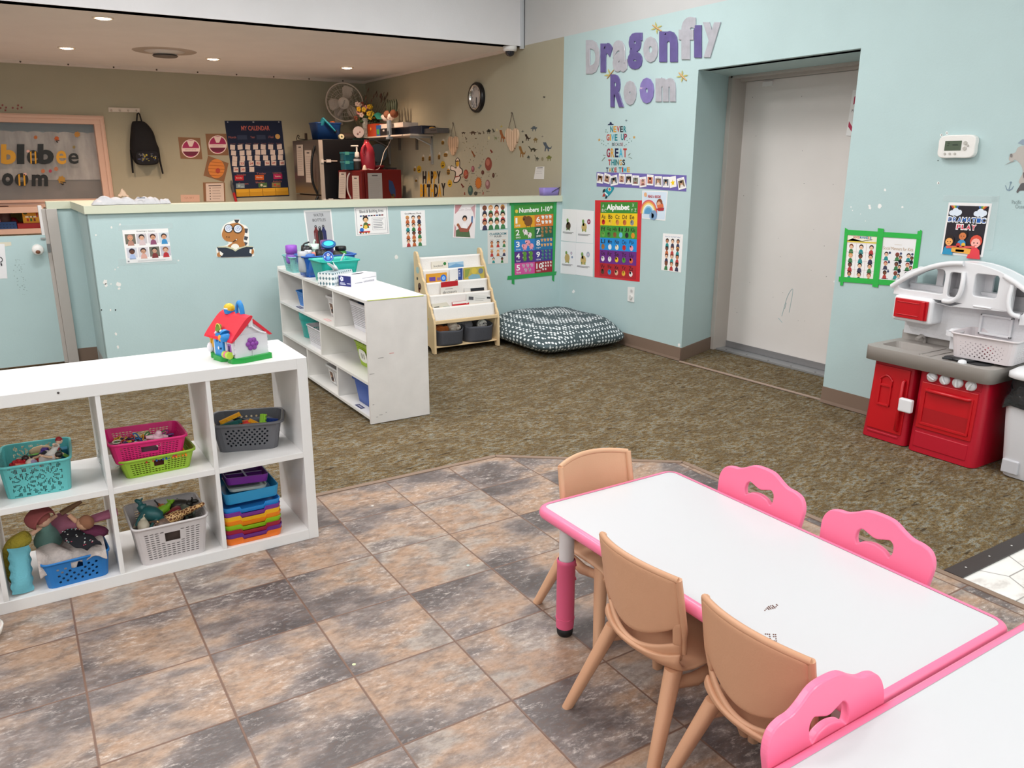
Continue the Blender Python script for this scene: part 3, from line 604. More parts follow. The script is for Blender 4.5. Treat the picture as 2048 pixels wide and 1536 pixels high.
def chair(label, loc, rz, m=PEACH, group='peach chairs around the table'):
    """one-piece shell chair; sitter faces +y, origin on the floor"""
    t = thing('plastic_chair', label, 'chair', loc, rz, group)
    P = [(.165, .243), (.150, .262), (.06, .264), (-.04, .258), (-.095, .262), (-.120, .282), (-.128, .297)]
    def seat(u, v):
        s_ = u*2-1; f = v*(len(P)-1); i = min(int(f), len(P)-2); q = f-i; y = P[i][0]+(P[i+1][0]-P[i][0])*q; z = P[i][1]+(P[i+1][1]-P[i][1])*q
        return V((s_*(.150-.012*max(0, v-.6)), y+.05*v*v*s_*s_*(1 if v > .5 else .4), z+.035*max(0, v-.35)*s_**4-.012*s_**4*(v < .2)))
    B(m).grid(seat, 14, 18).done('seat', t, solid=.014, sub=1)
    def back(u, v):
        s_ = u*2-1; z = .288+.247*v+.012*(1-s_*s_)*v; y = -.118-.034*v+.052*s_*s_*(1-.25*v); w_ = .138+.014*min(1, v*2.4)-.006*v
        return V((s_*w_, y, z))
    hi = lambda s_: .17+.30*s_**2
    lo = lambda s_: .05+.22*s_**2
    b = B(m); b.grid(lambda u, v: back(u, hi(u*2-1)+(1-hi(u*2-1))*v), 20, 12); b.grid(lambda u, v: back(u, lo(u*2-1)*v), 20, 4)
    for s_ in (0, 1): b.grid(lambda u, v, s_=s_: back((.075*u if s_ == 0 else 1-.075*u), .2+.32*v), 3, 5)
    b.done('backrest', t, solid=.013, sub=1)
    b = B(m)
    for s_ in (-1, 1):
        b.tube([back((1+s_)/2, k/10)+V((-s_*.001, .005, 0)) for k in range(1, 11)], [.008]*3+[.0105]*7, 8)
    b.tube([back(k/20, 1)+V((0, .003, -.001)) for k in range(21)], .0088, 8); b.done('back_rim', t)
    for sx in (-1, 1):
        for sy, y0, y1 in ((-1, -.075, -.19), (1, .09, .155)):
            b = B(m); R = []
            for k in range(7):
                q = k/6; c = V((sx*(.118+.057*q), y0+(y1-y0)*q, .262*(1-q))); w_ = .024-.008*q
                R.append([c+V((p[0], p[1], 0)) for p in rrect(w_*1.7, w_*2, w_*.7, 3)])
            b.rings(R); leg = b.done('leg', t)
        b = B(m); b.tube([(sx*.122, .125, .225), (sx*.125, .0, .205), (sx*.125, -.10, .225)], [.012, .018, .014], 8); b.done('seat_brace', t)
    return t
CH = pi/2
chair('peach plastic chair at the left table side, next to the pink table leg', (1.360, 1.372, 0), -CH)
chair('peach plastic chair at the left table side, overlapped by a pink chair back', (1.360, .992, 0), -CH)
ch3 = chair('paler peach plastic chair at the far short end of the table, scratched', (1.585, 1.868, 0), pi, PE2)
b = B(M('#7d4636', .6))
for P in ([(-.035, .50), (-.028, .478), (-.036, .462)], [(-.03, .46), (-.026, .447)], [(.06, .43), (.04, .46), (.0, .40)]): b.tube([(x, -.1285-.03*(z-.295)/.25-.004, z) for x, z in P], .0012 if len(P) < 3 else .0016, 4)
b.done('scratch', ch3)
def pink_chair(label, loc, rz):
    t = thing('pink_chair', label, 'chair', loc, rz, 'pink chairs around the tables')
    half = [(0, .562), (.040, .558), (.075, .540), (.100, .530), (.128, .527), (.152, .517), (.166, .492), (.166, .455), (.156, .36), (.148, .28)]
    o = spl([(-x, z) for x, z in half[::-1]]+half[1:], 4, False)
    hole = spl([(-.050, .458), (-.060, .475), (-.058, .498), (-.044, .511), (-.026, .507), (0, .500), (.026, .507), (.044, .511), (.058, .498), (.060, .475), (.050, .458), (.030, .470), (0, .476), (-.030, .470)], 5)
    vs, fs = flat([o, hole], .005, .004, 2)
    b = B(PINKP); b.add(vs, fs, lambda p: V((p.x, -.135-p.z-.16*(p.y-.28), p.y)), smooth=False); b.done('backrest', t)
    b = B(PINKP); b.prism(rrect(.31, .28, .05, 5, 0, .005), .242, .262); b.done('seat', t, bevel=.006)
    for sx in (-1, 1):
        b = B(M('#e9e6e6', .4)); b.prism([(-.158, .40), (-.135, .40), (-.10, .25), (-.11, .0), (-.15, 0)], sx*.150-.006, sx*.150+.006, lambda p: V((p.z, p.x, p.y))); b.prism([(-.13, .24), (.13, .24), (.15, .0), (.11, 0), (.09, .20), (-.12, .20)], sx*.150-.006, sx*.150+.006, lambda p: V((p.z, p.x, p.y)))
        b.done('side_frame', t, bevel=.003, label='white side frame')
    return t
pink_chair('pink chair with cut out handle beyond the table, farther of two in a row', (1.768, 1.560, 0), CH)
pink_chair('pink chair with cut out handle beyond the table, nearer of two in a row', (1.768, 1.152, 0), CH)
pink_chair('pink chair with cut out handle wedged between both tables', (1.170, .5785, 0), pi).scale = (1, 1, 1.03)
# ---- white pedal bin at the right edge
t = thing('pedal_bin', 'white plastic bin with black bag at the right edge', 'bin', (4.20, 1.72, 0))
b = B(M('#d8d8dc', .4)); R = [[V((*p, z)) for p in rrect(.24+k, .22+k, .05, 5)] for z, k in ((0, .0), (.02, .01), (.30, .05), (.40, .06))]; b.rings(R, cap=False); b.done('bin_body', t)
b = B(M('#c4c4c9', .4)); b.b2((-.14, .02, .02), (-.115, .10, .09)); b.done('pedal', t, bevel=.006)
b = B(M('#101013', .25, spec=.7, bump=.5, bscale=30)); b.rings([[V((p[0]*(1+.03*sin(i*2.3)), p[1]*(1+.03*sin(i*1.7)), z+.012*sin(i*1.9))) for i, p in enumerate(rrect(.30+k, .28+k, .06, 5))] for z, k in ((.36, .03), (.40, .02), (.43, .0), (.46, -.01))], cap=False); b.done('bin_bag', t, label='shiny black bin liner')
b = B(M('#e4e4e6', .35)); b.rings([[V((*p, z)) for p in rrect(.30+k, .28+k, .06, 5)] for z, k in ((.50, .0), (.505, .02), (.53, .02), (.55, -.03), (.555, -.12))]); b.done('bin_lid', t)
b = B(M('#17171a', .4)); b.rings([[V((*p, z)) for p in rrect(.29, .27, .06, 5)] for z in (.44, .50)], cap=False); b.done('bin_collar', t)
# ---- bean bag in the corner
g = NG('white_drops_on_charcoal_fabric', .85); vo = g.nt.nodes.new('ShaderNodeTexVoronoi'); vo.inputs['Scale'].default_value = 1; vo.inputs['Randomness'].default_value = .3
g.l(g.map((44, 27, 34), rot=(0, 0, .7)), vo.inputs['Vector']); mk = g.ramp(vo.outputs['Distance'], [(.36, 1.), (.40, 0.)]); wr = g.noise(g.map((1, 1, 1)), 6, 4)
g.bump(wr, .5, .03); BAG = g.color(g.mix(mk, '#475559', '#e4eaec'))
def bag(u, v):
    a = 2*pi*u; ph = pi*v
    sp = lambda x, e: math.copysign(abs(x)**e, x)
    r = sin(ph)**.55; x, y = .46*sp(cos(a), .30)*r, .53*sp(sin(a), .30)*r; z = -cos(ph)
    cr = abs(cos(a)*sin(a))*2
    wr_ = .012*sin(7*a+2)*sin(ph)**2+.010*sin(x*11+1)*cos(y*13)
    top = .17*(1-.55*(r**5)*cr)-.06*max(0, -x-y)
    return V((3.915+x, 5.535+y, .095+(z*.095 if z < 0 else z**.8*top)+wr_*max(0, z)**.5))
tag(B(BAG).grid(bag, 48, 24, closed_u=True).done('bean_bag', sub=1), 'flat charcoal floor cushion with white drops in the corner', 'cushion')
# ================================================================== sheets, posters and decals
TAPE = M('#dfe9ea', .12, spec=.6, alpha=.22)
def tape(b, pl, w_, pts, h=.0022):
    b.use(TAPE); q = [(PX if pl == 'x' else PY)(x, y, w_) for x, y in pts]; n = V(NXR if pl == 'x' else NYH); b.add([p+n*h for p in q], [tuple(range(len(q)))])
def end(s, name, label, cat, group=None): return tag(s.done(name), label, cat, group)
YW = YH
# --- partition sheets, left to right
s = Sheet(quad('y', YW, (244, 460), (336, 456.5), (344, 521), (253, 527)), NYH); s.text('Greetings', .30, .035, .50, .085, '#444'.ljust(7, '4')); s.rect(.52, .035, .525, .09, '#9a9a9a'); s.text('Saludos', .55, .035, .70, .085, '#8f8b8b')
KC = [('#d8a27c', '#c58b78', '#b78676', '#6f6a5e'), ('#e3b295', '#2b2022', '#d8c2c4', '#c9c2c6'), ('#d79f7d', '#4a2b26', '#8d4d6d', '#d9d1d6'), ('#d79f7d', '#3c2a26', '#3e8fc6', '#cfd6dd'), ('#6b4535', '#2a2330', '#a9bde3', '#cfd0da'), ('#c99a7e', '#3c2b2b', '#d8a79a', '#d5cfd4'), ('#caa084', '#2a2a24', '#7d3434', '#6e6c60'), ('#e0b196', '#8a5a3c', '#b52c36', '#c3c1cd')]
for i, (sk, hr, tp, bg) in enumerate(KC):
    u, v = .04+.245*(i % 4), .13+.41*(i//4); s.rect(u, v, u+.22, v+.30, bg); s.up(); s.kid(u+.11, v+.12, .058, sk, hr, tp); s.h -= .0003; s.rect(u+.06, v+.325, u+.17, v+.335, '#b6786c')
s.lines(.25, .95, (.94, .965), '#9c989c', .004); s.rect(.03, .92, .07, .965, '#8c8890')
tape(s, 'y', YW, [(236, 450), (345, 446), (346, 456), (237, 461)]); tape(s, 'y', YW, [(236, 517), (352, 517), (353, 527), (237, 531)])
end(s, 'greetings_sheet', 'white greetings sheet with eight child photos taped to the partition', 'poster')
def decal(name, label, cat, pl, w_, polys, group=None, h0=.0012):
    """flat stick-on picture on a wall: coloured outlines given where they appear on that wall"""
    b = B(); n = V(NXR if pl == 'x' else NYH); f = PX if pl == 'x' else PY
    for k, (c, pts) in enumerate(polys):
        b.use(M(c, .55) if isinstance(c, str) else c); vs, fs = flat([pts]); b.add([f(p[0], p[1], w_)+n*(h0+.0004*k) for p in vs], fs)
    return tag(b.done(name), label, cat, group)
def sc(pts, ox, oy, k): return [(ox+x/k, oy+y/k) for x, y in pts]
Z2 = lambda pts: sc(pts, 340, 220, 5.12)
P = [('#f2efe6', Z2(spl([(650, 1130), (655, 1118), (715, 1118), (720, 1160), (800, 1210), (805, 1390), (770, 1400), (855, 1410), (860, 1460), (830, 1505), (510, 1510), (478, 1470), (480, 1405), (560, 1390), (600, 1360), (540, 1320), (525, 1240), (560, 1170)], 3))),
     ('#3e4046', Z2([(655, 1122), (712, 1122), (690, 1165), (668, 1150)])), ('#45474d', Z2([(762, 1212), (798, 1215), (790, 1262), (760, 1255)])), ('#45474d', Z2([(762, 1290), (800, 1300), (785, 1335), (756, 1325)])), ('#45474d', Z2([(762, 1350), (795, 1360), (775, 1390), (752, 1380)])),
     ('#b5783f', Z2(spl([(640, 1160), (700, 1160), (755, 1200), (765, 1260), (750, 1330), (760, 1395), (590, 1400), (640, 1355), (575, 1340), (535, 1300), (535, 1250), (570, 1190)], 4))), ('#f3efe4', Z2(ell(665, 1405, 42, 36))),
     ('#2b3340', Z2([(480, 1402), (560, 1400), (640, 1418), (665, 1440), (700, 1418), (790, 1395), (850, 1402), (835, 1500), (520, 1508)])), ('#c9c8a9', Z2([(490, 1398), (575, 1394), (640, 1410), (668, 1432), (700, 1410), (780, 1390), (848, 1396), (848, 1403), (780, 1400), (705, 1424), (668, 1448), (635, 1426), (570, 1408), (490, 1408)])),
     ('#b5783f', Z2(ell(500, 1480, 20, 24))), ('#b5783f', Z2(ell(842, 1450, 16, 26))), ('#f3efe4', Z2([(505, 1440), (545, 1470), (530, 1495), (510, 1480)])), ('#f3efe4', Z2([(815, 1425), (835, 1425), (830, 1470), (810, 1460)])),
     ('#23262e', Z2(ell(597, 1212, 44, 44))), ('#23262e', Z2(ell(692, 1215, 47, 46))), ('#e9eef6', Z2(ell(597, 1212, 37, 37))), ('#e9eef6', Z2(ell(692, 1215, 39, 38))), ('#23262e', Z2([(630, 1205), (650, 1205), (650, 1215), (630, 1215)])), ('#3a2a22', Z2(ell(578, 1298, 6, 6, 8))), ('#3a2a22', Z2(ell(602, 1300, 6, 6, 8))), ('#3a2a22', Z2([(640, 1345), (670, 1325), (690, 1315), (688, 1322), (665, 1340), (642, 1352)])), ('#f3efe4', Z2([(668, 1325), (684, 1318), (678, 1334)]))]
for cx, cy in ((597, 1212), (692, 1215)):
    sp_ = [(cx+(4+t*1.5)*cos(t*.62+1), cy+(4+t*1.5)*sin(t*.62+1)) for t in range(20)]; P.append(('#3f68ad', Z2(sp_+[(cx+(1+t*1.5)*cos(t*.62+1), cy+(1+t*1.5)*sin(t*.62+1)) for t in range(19, -1, -1)])))
decal('dinosaur_decal', 'brown reading dinosaur decal with swirly round glasses on the partition', 'wall decal', 'y', YW, P)
g = NG('grey_gradient_print', .4); sx = g.nt.nodes.new('ShaderNodeSeparateXYZ'); g.l(g.tc.outputs['Object'], sx.inputs[0])
s = Sheet(quad('y', YW, (607, 421), (662, 418.5), (670, 500), (618, 503)), NYH); s.rect(.05, .04, .95, .97, '#b9babd'); s.up().text('WATER', .33, .09, .70, .16, '#2c2c2e'); s.text('BOTTLES', .28, .21, .76, .28, '#2c2c2e')
for u, c in ((.36, '#6d2a2c'), (.64, '#2c2f5c'), (.5, '#1f1f22')):
    k = .03 if c == '#1f1f22' else 0; s.up().poly([(u-.09, .98), (u-.09, .52+k), (u-.04, .45+k), (u-.04, .42+k), (u+.04, .42+k), (u+.04, .45+k), (u+.09, .52+k), (u+.09, .98)], c); s.circ(u, .40+k, .045, '#222226'); s.up().circ(u, .40+k, .02, '#a9a9ad'); s.rect(u-.06, .55, u-.04, .95, '#8b7b80' if k == 0 else '#4a4a4c')
end(s, 'water_bottles_sign', 'grey water bottles sign behind the bottle bins', 'sign')
s = Sheet(quad('y', YW, (708, 415), (775, 411.5), (779, 468), (712, 472)), NYH); 
for a in ((.04, .04, .96, .05), (.04, .95, .96, .96), (.04, .04, .05, .96), (.95, .04, .96, .96)): s.rect(*a, '#8a8a92')
s.text('Block & Building Area', .15, .10, .86, .24, '#23252c', .01)
for i in range(9): s.rect(.15+.08*i, .29, .21+.08*i, .335, ['#2c4a86', '#1d1d22', '#7c2c34'][i % 3])
s.kid(.31, .45, .075, '#f0c08f', '#1d1718', '#4f6a3c'); s.up().circ(.30, .70, .055, '#f2c64a').circ(.18, .80, .06, '#2a6ec2').rect(.10, .85, .42, .90, '#c8343c'); [s.circ(.14+.08*k, .91, .022, '#e0a12c' if k % 2 else '#2c2c2c') for k in range(4)]; s.rect(.14, .62, .20, .66, '#c05a3a').rect(.36, .60, .44, .66, '#b8462e')
for a in ((.50, .40, .90, .405), (.50, .82, .90, .825), (.50, .40, .504, .82), (.896, .40, .90, .82)): s.rect(*a, '#6c6c74')
s.lines(.53, .84, [.45+.06*k for k in range(6)], '#7d7d84', .008); end(s, 'building_area_sign', 'white block and building area sign with a boy and train', 'sign')
HS = ['#3a2320', '#1f1716', '#7d3f26', '#d49a52', '#2c2024']; SK = ['#e8b48f', '#c98b63', '#7c4b34', '#f0c5a4']; TS = ['#b9413e', '#3f7d4b', '#2c8f8f', '#c46a3c', '#3a3a55']
def faces(s, u0, v0, du, dv, nc, nr, r, seed, body=True, cap=None):
    random.seed(seed)
    for j in range(nr):
        for i in range(nc):
            u, v = u0+du*i, v0+dv*j; s.kid(u, v, r, random.choice(SK), random.choice(HS), random.choice(TS), body)
            if cap: s.rect(u-r*1.1, v+cap, u+r*random.uniform(.5, 1.1), v+cap+.010, '#6a6266')
s = Sheet(quad('y', YW, (801, 422), (849.5, 420.5), (852.5, 491), (805, 495)), NYH); s.text('Good Manners Words', .16, .055, .84, .10, '#2d2b2e', .01); faces(s, .26, .20, .24, .215, 3, 4, .068, 21, True, .125); end(s, 'manners_sheet', 'white good manners words sheet with twelve cartoon heads above the bookcase', 'poster')
s = Sheet(quad('y', YW, (908, 408), (952.5, 407), (949, 477), (906, 475)), NYH, '#ece4e4'); s.poly([(.05, .03), (.35, .03), (.20, .20), (.05, .30)], '#c78f93').poly([(.95, .03), (.95, .45), (.88, .25), (.75, .12)], '#c99ca0').poly([(.05, .60), (.12, .70), (.10, .97), (.04, .97)], '#c78f93').up(); s.text('Calm Down', .22, .13, .80, .20, '#cfc3c6').poly([(.12, .97), (.12, .78), (.35, .70), (.70, .72), (.80, .97)], '#556b4a').up(); s.circ(.50, .42, .11, '#1f1b1d').up().circ(.50, .45, .075, '#dca585').up().poly([(.38, .72), (.42, .56), (.58, .56), (.64, .72)], '#f2eeee').up().poly([(.16, .60), (.24, .58), (.34, .70), (.62, .72), (.82, .52), (.86, .55), (.68, .82), (.30, .82)], '#9c5544').circ(.20, .62, .06, '#b97a3f').rect(.80, .36, .87, .56, '#4b6f9c'); end(s, 'calm_down_poster', 'calm down poster with a sitting child and pink corners', 'poster')
s = Sheet(quad('y', YW, (959.5, 407), (1013.5, 404.6), (1014.6, 456), (960, 459.7)), NYH); faces(s, .17, .20, .222, .275, 4, 3, .075, 5, True)
for k in range(4): s.rect(.055, .07+.285*k, .945, .074+.285*k, '#b9b6b8')
for k in range(5): s.rect(.055+.2225*k, .07, .059+.2225*k, .93, '#b9b6b8')
end(s, 'faces_sheet', 'white sheet with a four by three grid of face photos', 'poster')
s = Sheet(quad('y', YW, (975, 461.5), (1016, 459.7), (1016, 526.5), (975.5, 528)), NYH, '#dad9d4'); s.text('CLASSROOM', .09, .07, .91, .14, '#2d6f7c', .03); s.text('RULES', .33, .15, .67, .205, '#2c2c2e', .02); s.rect(.08, .175, .28, .182, '#a9a09a').rect(.72, .175, .92, .182, '#a9a09a')
faces(s, .2, .37, .30, .27, 3, 2, .062, 8, True); faces(s, .28, .86, .42, .2, 2, 1, .055, 9, True)
for v, n_ in ((.28, 3), (.55, 2), (.77, 2)): [s.rect(.12+.9/n_*k, v, .12+.9/n_*k+.16, v+.014, ['#a65c50', '#5f7f9a', '#c08c4e'][k]) for k in range(n_)]
end(s, 'classroom_rules_poster', 'grey classroom rules poster beside the bookrack top', 'poster')
SH = [0]
def strip(s, pl, w_, pts, c, h=.003):
    SH[0] += 1; h += .0003*(SH[0] % 9)
    s.use(c if not isinstance(c, str) else M(c, .5)); f = PX if pl == 'x' else PY; n = V(NXR if pl == 'x' else NYH); q = [f(x, y, w_)+n*h for x, y in pts]; s.add(q, [tuple(range(len(q)))])
GT = M('#2f9c52', .5, bump=.1, bscale=60)
s = Sheet(quad('y', YW, (1024, 410), (1109, 405.5), (1107, 545), (1027, 552.5)), NYH, '#3d8f3f')
s.rect(.03, .0, .97, .14, '#3f8f3a').up().text('Numbers 1-10', .16, .045, .88, .115, '#f4f4f0', .03); s.circ(.10, .09, .035, '#d9c04a').circ(.92, .06, .03, '#c9d8c0')
ROW = [('#e0a324', '#d4762e'), ('#4c8f3b', '#23614b'), ('#2f7dc2', '#1f6fa0'), ('#57307f', '#44398c'), ('#d4529b', '#9b2531')]
for j, (a, c) in enumerate(ROW):
    v = .155+.166*j; s.rect(.03, v, .52, v+.166, a).rect(.52, v, .97, v+.166, c)
s.up(); WD = ['one', 'two', 'three', 'four', 'five', 'six', 'seven', 'eight', 'nine', 'ten']
for k in range(10):
    j = k % 5; u = .07 if k < 5 else .56; v = .155+.166*j; s.text(str(k+1), u, v+.025, u+(.045 if k == 0 else .09 if k < 9 else .16), v+.105, '#f6f4f2', .02); s.text(WD[k], u, v+.12, u+.11, v+.148, '#f0ecec')
def animal(s, u, v, r, c, head='#f0e0d0'): s.circ(u, v, r, c).circ(u-r*.8, v-r*.5*s.asp, r*.55, c); [s.rect(u+k*r*.5-.008, v+r*.5*s.asp, u+k*r*.5+.008, v+r*1.25*s.asp, c) for k in (-1, 1)]; s.up().circ(u-r*1.0, v-r*.4*s.asp, r*.2, head, n=6); s.h -= .0003
animal(s, .37, .235, .10, '#7a4f28', '#3a2414')
for a in ((.30, .385, .05, '#ece0e0'), (.40, .43, .05, '#ece0e0'), (.36, .54, .055, '#f0a0ae'), (.28, .595, .055, '#f0a0ae'), (.44, .59, .055, '#f0a0ae')): animal(s, *a)
for i in range(4): animal(s, .28+.15*(i % 2), .695+.065*(i//2), .045, '#5f9a3a')
for i in range(5): animal(s, .25+.10*(i % 3)+.05*(i//3), .86+.065*(i//3), .034, '#c9a0b8')
for i in range(6): animal(s, .72+.09*(i % 3), .19+.07*(i//3), .03, '#f2efe9')
for i in range(7): animal(s, .71+.10*(i % 3)-.0*(i//3), .35+.05*(i//3), .027, '#a97842')
for i in range(8): animal(s, .70+.075*(i % 4), .515+.07*(i//4), .026, '#d8a56a')
for i in range(9): animal(s, .72+.09*(i % 3), .675+.05*(i//3), .024, '#3f8a7a')
for i in range(10): animal(s, .73+.065*(i % 4), .845+.045*(i//4), .018, '#f0e6e2')
for pts in ([(1019, 405), (1114, 399.5), (1114, 405), (1019, 411)], [(1015, 552), (1113, 542.5), (1111, 550), (1014, 560)], [(1021.5, 404), (1027.5, 404), (1028.5, 569), (1023, 567)], [(1107, 401), (1113, 400), (1108, 563), (1103.5, 560)]): strip(s, 'y', YW, pts, GT)
end(s, 'numbers_poster', 'colourful numbers one to ten poster framed in green tape', 'poster')
# --- right wall sheets
for k, (q, lb, dot, tx) in enumerate(((((1125.4, 417.6), (1155, 419), (1152, 484), (1122, 481)), 'upper left', None, .72), (((1155, 419.3), (1188, 422), (1186.6, 486.5), (1152.5, 484.5)), 'upper right', '#8a2a50', .74), (((1122, 482.5), (1152, 485), (1150.6, 549.7), (1121, 546.5)), 'lower left', '#7d8fae', .70), (((1152.2, 485.5), (1186.8, 487), (1185.6, 554), (1150.8, 549.2)), 'lower right', '#a9b4c4', .71))):
    s = Sheet(quad('x', WR, *q), NXR, '#efeff1'); c = '#6d8f4c' if k < 2 else '#c8a868'
    s.circ(.45, .52, .16, '#4d3b2c' if k == 0 else '#c8b070').circ(.38, .34, .07, '#7da258').poly([(.33, .36), (.44, .36), (.46, .48), (.36, .48)], '#7da258').rect(.33, .58, .39, .66, '#7da258').rect(.52, .58, .58, .66, '#7da258')
    if dot: s.circ(.72, .34, .10 if k != 2 else .06, dot).up().circ(.72, .34, .04, '#e4c8d0')
    if k == 2: s.circ(.45, .50, .17, '#c3ab6c').circ(.78, .46, .05, dot)
    s.lines(.10, .82, (tx, tx+.03), '#4f4c50', .007); end(s, 'turtle_sheet', 'white turtle story sheet, %s of the four beside the alphabet poster' % lb, 'poster')
s = Sheet(quad('x', WR, (1190.3, 400.4), (1284, 400.6), (1279.5, 563.7), (1189.2, 554.4)), NXR, M('#d2222e', .25, spec=.6)); s.up(); s.q = quad('x', WR, (1201.7, 404), (1276, 404), (1272, 559), (1199.2, 551.5)); s.asp = (s.q[1]-s.q[0]).length/(s.q[3]-s.q[0]).length
for j, (v0, v1, c) in enumerate(((0, .145, '#3f8a36'), (.145, .31, '#f1c81e'), (.31, .475, '#439a3c'), (.475, .64, '#1f8fdc'), (.64, .82, '#6d2a86'), (.82, 1, '#b3222c'))): s.rect(0, v0, 1, v1, c)
s.up().text('Alphabet', .17, .03, .79, .125, '#fbfbf8', .04)
for t_, u, v in (('A', .05, .03), ('B', .04, .09), ('C', .11, .09), ('X', .86, .02), ('Y', .83, .085), ('Z', .92, .085)): s.text(t_, u, v, u+.05, v+.04, '#e9f0e4')
rows = ['Aa Bb Cc Dd Ee', 'Ff Gg Hh Ii Jj Kk', 'Ll Mm Nn Oo Pp', 'Qq Rr Ss Tt Uu', 'Vv Ww Xx Yy Zz']; pics = ['#c8242a #f0c040 #d98a48 #c86a3a #8a8f96', '#6aa84a #4a6a3a #8a5a34 #6fc0e0 #2a2a2e #e0902c', '#a8703c #e8eef2 #f0e6d0 #d03028 #f0a0b0', '#f0e8ee #e8e8ee #f2c828 #5a9a3c #e06a3a', '#5a3a2c #3f8fc8 #e0b090 #e8b43a #e8e4e2']
for j, r in enumerate(rows):
    L = r.split(); pc = pics[j].split()
    for i, t_ in enumerate(L):
        u = .03+(.97/len(L))*i; v = .165+.165*j+(.01 if j > 3 else 0); s.text(t_, u, v, u+.115, v+.055, '#2a2220' if j < 3 else '#3c1626', .015); s.circ(u+.06, v+.10, .048, pc[i]).circ(u+.045, v+.085, .024, pc[i])
end(s, 'alphabet_poster', 'red backed alphabet poster with rainbow rows of letters', 'poster')
s = Sheet(quad('x', WR, (1284.8, 381), (1336, 382.6), (1330.8, 441.5), (1284.5, 437)), NXR); s.rect(.03, .03, .97, .97, '#d3e2f0').up()
for k, c in enumerate(('#d8606a', '#e8a050', '#f0d888', '#e9f2ee', '#8fc4dc', '#5f9cc8')):
    r = .46-.05*k; s.poly([(.30+r*cos(a*pi/14)*.8-.02, .82-r*1.1*sin(a*pi/14)) for a in range(15)], c).up()
s.text('READ A BOOK', .24, .15, .76, .24, '#c0404c', .03).circ(.14, .14, .06, '#e8b080').circ(.52, .84, .13, '#7d9cc0').circ(.42, .87, .10, '#8fb0d0').circ(.72, .42, .12, '#8a4a2c').up().circ(.70, .46, .08, '#e0a888').up().poly([(.58, .62), (.72, .58), (.92, .56), (.90, .66), (.70, .68)], '#b02a34').poly([(.62, .50), (.86, .42), (.90, .54), (.66, .60)], '#d87048'); end(s, 'read_a_book_poster', 'pale blue read a book poster with a rainbow', 'poster')
s = Sheet(quad('x', WR, (1326.3, 466.6), (1366.4, 469), (1362, 545.4), (1322.6, 540)), NXR); s.text('How Do You Feel Today?', .12, .06, .88, .105, '#6a8ab8'); faces(s, .24, .20, .27, .205, 3, 4, .072, 33, True); end(s, 'feelings_sheet', 'white feelings sheet with twelve small figures left of the door recess', 'poster')
# photo strip with twelve photos
ZS = lambda *p: [(1170+x/8.533, 220+y/8.533) for x, y in p]
s = Sheet(quad('x', WR, *ZS((200, 1060), (820, 1078), (820, 1328), (200, 1305))), NXR, M('#6d63a8', .8), .0015); s2 = Sheet(quad('x', WR, *ZS((820, 1078), (1735, 1115), (1730, 1392), (820, 1328))), NXR, M('#6d63a8', .8), .0015); s.add(s2.v, s2.f); end(s, 'felt_strip', 'purple strip holding twelve small photo cards under the slogan', 'strip')
CARDS = [((215, 1075), (318, 1095), (305, 1258), (200, 1240), '#6a4a34', 'dark haired child'), ((335, 1070), (440, 1108), (418, 1268), (315, 1235), '#9c7a6c', 'group of children'), ((432, 1130), (548, 1102), (565, 1270), (440, 1298), '#4a5660', 'dark blue scene'), ((580, 1080), (685, 1095), (678, 1262), (572, 1252), '#c9a090', 'small child washing'), ((693, 1095), (802, 1092), (802, 1268), (690, 1270), '#2c2426', 'child in black'), ((810, 1115), (925, 1118), (920, 1290), (803, 1285), '#8a8a7c', 'grey building'), ((930, 1148), (1045, 1135), (1050, 1305), (932, 1325), '#d8a8a8', 'sleeping pink baby'), ((1060, 1098), (1172, 1110), (1168, 1290), (1055, 1280), '#c06a50', 'child holding a red ball'), ((1192, 1128), (1315, 1130), (1312, 1310), (1190, 1305), '#7c6a60', 'dark haired profile'), ((1328, 1140), (1440, 1140), (1437, 1322), (1325, 1320), '#55606c', 'child in blue'), ((1440, 1145), (1550, 1122), (1565, 1305), (1450, 1335), None, 'yellow star'), ((1570, 1175), (1690, 1140), (1730, 1330), (1600, 1368), '#7a684c', 'family outdoors')]
for q0, q1, q2, q3, c, lb in CARDS:
    s = Sheet(quad('x', WR-.0022, *ZS(q0, q1, q2, q3)), NXR)
    if c: s.rect(.12, .22, .88, .84, c).up().circ(.5, .48, .17, '#d8a888' if c != '#8a8a7c' else '#a9a99c').poly([(.25, .84), (.35, .62), (.65, .62), (.75, .84)], '#e4dcd8' if c < '#8' else '#8c5a54').circ(.5, .38, .15, '#2c2222'); s.rect(.3, .1, .7, .13, '#b0aeb6')
    else: s.poly([(.5+.36*(1 if k % 2 == 0 else .45)*sin(k*pi/5), .58-.36*s.asp*(1 if k % 2 == 0 else .45)*cos(k*pi/5)) for k in range(10)], '#f2cd12')
    end(s, 'photo_card', 'small photo card of a %s on the purple strip' % lb if c else 'small card with a yellow star on the purple strip', 'card', 'photo cards on the purple strip')
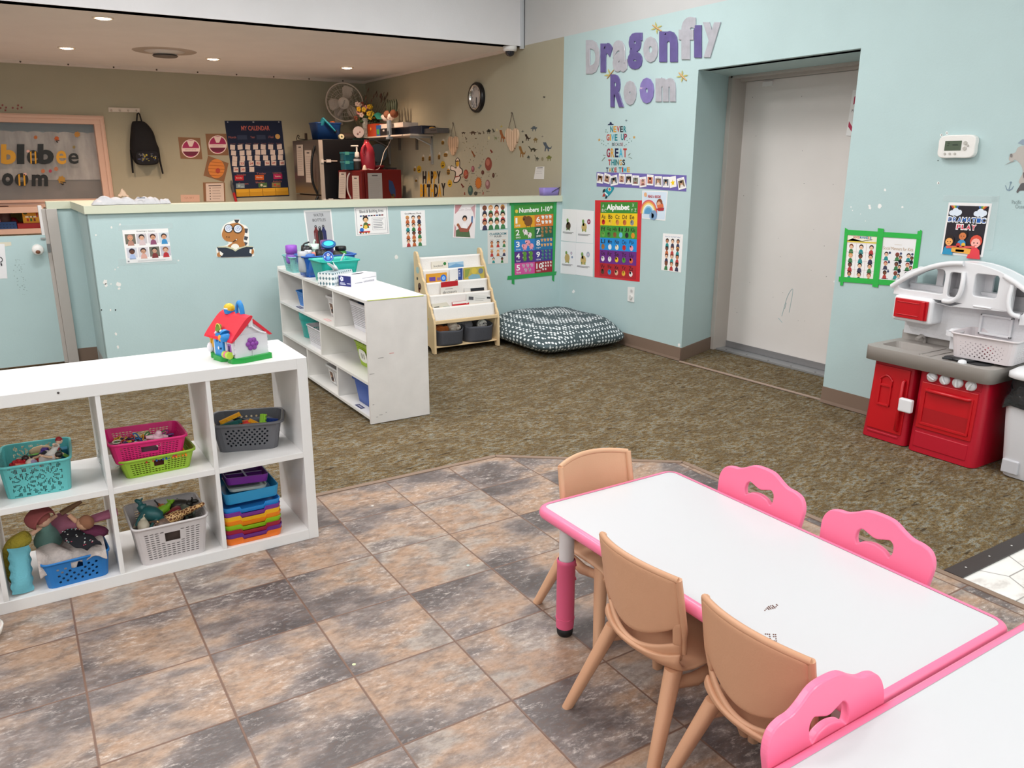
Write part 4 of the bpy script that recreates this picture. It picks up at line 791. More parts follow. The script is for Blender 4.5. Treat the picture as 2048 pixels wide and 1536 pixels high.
# slogan decal
def pxtext(b, pl, w_, t_, x0, y0, x1, y1, c, off=0, h=.0012, dy=0):
    f = PX if pl == 'x' else PY; n = V(NXR if pl == 'x' else NYH); vs, fs = font(t_, off); b.use(M(c, .55)); b.add([f(x0+(x1-x0)*p[0], y1+(y0-y1)*p[1]+dy*p[0], w_)+n*h for p in vs], fs)
SLG = thing('slogan_decal', 'never give up slogan decal in coloured letters on the blue wall', 'wall decal', PX(1236, 340, WR)); W_ = WR
CS = {'n': '#1b2448', 't': '#1f7f86', 'o': '#d0973c', 'r': '#b5382f', 'c': '#3fa9c8', 'm': '#8f2440', 'b': '#20242c', 'g': '#2a6a5e'}
def word(t_, x0, y0, x1, y1, cs, off=.03):
    global b; b = B()
    tot = sum(.45 if ch == 'I' else (.5 if ch == ' ' else 1) for ch in t_); x = x0
    for ch, k in zip(t_, cs):
        w_ = (x1-x0)/tot*(.45 if ch == 'I' else (.5 if ch == ' ' else 1))
        if ch != ' ': pxtext(b, 'x', W_, ch, *ZS((x+w_*.07, y0))[0], *ZS((x+w_*.93, y1))[0], CS[k], off)
        x += w_
    b.done('word_line', SLG, world=True)
word('NEVER', 428, 275, 710, 380, 'torbt'); word('GIVE', 365, 412, 560, 525, 'roct'); word('UP', 610, 405, 722, 515, 'tm'); word('BECAUSE', 460, 560, 655, 612, 'bbmbbmm', 0); word('GREAT', 365, 655, 720, 808, 'monct'.replace('t', 'r', 1)); word('THINGS', 395, 845, 690, 945, 'rttgob'); word('TAKE', 358, 982, 548, 1062, 'nogr'); word('TIME', 572, 978, 770, 1062, 'trco')
b = B()
f = lambda pts, c: (b.use(M(c, .55)), b.add([PX(x, y, WR)+V((-.0012, 0, 0)) for x, y in ZS(*pts)], [tuple(range(len(pts)))]))
f([(385, 258), (400, 240), (420, 236), (425, 212), (440, 203), (455, 212), (462, 236), (490, 238), (488, 255)], '#1b2448')
for cx, cy in ((245, 510), (840, 465)): f([(cx+26*(1 if k % 2 == 0 else .42)*sin(k*pi/5), cy-32*(1 if k % 2 == 0 else .42)*cos(k*pi/5)) for k in range(10)], '#c79a4e')
for x, y in ((290, 515), (322, 530), (288, 570), (322, 592), (360, 610), (395, 575), (765, 490), (795, 530), (750, 555), (720, 520), (705, 590), (360, 340), (385, 380), (680, 610), (358, 375)): f(ell(x, y, 7, 9, 8), '#5a7a70')
for a, c in ((((310, 770), (352, 775)), 0), (((288, 870), (345, 805)), 0), (((740, 775), (775, 740)), 0), (((740, 800), (806, 828)), 0), (((720, 815), (742, 855)), 0)): (x0, y0), (x1, y1) = a; f([(x0-3, y0-5), (x1-3, y1-5), (x1+3, y1+5), (x0+3, y0+5)], '#6d7d6a')
f([(703, 150), (710, 172), (735, 178), (711, 186), (706, 210), (699, 186), (682, 180), (699, 172)], '#6d7d86')
b.done('ornaments', SLG, world=True)
R8 = lambda pts: ZS(*pts)
decal('rocket_decal', 'teal rocket decal below the purple photo strip', 'wall decal', 'x', WR, [('#1d2c3c', R8([(350, 1340), (310, 1360), (300, 1410), (345, 1400)])), ('#1d2c3c', R8([(395, 1455), (375, 1510), (340, 1515), (355, 1470)])), ('#1f93a3', R8(spl([(490, 1310), (495, 1350), (455, 1410), (395, 1475), (335, 1440), (345, 1375), (390, 1325), (430, 1308)], 3))), ('#e8eef0', R8([(345, 1395), (400, 1450), (385, 1465), (335, 1420)])), ('#d8dcd8', R8(ell(423, 1352, 30, 36))), ('#b5764a', R8(ell(423, 1352, 19, 24))), ('#b23b34', R8([(335, 1415), (355, 1470), (300, 1478), (318, 1430)]))])
# --- the two sheets in green tape, dramatic play poster
s = Sheet(quad('x', WR, (1694, 467), (1758, 470), (1748, 561.5), (1687.5, 555)), NXR); s.rect(.02, .02, .98, .16, '#f0ecd8').poly([(.02, .16), (.2, .10), (.5, .15), (.8, .10), (.98, .15), (.98, .19), (.02, .19)], '#d9c24a').up()
for k, ch in enumerate('GOODMANNERS'): s.text(ch, .22+.052*k, .045, .265+.052*k, .10, ['#c8343c', '#c8343c', '#d06a3a', '#c8343c', '#3f6aa8', '#4a9ac0', '#3f6aa8', '#3a8a9a', '#3f6aa8', '#d06a3a', '#3f6aa8'][k], .04)
faces(s, .18, .29, .32, .205, 3, 4, .062, 41, True, .13)
for k in range(5): s.rect(.03, .20+.197*k, .97, .204+.197*k, '#c8a0a0')
for k in range(4): s.rect(.03+.313*k, .2, .036+.313*k, .99, '#c8a0a0')
end(s, 'manners_chart', 'good manners picture chart in green tape right of the door', 'poster')
s = Sheet(quad('x', WR, (1765, 471.5), (1834.5, 476), (1822, 567), (1757.5, 562)), NXR, '#ecebec'); s.text('Social Manners for Kids', .06, .225, .94, .295, '#b08a58'); s.rect(.38, .17, .60, .176, '#c8b8a0'); random.seed(50)
for i in range(9):
    u, v = .17+.33*(i % 3), .40+.205*(i//3); s.kid(u, v, .055, random.choice(SK), '#8a3030' if i % 2 else '#2c2024', random.choice(TS)); s.circ(u+.10, v-.04, .035, '#3c4668'); s.kid(u+.10, v+.05, .045, SK[i % 4], '#2a2024', '#2c2c34') if i % 3 else None; s.lines(u-.10, u+.12, (v+.125,), '#8a8488', .006)
end(s, 'social_manners_chart', 'social manners for kids chart in green tape behind the play kitchen', 'poster')
b = B(); GT2 = M('#2fb24a', .5, bump=.1, bscale=60)
for pts in ([(1690.5, 459), (1844, 468.5), (1843, 478.5), (1690, 469.5)], [(1679, 553), (1823, 563), (1822.5, 574), (1678, 563)], [(1691, 455), (1697, 459), (1687, 571), (1681, 571)], [(1757, 456), (1769, 457.5), (1757, 575), (1745.5, 573)], [(1841, 459), (1845, 462), (1835, 540), (1829, 540)], [(1836, 462), (1844, 462), (1831, 566), (1822, 566)]): strip(b, 'x', WR, pts, GT2, .0032)
tag(b.done('green_tape'), 'bright green tape frame around both manners charts', 'tape')
s = Sheet(quad('x', WR, (1897.8, 404.8), (1984.6, 407), (1965.5, 514.8), (1881.7, 507.5)), NXR, '#eceaea'); s.rect(.04, .055, .95, .955, '#26222a').up()
for u, fl in ((.20, 1), (.78, -1)):
    for k, c in enumerate(('#c8503c', '#e8b43a', '#5a9a4a', '#3f6ab0')): s.poly([(u-fl*.14+fl*.05*k, .057), (u-fl*.09+fl*.05*k, .057), (u+fl*.005*k, .15), (u-fl*.03+fl*.005*k, .15)], c)
    for dx, dy, r in ((-.09, .02, .06), (0, -.01, .08), (.09, .01, .065), (-.04, .03, .06), (.05, .035, .06)): s.up().circ(u+dx, .175+dy, r, '#dfe8f4')

for ch, k in zip('DRAMATIC', range(8)): u = .06+.111*k; s.up().text(ch, u-.012, .262, u+.112, .378, '#f4f4f4', .09); s.h += .0004; s.text(ch, u+.006, .279, u+.094, .361, '#1f5fb0', .03); s.h -= .0007
for ch, k in zip('PLAY', range(4)): u = .285+.117*k; s.up().text(ch, u-.012, .397, u+.118, .513, '#f4f4f4', .09); s.h += .0004; s.text(ch, u+.006, .414, u+.100, .496, '#d42c4a', .03); s.h -= .0007
s.h += .001

for u, v, r, sk, hr, tp in ((.17, .74, .105, '#f0a860', '#2c1f1c', '#2f8fb8'), (.47, .62, .10, '#d07a48', '#241a18', '#3f8fc0'), (.80, .73, .125, '#f4b0a4', '#d8503c', '#e0404a')): s.up().kid(u, v, r, sk, hr, tp)
s.h += .0012; s.poly([(.26, .84), (.72, .86), (.70, .96), (.26, .94)], '#e8a848').poly([(.12, .83), (.80, .80), (.80, .84), (.12, .88)], '#d85850').rect(.36, .885, .56, .93, '#8a5a28'); s.circ(.52, .79, .05, '#e8b43a').circ(.40, .80, .05, '#c83a3a')
tape(s, 'x', WR, [(1888, 390), (2000, 392), (1996, 404), (1886, 402)], .004); tape(s, 'x', WR, [(1985, 392), (2000, 392), (1985, 500), (1968, 500)], .004)
end(s, 'dramatic_play_poster', 'black dramatic play poster taped above the play kitchen', 'poster')
# partly hidden sign on the door
s = Sheet(quad('x', 5.05, (1706, 180), (1722, 180), (1712, 273), (1692, 271)), NXR); s.poly([(.3, .15), (1, .05), (1, .22), (.3, .32)], '#c23c5c').poly([(.1, .68), (.8, .88), (.8, .98), (.1, .80)], '#c23c5c'); s.text('FIRE', .25, .42, .95, .48, '#4c4448'); end(s, 'door_notice', 'white notice with red bars on the grey door, half hidden', 'sign')
# world map decal at the right edge
A6 = lambda pts: sc(pts, 1660, 240, 5.278)
decal('map_decal', 'grey land shape of a wall map decal at the right edge', 'wall decal', 'x', WR, [('#b7b2ac', A6(spl([(1890, 420), (1905, 365), (1960, 340), (1985, 290), (2060, 270), (2120, 300), (2120, 640), (2040, 690), (1995, 660), (2010, 610), (2035, 560), (2020, 480), (1960, 420), (1920, 440)], 3))), ('#5d5a5c', A6(spl([(1970, 755), (2000, 700), (2030, 665), (2120, 670), (2120, 740), (2010, 745), (1985, 770)], 3))), ('#8fa0b0', A6([(1985, 245), (2030, 205), (2100, 200), (2100, 262), (2030, 262), (2010, 248)])), ('#7a7674', A6(ell(1915, 375, 14, 20))), ('#9a9692', A6([(1840, 478), (1910, 440), (1975, 428), (1910, 450)])), ('#6a6264', A6([(2040, 560), (2060, 540), (2100, 540), (2100, 620), (2045, 610)]))])
b = B()
for pts in ([(1908, 655), (1916, 660), (1893, 735), (1885, 735)], [(1848, 690), (1856, 690), (1870, 730), (1892, 738), (1920, 722), (1936, 695), (1942, 700), (1926, 732), (1892, 750), (1866, 742)]): b.use(M('#7d93a4', .6)); b.add([PX(*q, WR)+V((-.0012, 0, 0)) for q in A6(pts)], [tuple(range(len(pts)))])
b.tube([PX(*q, WR)+V((-.0015, 0, 0)) for q in A6(ell(1910, 660, 9, 9, 10))], .0009, 4, closed=True); tag(b.done('anchor_decal'), 'small blue grey anchor decal left of the map shape', 'wall decal')
b = B(); pxtext(b, 'x', WR, 'Pacific', 2024, 400, 2043, 408, '#8a9c9e'); pxtext(b, 'x', WR, 'Ocean', 2031, 409, 2052, 417, '#8a9c9e'); tag(b.done('ocean_lettering'), 'faint grey Pacific Ocean lettering under the anchor', 'wall decal')
# --- big foil letters over the door side
PUR = M('#615690', .35, spec=.6, coat=.3, var=.15, vscale=14); SIL = M('#b6b6be', .32, metal=.12, coat=.5, var=.12, vscale=16); LAV = M('#8579b4', .35, coat=.3, var=.12, vscale=14)
ZL = lambda x, y: (1130+x/5.12, y/5.12)
LET = [('D', 222, 410, 362, 758, SIL, .05), ('r', 370, 440, 494, 742, PUR, .045), ('a', 495, 412, 642, 738, SIL, .04), ('g', 648, 335, 798, 712, PUR, .04), ('o', 808, 375, 958, 642, SIL, .06), ('n', 972, 318, 1160, 636, PUR, .045), ('f', 1172, 172, 1345, 610, SIL, .045), ('l', 1330, 258, 1405, 592, PUR, .05), ('y', 1420, 228, 1602, 590, SIL, .045), ('R', 472, 762, 608, 1098, PUR, .04), ('o', 608, 825, 738, 1078, SIL, .10), ('o', 772, 795, 916, 1062, LAV, .08), ('m', 935, 792, 1140, 1042, SIL, .06)]
LB = {'D': 'silver capital D', 'r': 'purple r', 'a': 'silver a', 'g': 'purple g', 'n': 'purple n', 'f': 'silver f', 'l': 'purple l', 'y': 'silver y', 'R': 'purple capital R', 'm': 'silver m'}
for i, (ch, x0, y0, x1, y1, m, off) in enumerate(LET):
    vs, fs = font(ch, off, .03, .012); b = B(m); tilt = .0
    for (px, py) in (ZL(0, 0),): pass
    def T(p, x0=x0, x1=x1, y0=y0, y1=y1):
        q = PX(*ZL(x0+(x1-x0)*p.x, y1+(y0-y1)*p.y), WR); q.x -= .005+p.z*.12; return q
    b.add(vs, fs, T, smooth=False)
    lb = LB.get(ch) or {4: 'silver o between g and n of Dragonfly', 10: 'silver first o of Room', 11: 'lavender second o of Room'}[i]
    if ch in LB: lb += ' of %s' % ('Dragonfly' if i < 9 else 'Room')
    end(b, 'letter_cutout', 'shiny puffed cut-out letter, %s, on the blue wall' % lb, 'letter', 'Dragonfly Room letters')
for (x, y, a, wl, lb) in ((942, 285, .6, 1, 'above the letter o of Dragonfly'), (465, 765, -.9, 1, 'left of the purple R'), (1205, 780, .8, 1, 'right of the silver m')):
    b = B('#b9b36a'); c = V((*ZL(x, y), 0))
    def q(dx, dy, h): r_ = V((dx*cos(a)-dy*sin(a), dx*sin(a)+dy*cos(a), 0)); p = PX(*ZL(x+r_.x, y+r_.y), WR); p.x -= h; return p
    for k in (0.9, 2.2, 3.9, 5.3): b.add([q(0, 0, .003), q(32*cos(k)-9*sin(k), 32*sin(k)+9*cos(k), .004), q(64*cos(k), 64*sin(k), .006), q(32*cos(k)+9*sin(k), 32*sin(k)-9*cos(k), .004)], [(0, 1, 2, 3)])
    b.use('#c9a06a'); b.tube([q(-50, 0, .004), q(0, 0, .006), q(62, 0, .004)], [.004, .006, .004], 6)
    tag(b.done('dragonfly_cutout'), 'small yellow green dragonfly cut-out '+lb, 'decoration', 'dragonfly cut-outs')
# outlet, thermostat
t = thing('power_outlet', 'white wall outlet below the alphabet poster', 'outlet', PX(1263, 600, WR)); Q = quad('x', WR, (1256.3, 574), (1269.8, 574.4), (1268.8, 604.8), (1255.8, 602))
s = Sheet(Q, NXR, M('#e6e6e4', .35), .006); s.done('cover_plate', t, world=True, bevel=.001); b = B(M('#d2d2d0', .35)); b.cyl(PX(1262.5, 594, WR-.006), .017, .012, 16, axis=(-1, 0, 0)); b.done('socket_cap', t, world=True); b = B(M('#c9c9c8', .35)); b.cyl(PX(1263, 582, WR-.006), .015, .002, 16, axis=(-1, 0, 0)); b.use('#55555a'); [b.box(PX(1263, 582, WR-.0085)+V((0, k, 0)), (.001, .002, .007)) for k in (-.005, .005)]; b.done('socket', t, world=True)
c = PX(1919.5, 293.5, WR); t = thing('thermostat', 'white wall thermostat with a green grey screen', 'thermostat', c)
TH = lambda p: V((-p.z, -p.x, p.y))
b = B(M('#e8e6e2', .38)); o = spl([(-.093, .0), (-.084, .048), (0, .054), (.084, .048), (.093, .0), (.084, -.048), (0, -.052), (-.084, -.048)], 5); vs, fs = flat([o], .012, .006, 3); b.add(vs, fs, lambda p: TH(p+V((0, 0, .018))), smooth=False); b.done('case', t)
b = B(M('#53604f', .2, spec=.6)); b.add([(-.062, .030, .0372), (.028, .030, .0372), (.028, -.020, .0372), (-.062, -.020, .0372)], [(0, 1, 2, 3)], TH); b.use('#2f3a30'); [b.add([(x, y, .0374), (x+w_, y, .0374), (x+w_, y+.006, .0374), (x, y+.006, .0374)], [(0, 1, 2, 3)], TH) for x, y, w_ in ((-.048, .015, .012), (-.048, .004, .008), (-.02, .006, .03))]; b.done('screen', t)
for x, y, r in ((.048, .018, .010), (.048, -.010, .010), (.062, .005, .006), (-.055, -.036, .006), (-.028, -.036, .006), (0, -.036, .006)): b = B(M('#b9b5ae', .4)); b.cyl(TH(V((x, y, .036))), r, .004, 12, axis=(-1, 0, 0)); b.done('button', t)
# ================================================================== baskets, toys and shelf contents
def basket(name, label, cat, loc, rz, w_, d, h, col, hole=None, t=.88, cell=.009, rowh=.008, lip=.006, r=.025, group=None, rough=.42, tilt=None, solid=.0025, wall=None):
    """tapered basket; hole(side, u, s, z) -> None or (fx, fy) share of the cell that is cut out; sides 0 front,1 right,2 back,3 left"""
    m = col if not isinstance(col, str) else M(col, rough, spec=.5); b = B(m); nx, ny = max(4, round((w_-2*r)/cell)), max(4, round((d-2*r)/cell)); M_ = max(3, round(h/rowh))
    per = []
    for side, n in ((0, nx), (1, ny), (2, nx), (3, ny)):
        for i in range(n): per.append((side, i/n, (i+.5)/n*2-1, i))
        for k in range(3): per.append((side, 1+k, None, 0))
    def pt(p, q):
        sd, s_, _, _ = p; k = t+(1-t)*q; hw, hd = w_/2-r, d/2-r
        if s_ < 1 or p[2] is not None: x, y = {0: (-hw+2*hw*s_, -hd-r), 1: (hw+r, -hd+2*hd*s_), 2: (hw-2*hw*s_, hd+r), 3: (-hw-r, hd-2*hd*s_)}[sd]
        else:
            a = radians([270, 0, 90, 180][sd]+30*(s_-1)); cx, cy = [(hw, -hd), (hw, hd), (-hw, hd), (-hw, -hd)][sd]; x, y = cx+r*cos(a), cy+r*sin(a)
        return V((x*k, y*k, h*q))
    N = len(per); G = [[pt(p, j/M_) for p in per] for j in range(M_+1)]
    vs = [p for row in G for p in row]; fs = []; ex = []
    for j in range(M_):
        for i in range(N):
            a, c, e, f_ = j*N+i, j*N+(i+1) % N, (j+1)*N+(i+1) % N, (j+1)*N+i
            hh = hole(per[i][0], per[i][2], per[i][3], j, M_, nx if per[i][0] % 2 == 0 else ny) if hole and per[i][2] is not None else None
            if hh == 'cut': continue
            if hh:
                A, C_, E_, F_ = vs[a], vs[c], vs[e], vs[f_]; mid = (A+C_+E_+F_)/4; X = (C_-A+E_-F_)/4*hh[0]; Y_ = (F_-A+E_-C_)/4*hh[1]; n0 = len(vs)+len(ex)
                ex += [mid+X*cx+Y_*cy for cx, cy in ((-1, -.45), (-.5, -1), (.5, -1), (1, -.45), (1, .45), (.5, 1), (-.5, 1), (-1, .45))]
                o = n0; fs += [(a, o+1, o), (a, c, o+2, o+1), (c, o+3, o+2), (c, e, o+4, o+3), (e, o+5, o+4), (e, f_, o+6, o+5), (f_, o+7, o+6), (f_, a, o, o+7)]
            else: fs.append((a, c, e, f_))
    b.add(vs+ex, fs, smooth=False)
    L0 = G[-1]; L1 = [p*1+V((p.x, p.y, 0)).normalized()*lip+V((0, 0, .001)) for p in L0]; L2 = [p+V((0, 0, -.008)) for p in L1]
    b.add(L0+L1+L2, [(k*N+i, k*N+(i+1) % N, (k+1)*N+(i+1) % N, (k+1)*N+i) for k in (0, 1) for i in range(N)], smooth=True); b.add(G[0], [tuple(range(N))[::-1]])
    return tag(b.done(name, local=(loc, tilt or (0, 0, rz)), solid=solid), label, cat, group)
def handle(u0, j0, j1, sides=(0, 2)): return lambda sd, u, i, j, m, n: sd in sides and abs(u) < u0 and j0 <= j < j1
def weave(hd=None, fx=.72, fy=.5, top=2, bot=1, sep=1, odd=True):
    def f(sd, u, i, j, m, n):
        if hd and hd(sd, u, i, j, m, n): return 'cut'
        if hd and (hd(sd, u, i, j+1, m, n) or hd(sd, u, i, j-1, m, n) or hd(sd, u*.86, i, j, m, n)): return None
        if j >= m-top or j < bot: return None
        return (fx, fy) if (not odd or (j+i) % 2 == 0 or sep == 1) else None
    return f
def dots(hd=None, f_=.62, top=2, bot=1):
    def f(sd, u, i, j, m, n):
        if hd and hd(sd, u, i, j, m, n): return 'cut'
        if hd and (hd(sd, u*.9, i, j, m, n) or hd(sd, u, i, j-1, m, n) or hd(sd, u, i, j+1, m, n)): return None
        return (f_, f_) if bot <= j < m-top and 1 <= i < n-1 and (i+j) % 2 == 0 else None
    return f
def flowers(sd, u, i, j, m, n):
    """petals around a few flower centres"""
    if j >= m-2 or j < 1: return None
    hw = n/2; x = u*hw; y = j-m/2+.5
    for cx, cy, R, N in ((-hw*.5, -1.5, m*.46, 11), (hw*.48, 1.5, m*.44, 11), (0, -m*.26, m*.24, 6)):
        rr = math.hypot(x-cx, y-cy)
        if rr < R*.22: return None
        if rr < R: return (.9, .9) if math.cos(math.atan2(y-cy, x-cx)*N+(pi if rr > R*.68 else 0)) > .1 and abs(rr-R*.68) > .5 else None
    return (.7, .7) if (i//2*3+j//2*5) % 4 == 0 else None
def toy(name, label, cat, b, loc, rot=(0, 0, 0), group=None, s=1):
    o = b.done(name, local=(loc, rot)); o.scale = (s, s, s); return tag(o, label, cat, group)
# ---- teal flower basket and what is in it
basket('storage_basket', 'teal basket with cut out flowers full of toys on the upper left shelf', 'basket', (-.027, 3.155, .3825), -.06, .215, .25, .122, '#5fb8b8', flowers, .9, .0046, .0046)
def pl(h, **k): return M(h, k.pop('rough', .4), spec=.5, **k)
b = B(pl('#b01020')); b.ball((0, 0, 0), (.038, .036, .034), 14); random.seed(2)
for k in range(60): a, c = random.random()*2*pi, random.uniform(-.8, 1); s_ = math.sqrt(1-c*c); b.ball((.036*s_*cos(a), .034*s_*sin(a), .032*c), .006, 6)
b.use('#6b2a30').tube([(-.03, 0, .0), (-.046, 0, .004)], [.008, .005], 6)
toy('toy_berry', 'bumpy red berry toy in the teal flower basket', 'toy', b, (-.078, 3.10, .468))
b = B(pl('#e46a52')); b.box((0, 0, 0), (.075, .03, .008)); toy('toy_block', 'flat coral toy piece at the front of the teal basket', 'toy', b, (-.055, 3.062, .485), (.2, .25, .12))
def doll(label, loc, rot, dress='#d8d0cc', trim='#b01c28', skin='#e2b596', hair='#2a201c'):
    t = thing('toy_doll', label, 'doll', loc, rot=rot, group='small dolls in the teal basket')
    b = B(pl(skin)); b.ball((0, 0, .052), .012, 10); b.tube([(0, 0, .042), (0, 0, .03)], .005, 6); [b.tube([(s_*.010, 0, .034), (s_*.03, .005, .028), (s_*.044, .01, .03)], [.005, .0045, .004], 6) for s_ in (-1, 1)]; [b.tube([(s_*.007, 0, 0), (s_*.008, 0, -.045)], [.006, .004], 6) for s_ in (-1, 1)]; b.done('body', t)
    b = B(pl(hair)); b.ball((0, .003, .056), (.0135, .0125, .012), 10); b.done('hair', t)
    b = B(M(dress, .8)); b.lathe([(.024, -.022), (.017, .0), (.010, .018), (.011, .038), (.004, .042)], n=12); b.use(trim); b.lathe([(.0245, -.024), (.023, -.014)], n=12, cap=False); b.box((0, -.011, .025), (.012, .004, .012)); b.done('dress', t); return t
doll('small doll in a white and red dress, middle of the teal basket', (.005, 3.10, .487), (1.2, .25, .7)); doll('small doll with dark hair lying over the others, teal basket', (-.012, 3.135, .487), (1.35, -.2, -1.0), '#2a2a33', '#c9c4c8'); doll('pale doll with raised red cap, right of middle in the teal basket', (.022, 3.12, .497), (.6, .4, 1.6), '#e2dcd6', '#a01c24', '#e6bfa6', '#a01c24')
b = B(pl('#d8c8bc')); b.ball((0, 0, 0), (.02, .02, .018), 12); b.use('#9a86a8').ball((.006, -.008, .004), (.013, .013, .012), 10); toy('toy_ball', 'pale pearly ball toy beside the red berry', 'toy', b, (-.044, 3.085, .487))
b = B(pl('#5fae2e')); b.ball((0, 0, 0), (.026, .012, .009), 10); b.tube([(.02, 0, 0), (.045, .004, .008)], [.006, .003], 6); b.tube([(-.01, .008, 0), (-.018, .022, -.006)], .004, 6); b.tube([(-.01, -.008, 0), (-.018, -.022, -.006)], .004, 6); toy('toy_frog', 'bright green toy frog at the back of the teal basket', 'toy', b, (-.035, 3.20, .475), (0, 0, .5))
b = B(pl('#5b3f9c')); b.box((0, 0, 0), (.055, .016, .012)); b.box((.022, 0, .002), (.014, .022, .014)); toy('toy_piece', 'purple stick toy in the teal basket', 'toy', b, (-.008, 3.17, .487), (0, -.3, 1.0))
b = B(pl('#2c3a2c')); [b.tube([(.018*cos(a), .012*sin(a), .002*k) for a in [2*pi*i/12 for i in range(12)]], .003, 5, closed=True) for k in (0, 3)]; toy('toy_glasses', 'dark green ring toy by the right back of the teal basket', 'toy', b, (.036, 3.21, .478), (.5, .2, .3))
b = B(pl('#7fbf4a')); [b.tube(spl([(-.05, k*.006, 0), (-.01, .012+k*.006, .012), (.05, -.01+k*.006, 0)], 5, False), .0028, 5) for k in (-1, 0, 1)]; toy('toy_vine', 'green striped bendy toy at the right of the teal basket', 'toy', b, (.04, 3.14, .478), (0, 0, -.6))
b = B(pl('#c9ab88')); b.ball((0, 0, 0), (.04, .012, .02), 10); toy('toy_shell', 'tan rounded toy against the back of the teal basket', 'toy', b, (-.01, 3.245, .478))
b = B(pl('#1f6f8c')); b.box((0, 0, 0), (.05, .035, .06)); toy('toy_box', 'deep blue box toy in the back right of the teal basket', 'toy', b, (.05, 3.225, .45), (0, 0, -.05))
b = B(M('#6a6a60', .5)); b.box((0, 0, 0), (.17, .19, .04)); tag(b.done('toy_pile', local=((-.027, 3.155, .41), (0, 0, -.06))), 'jumbled small toys filling the bottom of the teal basket', 'toys', kind='stuff')
# ---- pink over lime basket
H1 = handle(.22, 4, 7)
basket('storage_basket', 'lime green woven basket under the pink one', 'basket', (.352, 3.125, .3825), .05, .262, .205, .074, '#93b82c', weave(H1, .8, .5, 2, 1, 1), .85, .0125, .0078, r=.026)
basket('storage_basket', 'hot pink woven basket of colourful links on top of the lime basket', 'basket', (.327, 3.115, .442), 0, .262, .205, .082, '#d81b72', weave(handle(.24, 5, 8), .8, .5, 2, 1, 1), .86, .0125, .0078, r=.026, tilt=(.0, .03, .02))
LK = ['#e0a020', '#2a3a5c', '#d84a8a', '#3f8a4a', '#e8c23c', '#8a3a8c', '#e8e0d0', '#c8402c', '#2f6fb0', '#1f2a30']; LN = ['amber', 'navy', 'pink', 'green', 'yellow', 'purple', 'cream', 'red', 'blue', 'black']; random.seed(12)
for k in range(46):
    c = k % 10; b = B(pl(LK[c])); b.tube([(.010*cos(a)*(1.6 if abs(cos(a)) > .5 else 1), .007*sin(a), 0) for a in [2*pi*i/10 for i in range(10)]], .0028, 5, closed=True)
    toy('toy_link', 'small %s plastic link among those heaped in the pink basket' % LN[c], 'toy link', b, (.327+random.uniform(-.10, .10), 3.115+random.uniform(-.075, .075), .488+random.uniform(0, .012)), (random.uniform(-.7, .7), random.uniform(-.7, .7), random.uniform(0, 3)), 'plastic links in the pink basket')
b = B(M('#5a3a4a', .6)); b.prism(rrect(.20, .15, .03, 4), 0, .038); tag(b.done('link_pile', local=((.327, 3.115, .449), (0, .03, .02))), 'dense heap of plastic links under the top ones in the pink basket', 'toy links', kind='stuff')
b = B(pl('#ecc3cf')); b.ball((0, 0, 0), (.022, .018, .012), 12); b.lathe([(.012, .004), (.011, .02), (.007, .026), (0, .027)], n=12); b.tube([(-.018, 0, 0), (-.04, .004, -.004)], [.010, .006], 8); b.tube([(.018, 0, 0), (.038, .004, -.002)], [.010, .006], 8); toy('toy_figure', 'pale pink knobbly toy on the links in the pink basket', 'toy', b, (.368, 3.075, .512), (.4, .2, .2))
for k in range(14):
    cn = ['orange', 'blue', 'red'][k // 5 if k < 15 else 2]; c = {'orange': '#e8861c', 'blue': '#1f4f9c', 'red': '#c03020'}[cn]; b = B(pl(c)); b.tube([(0, -.028, 0), (0, .028, 0)], .0038, 6)
    toy('toy_stick', '%s counting stick in a row showing above the lime basket rim' % cn, 'toy stick', b, (.45-.0115*k, 3.045+.004*(k % 3), .449), (.4, 0, .1), 'sticks in the lime basket')
b = B(M('#6a2a28', .6)); b.prism(rrect(.19, .14, .03, 4), 0, .048); tag(b.done('stick_pile', local=((.352, 3.125, .386), (0, 0, .05))), 'red and dark toy pieces filling the lime basket', 'toys', kind='stuff')
b = B(M('#e9e2dd', .15, spec=.6, alpha=.35)); random.seed(3); b.grid(lambda u, v: V(((.038+.010*sin(7*u*6.28+v*9))*cos(2*pi*u)*sin(pi*(.08+.84*v)), (.030+.008*sin(5*u*6.28+v*5))*sin(2*pi*u)*sin(pi*(.08+.84*v)), .055-.05*cos(pi*v))), 30, 14, closed_u=True); toy('plastic_bag', 'clear crumpled plastic bag left of the pink basket', 'bag', b, (.213, 3.16, .388))
# ---- grey basket of building pieces
def gd(sd, u, i, j, m, n): return (.84, .78) if 2 <= j < m-2 and 1 <= i < n-1 and (i+j) % 2 == 0 and sd in (0, 2) else ('cut' if sd in (1, 3) and abs(u) < .5 and j == m-3 else None)
t_ = basket('storage_basket', 'dark grey basket with round holes on the upper right shelf', 'basket', (.726, 3.185, .3825), -.30, .268, .195, .118, '#65656a', gd, .84, .0105, .0105, lip=.012, r=.035)
PC = [('#e8a51c', 'amber', (.022, 0), (-.065, -.02, .122), (0, -.32, .25)), ('#1f5f5c', 'teal', (.02, 0), (-.06, -.045, .106), (0, -.18, .2)), ('#e8a51c', 'yellow', (.018, 0), (.03, -.05, .104), (0, .45, -.3)), ('#8fc62a', 'lime', (.018, 0), (.062, -.045, .112), (0, -1.1, 1.3)), ('#1f3f8c', 'blue', (.02, 0), (.095, -.01, .098), (0, .2, .1)), ('#e07a1c', 'orange', (.03, 0), (-.018, -.02, .100), (0, .1, .6)), ('#1d2a3a', 'black', (.02, 0), (-.03, .01, .103), (0, .3, -.4))]
R0 = Matrix.Rotation(-.30, 4, 'Z')
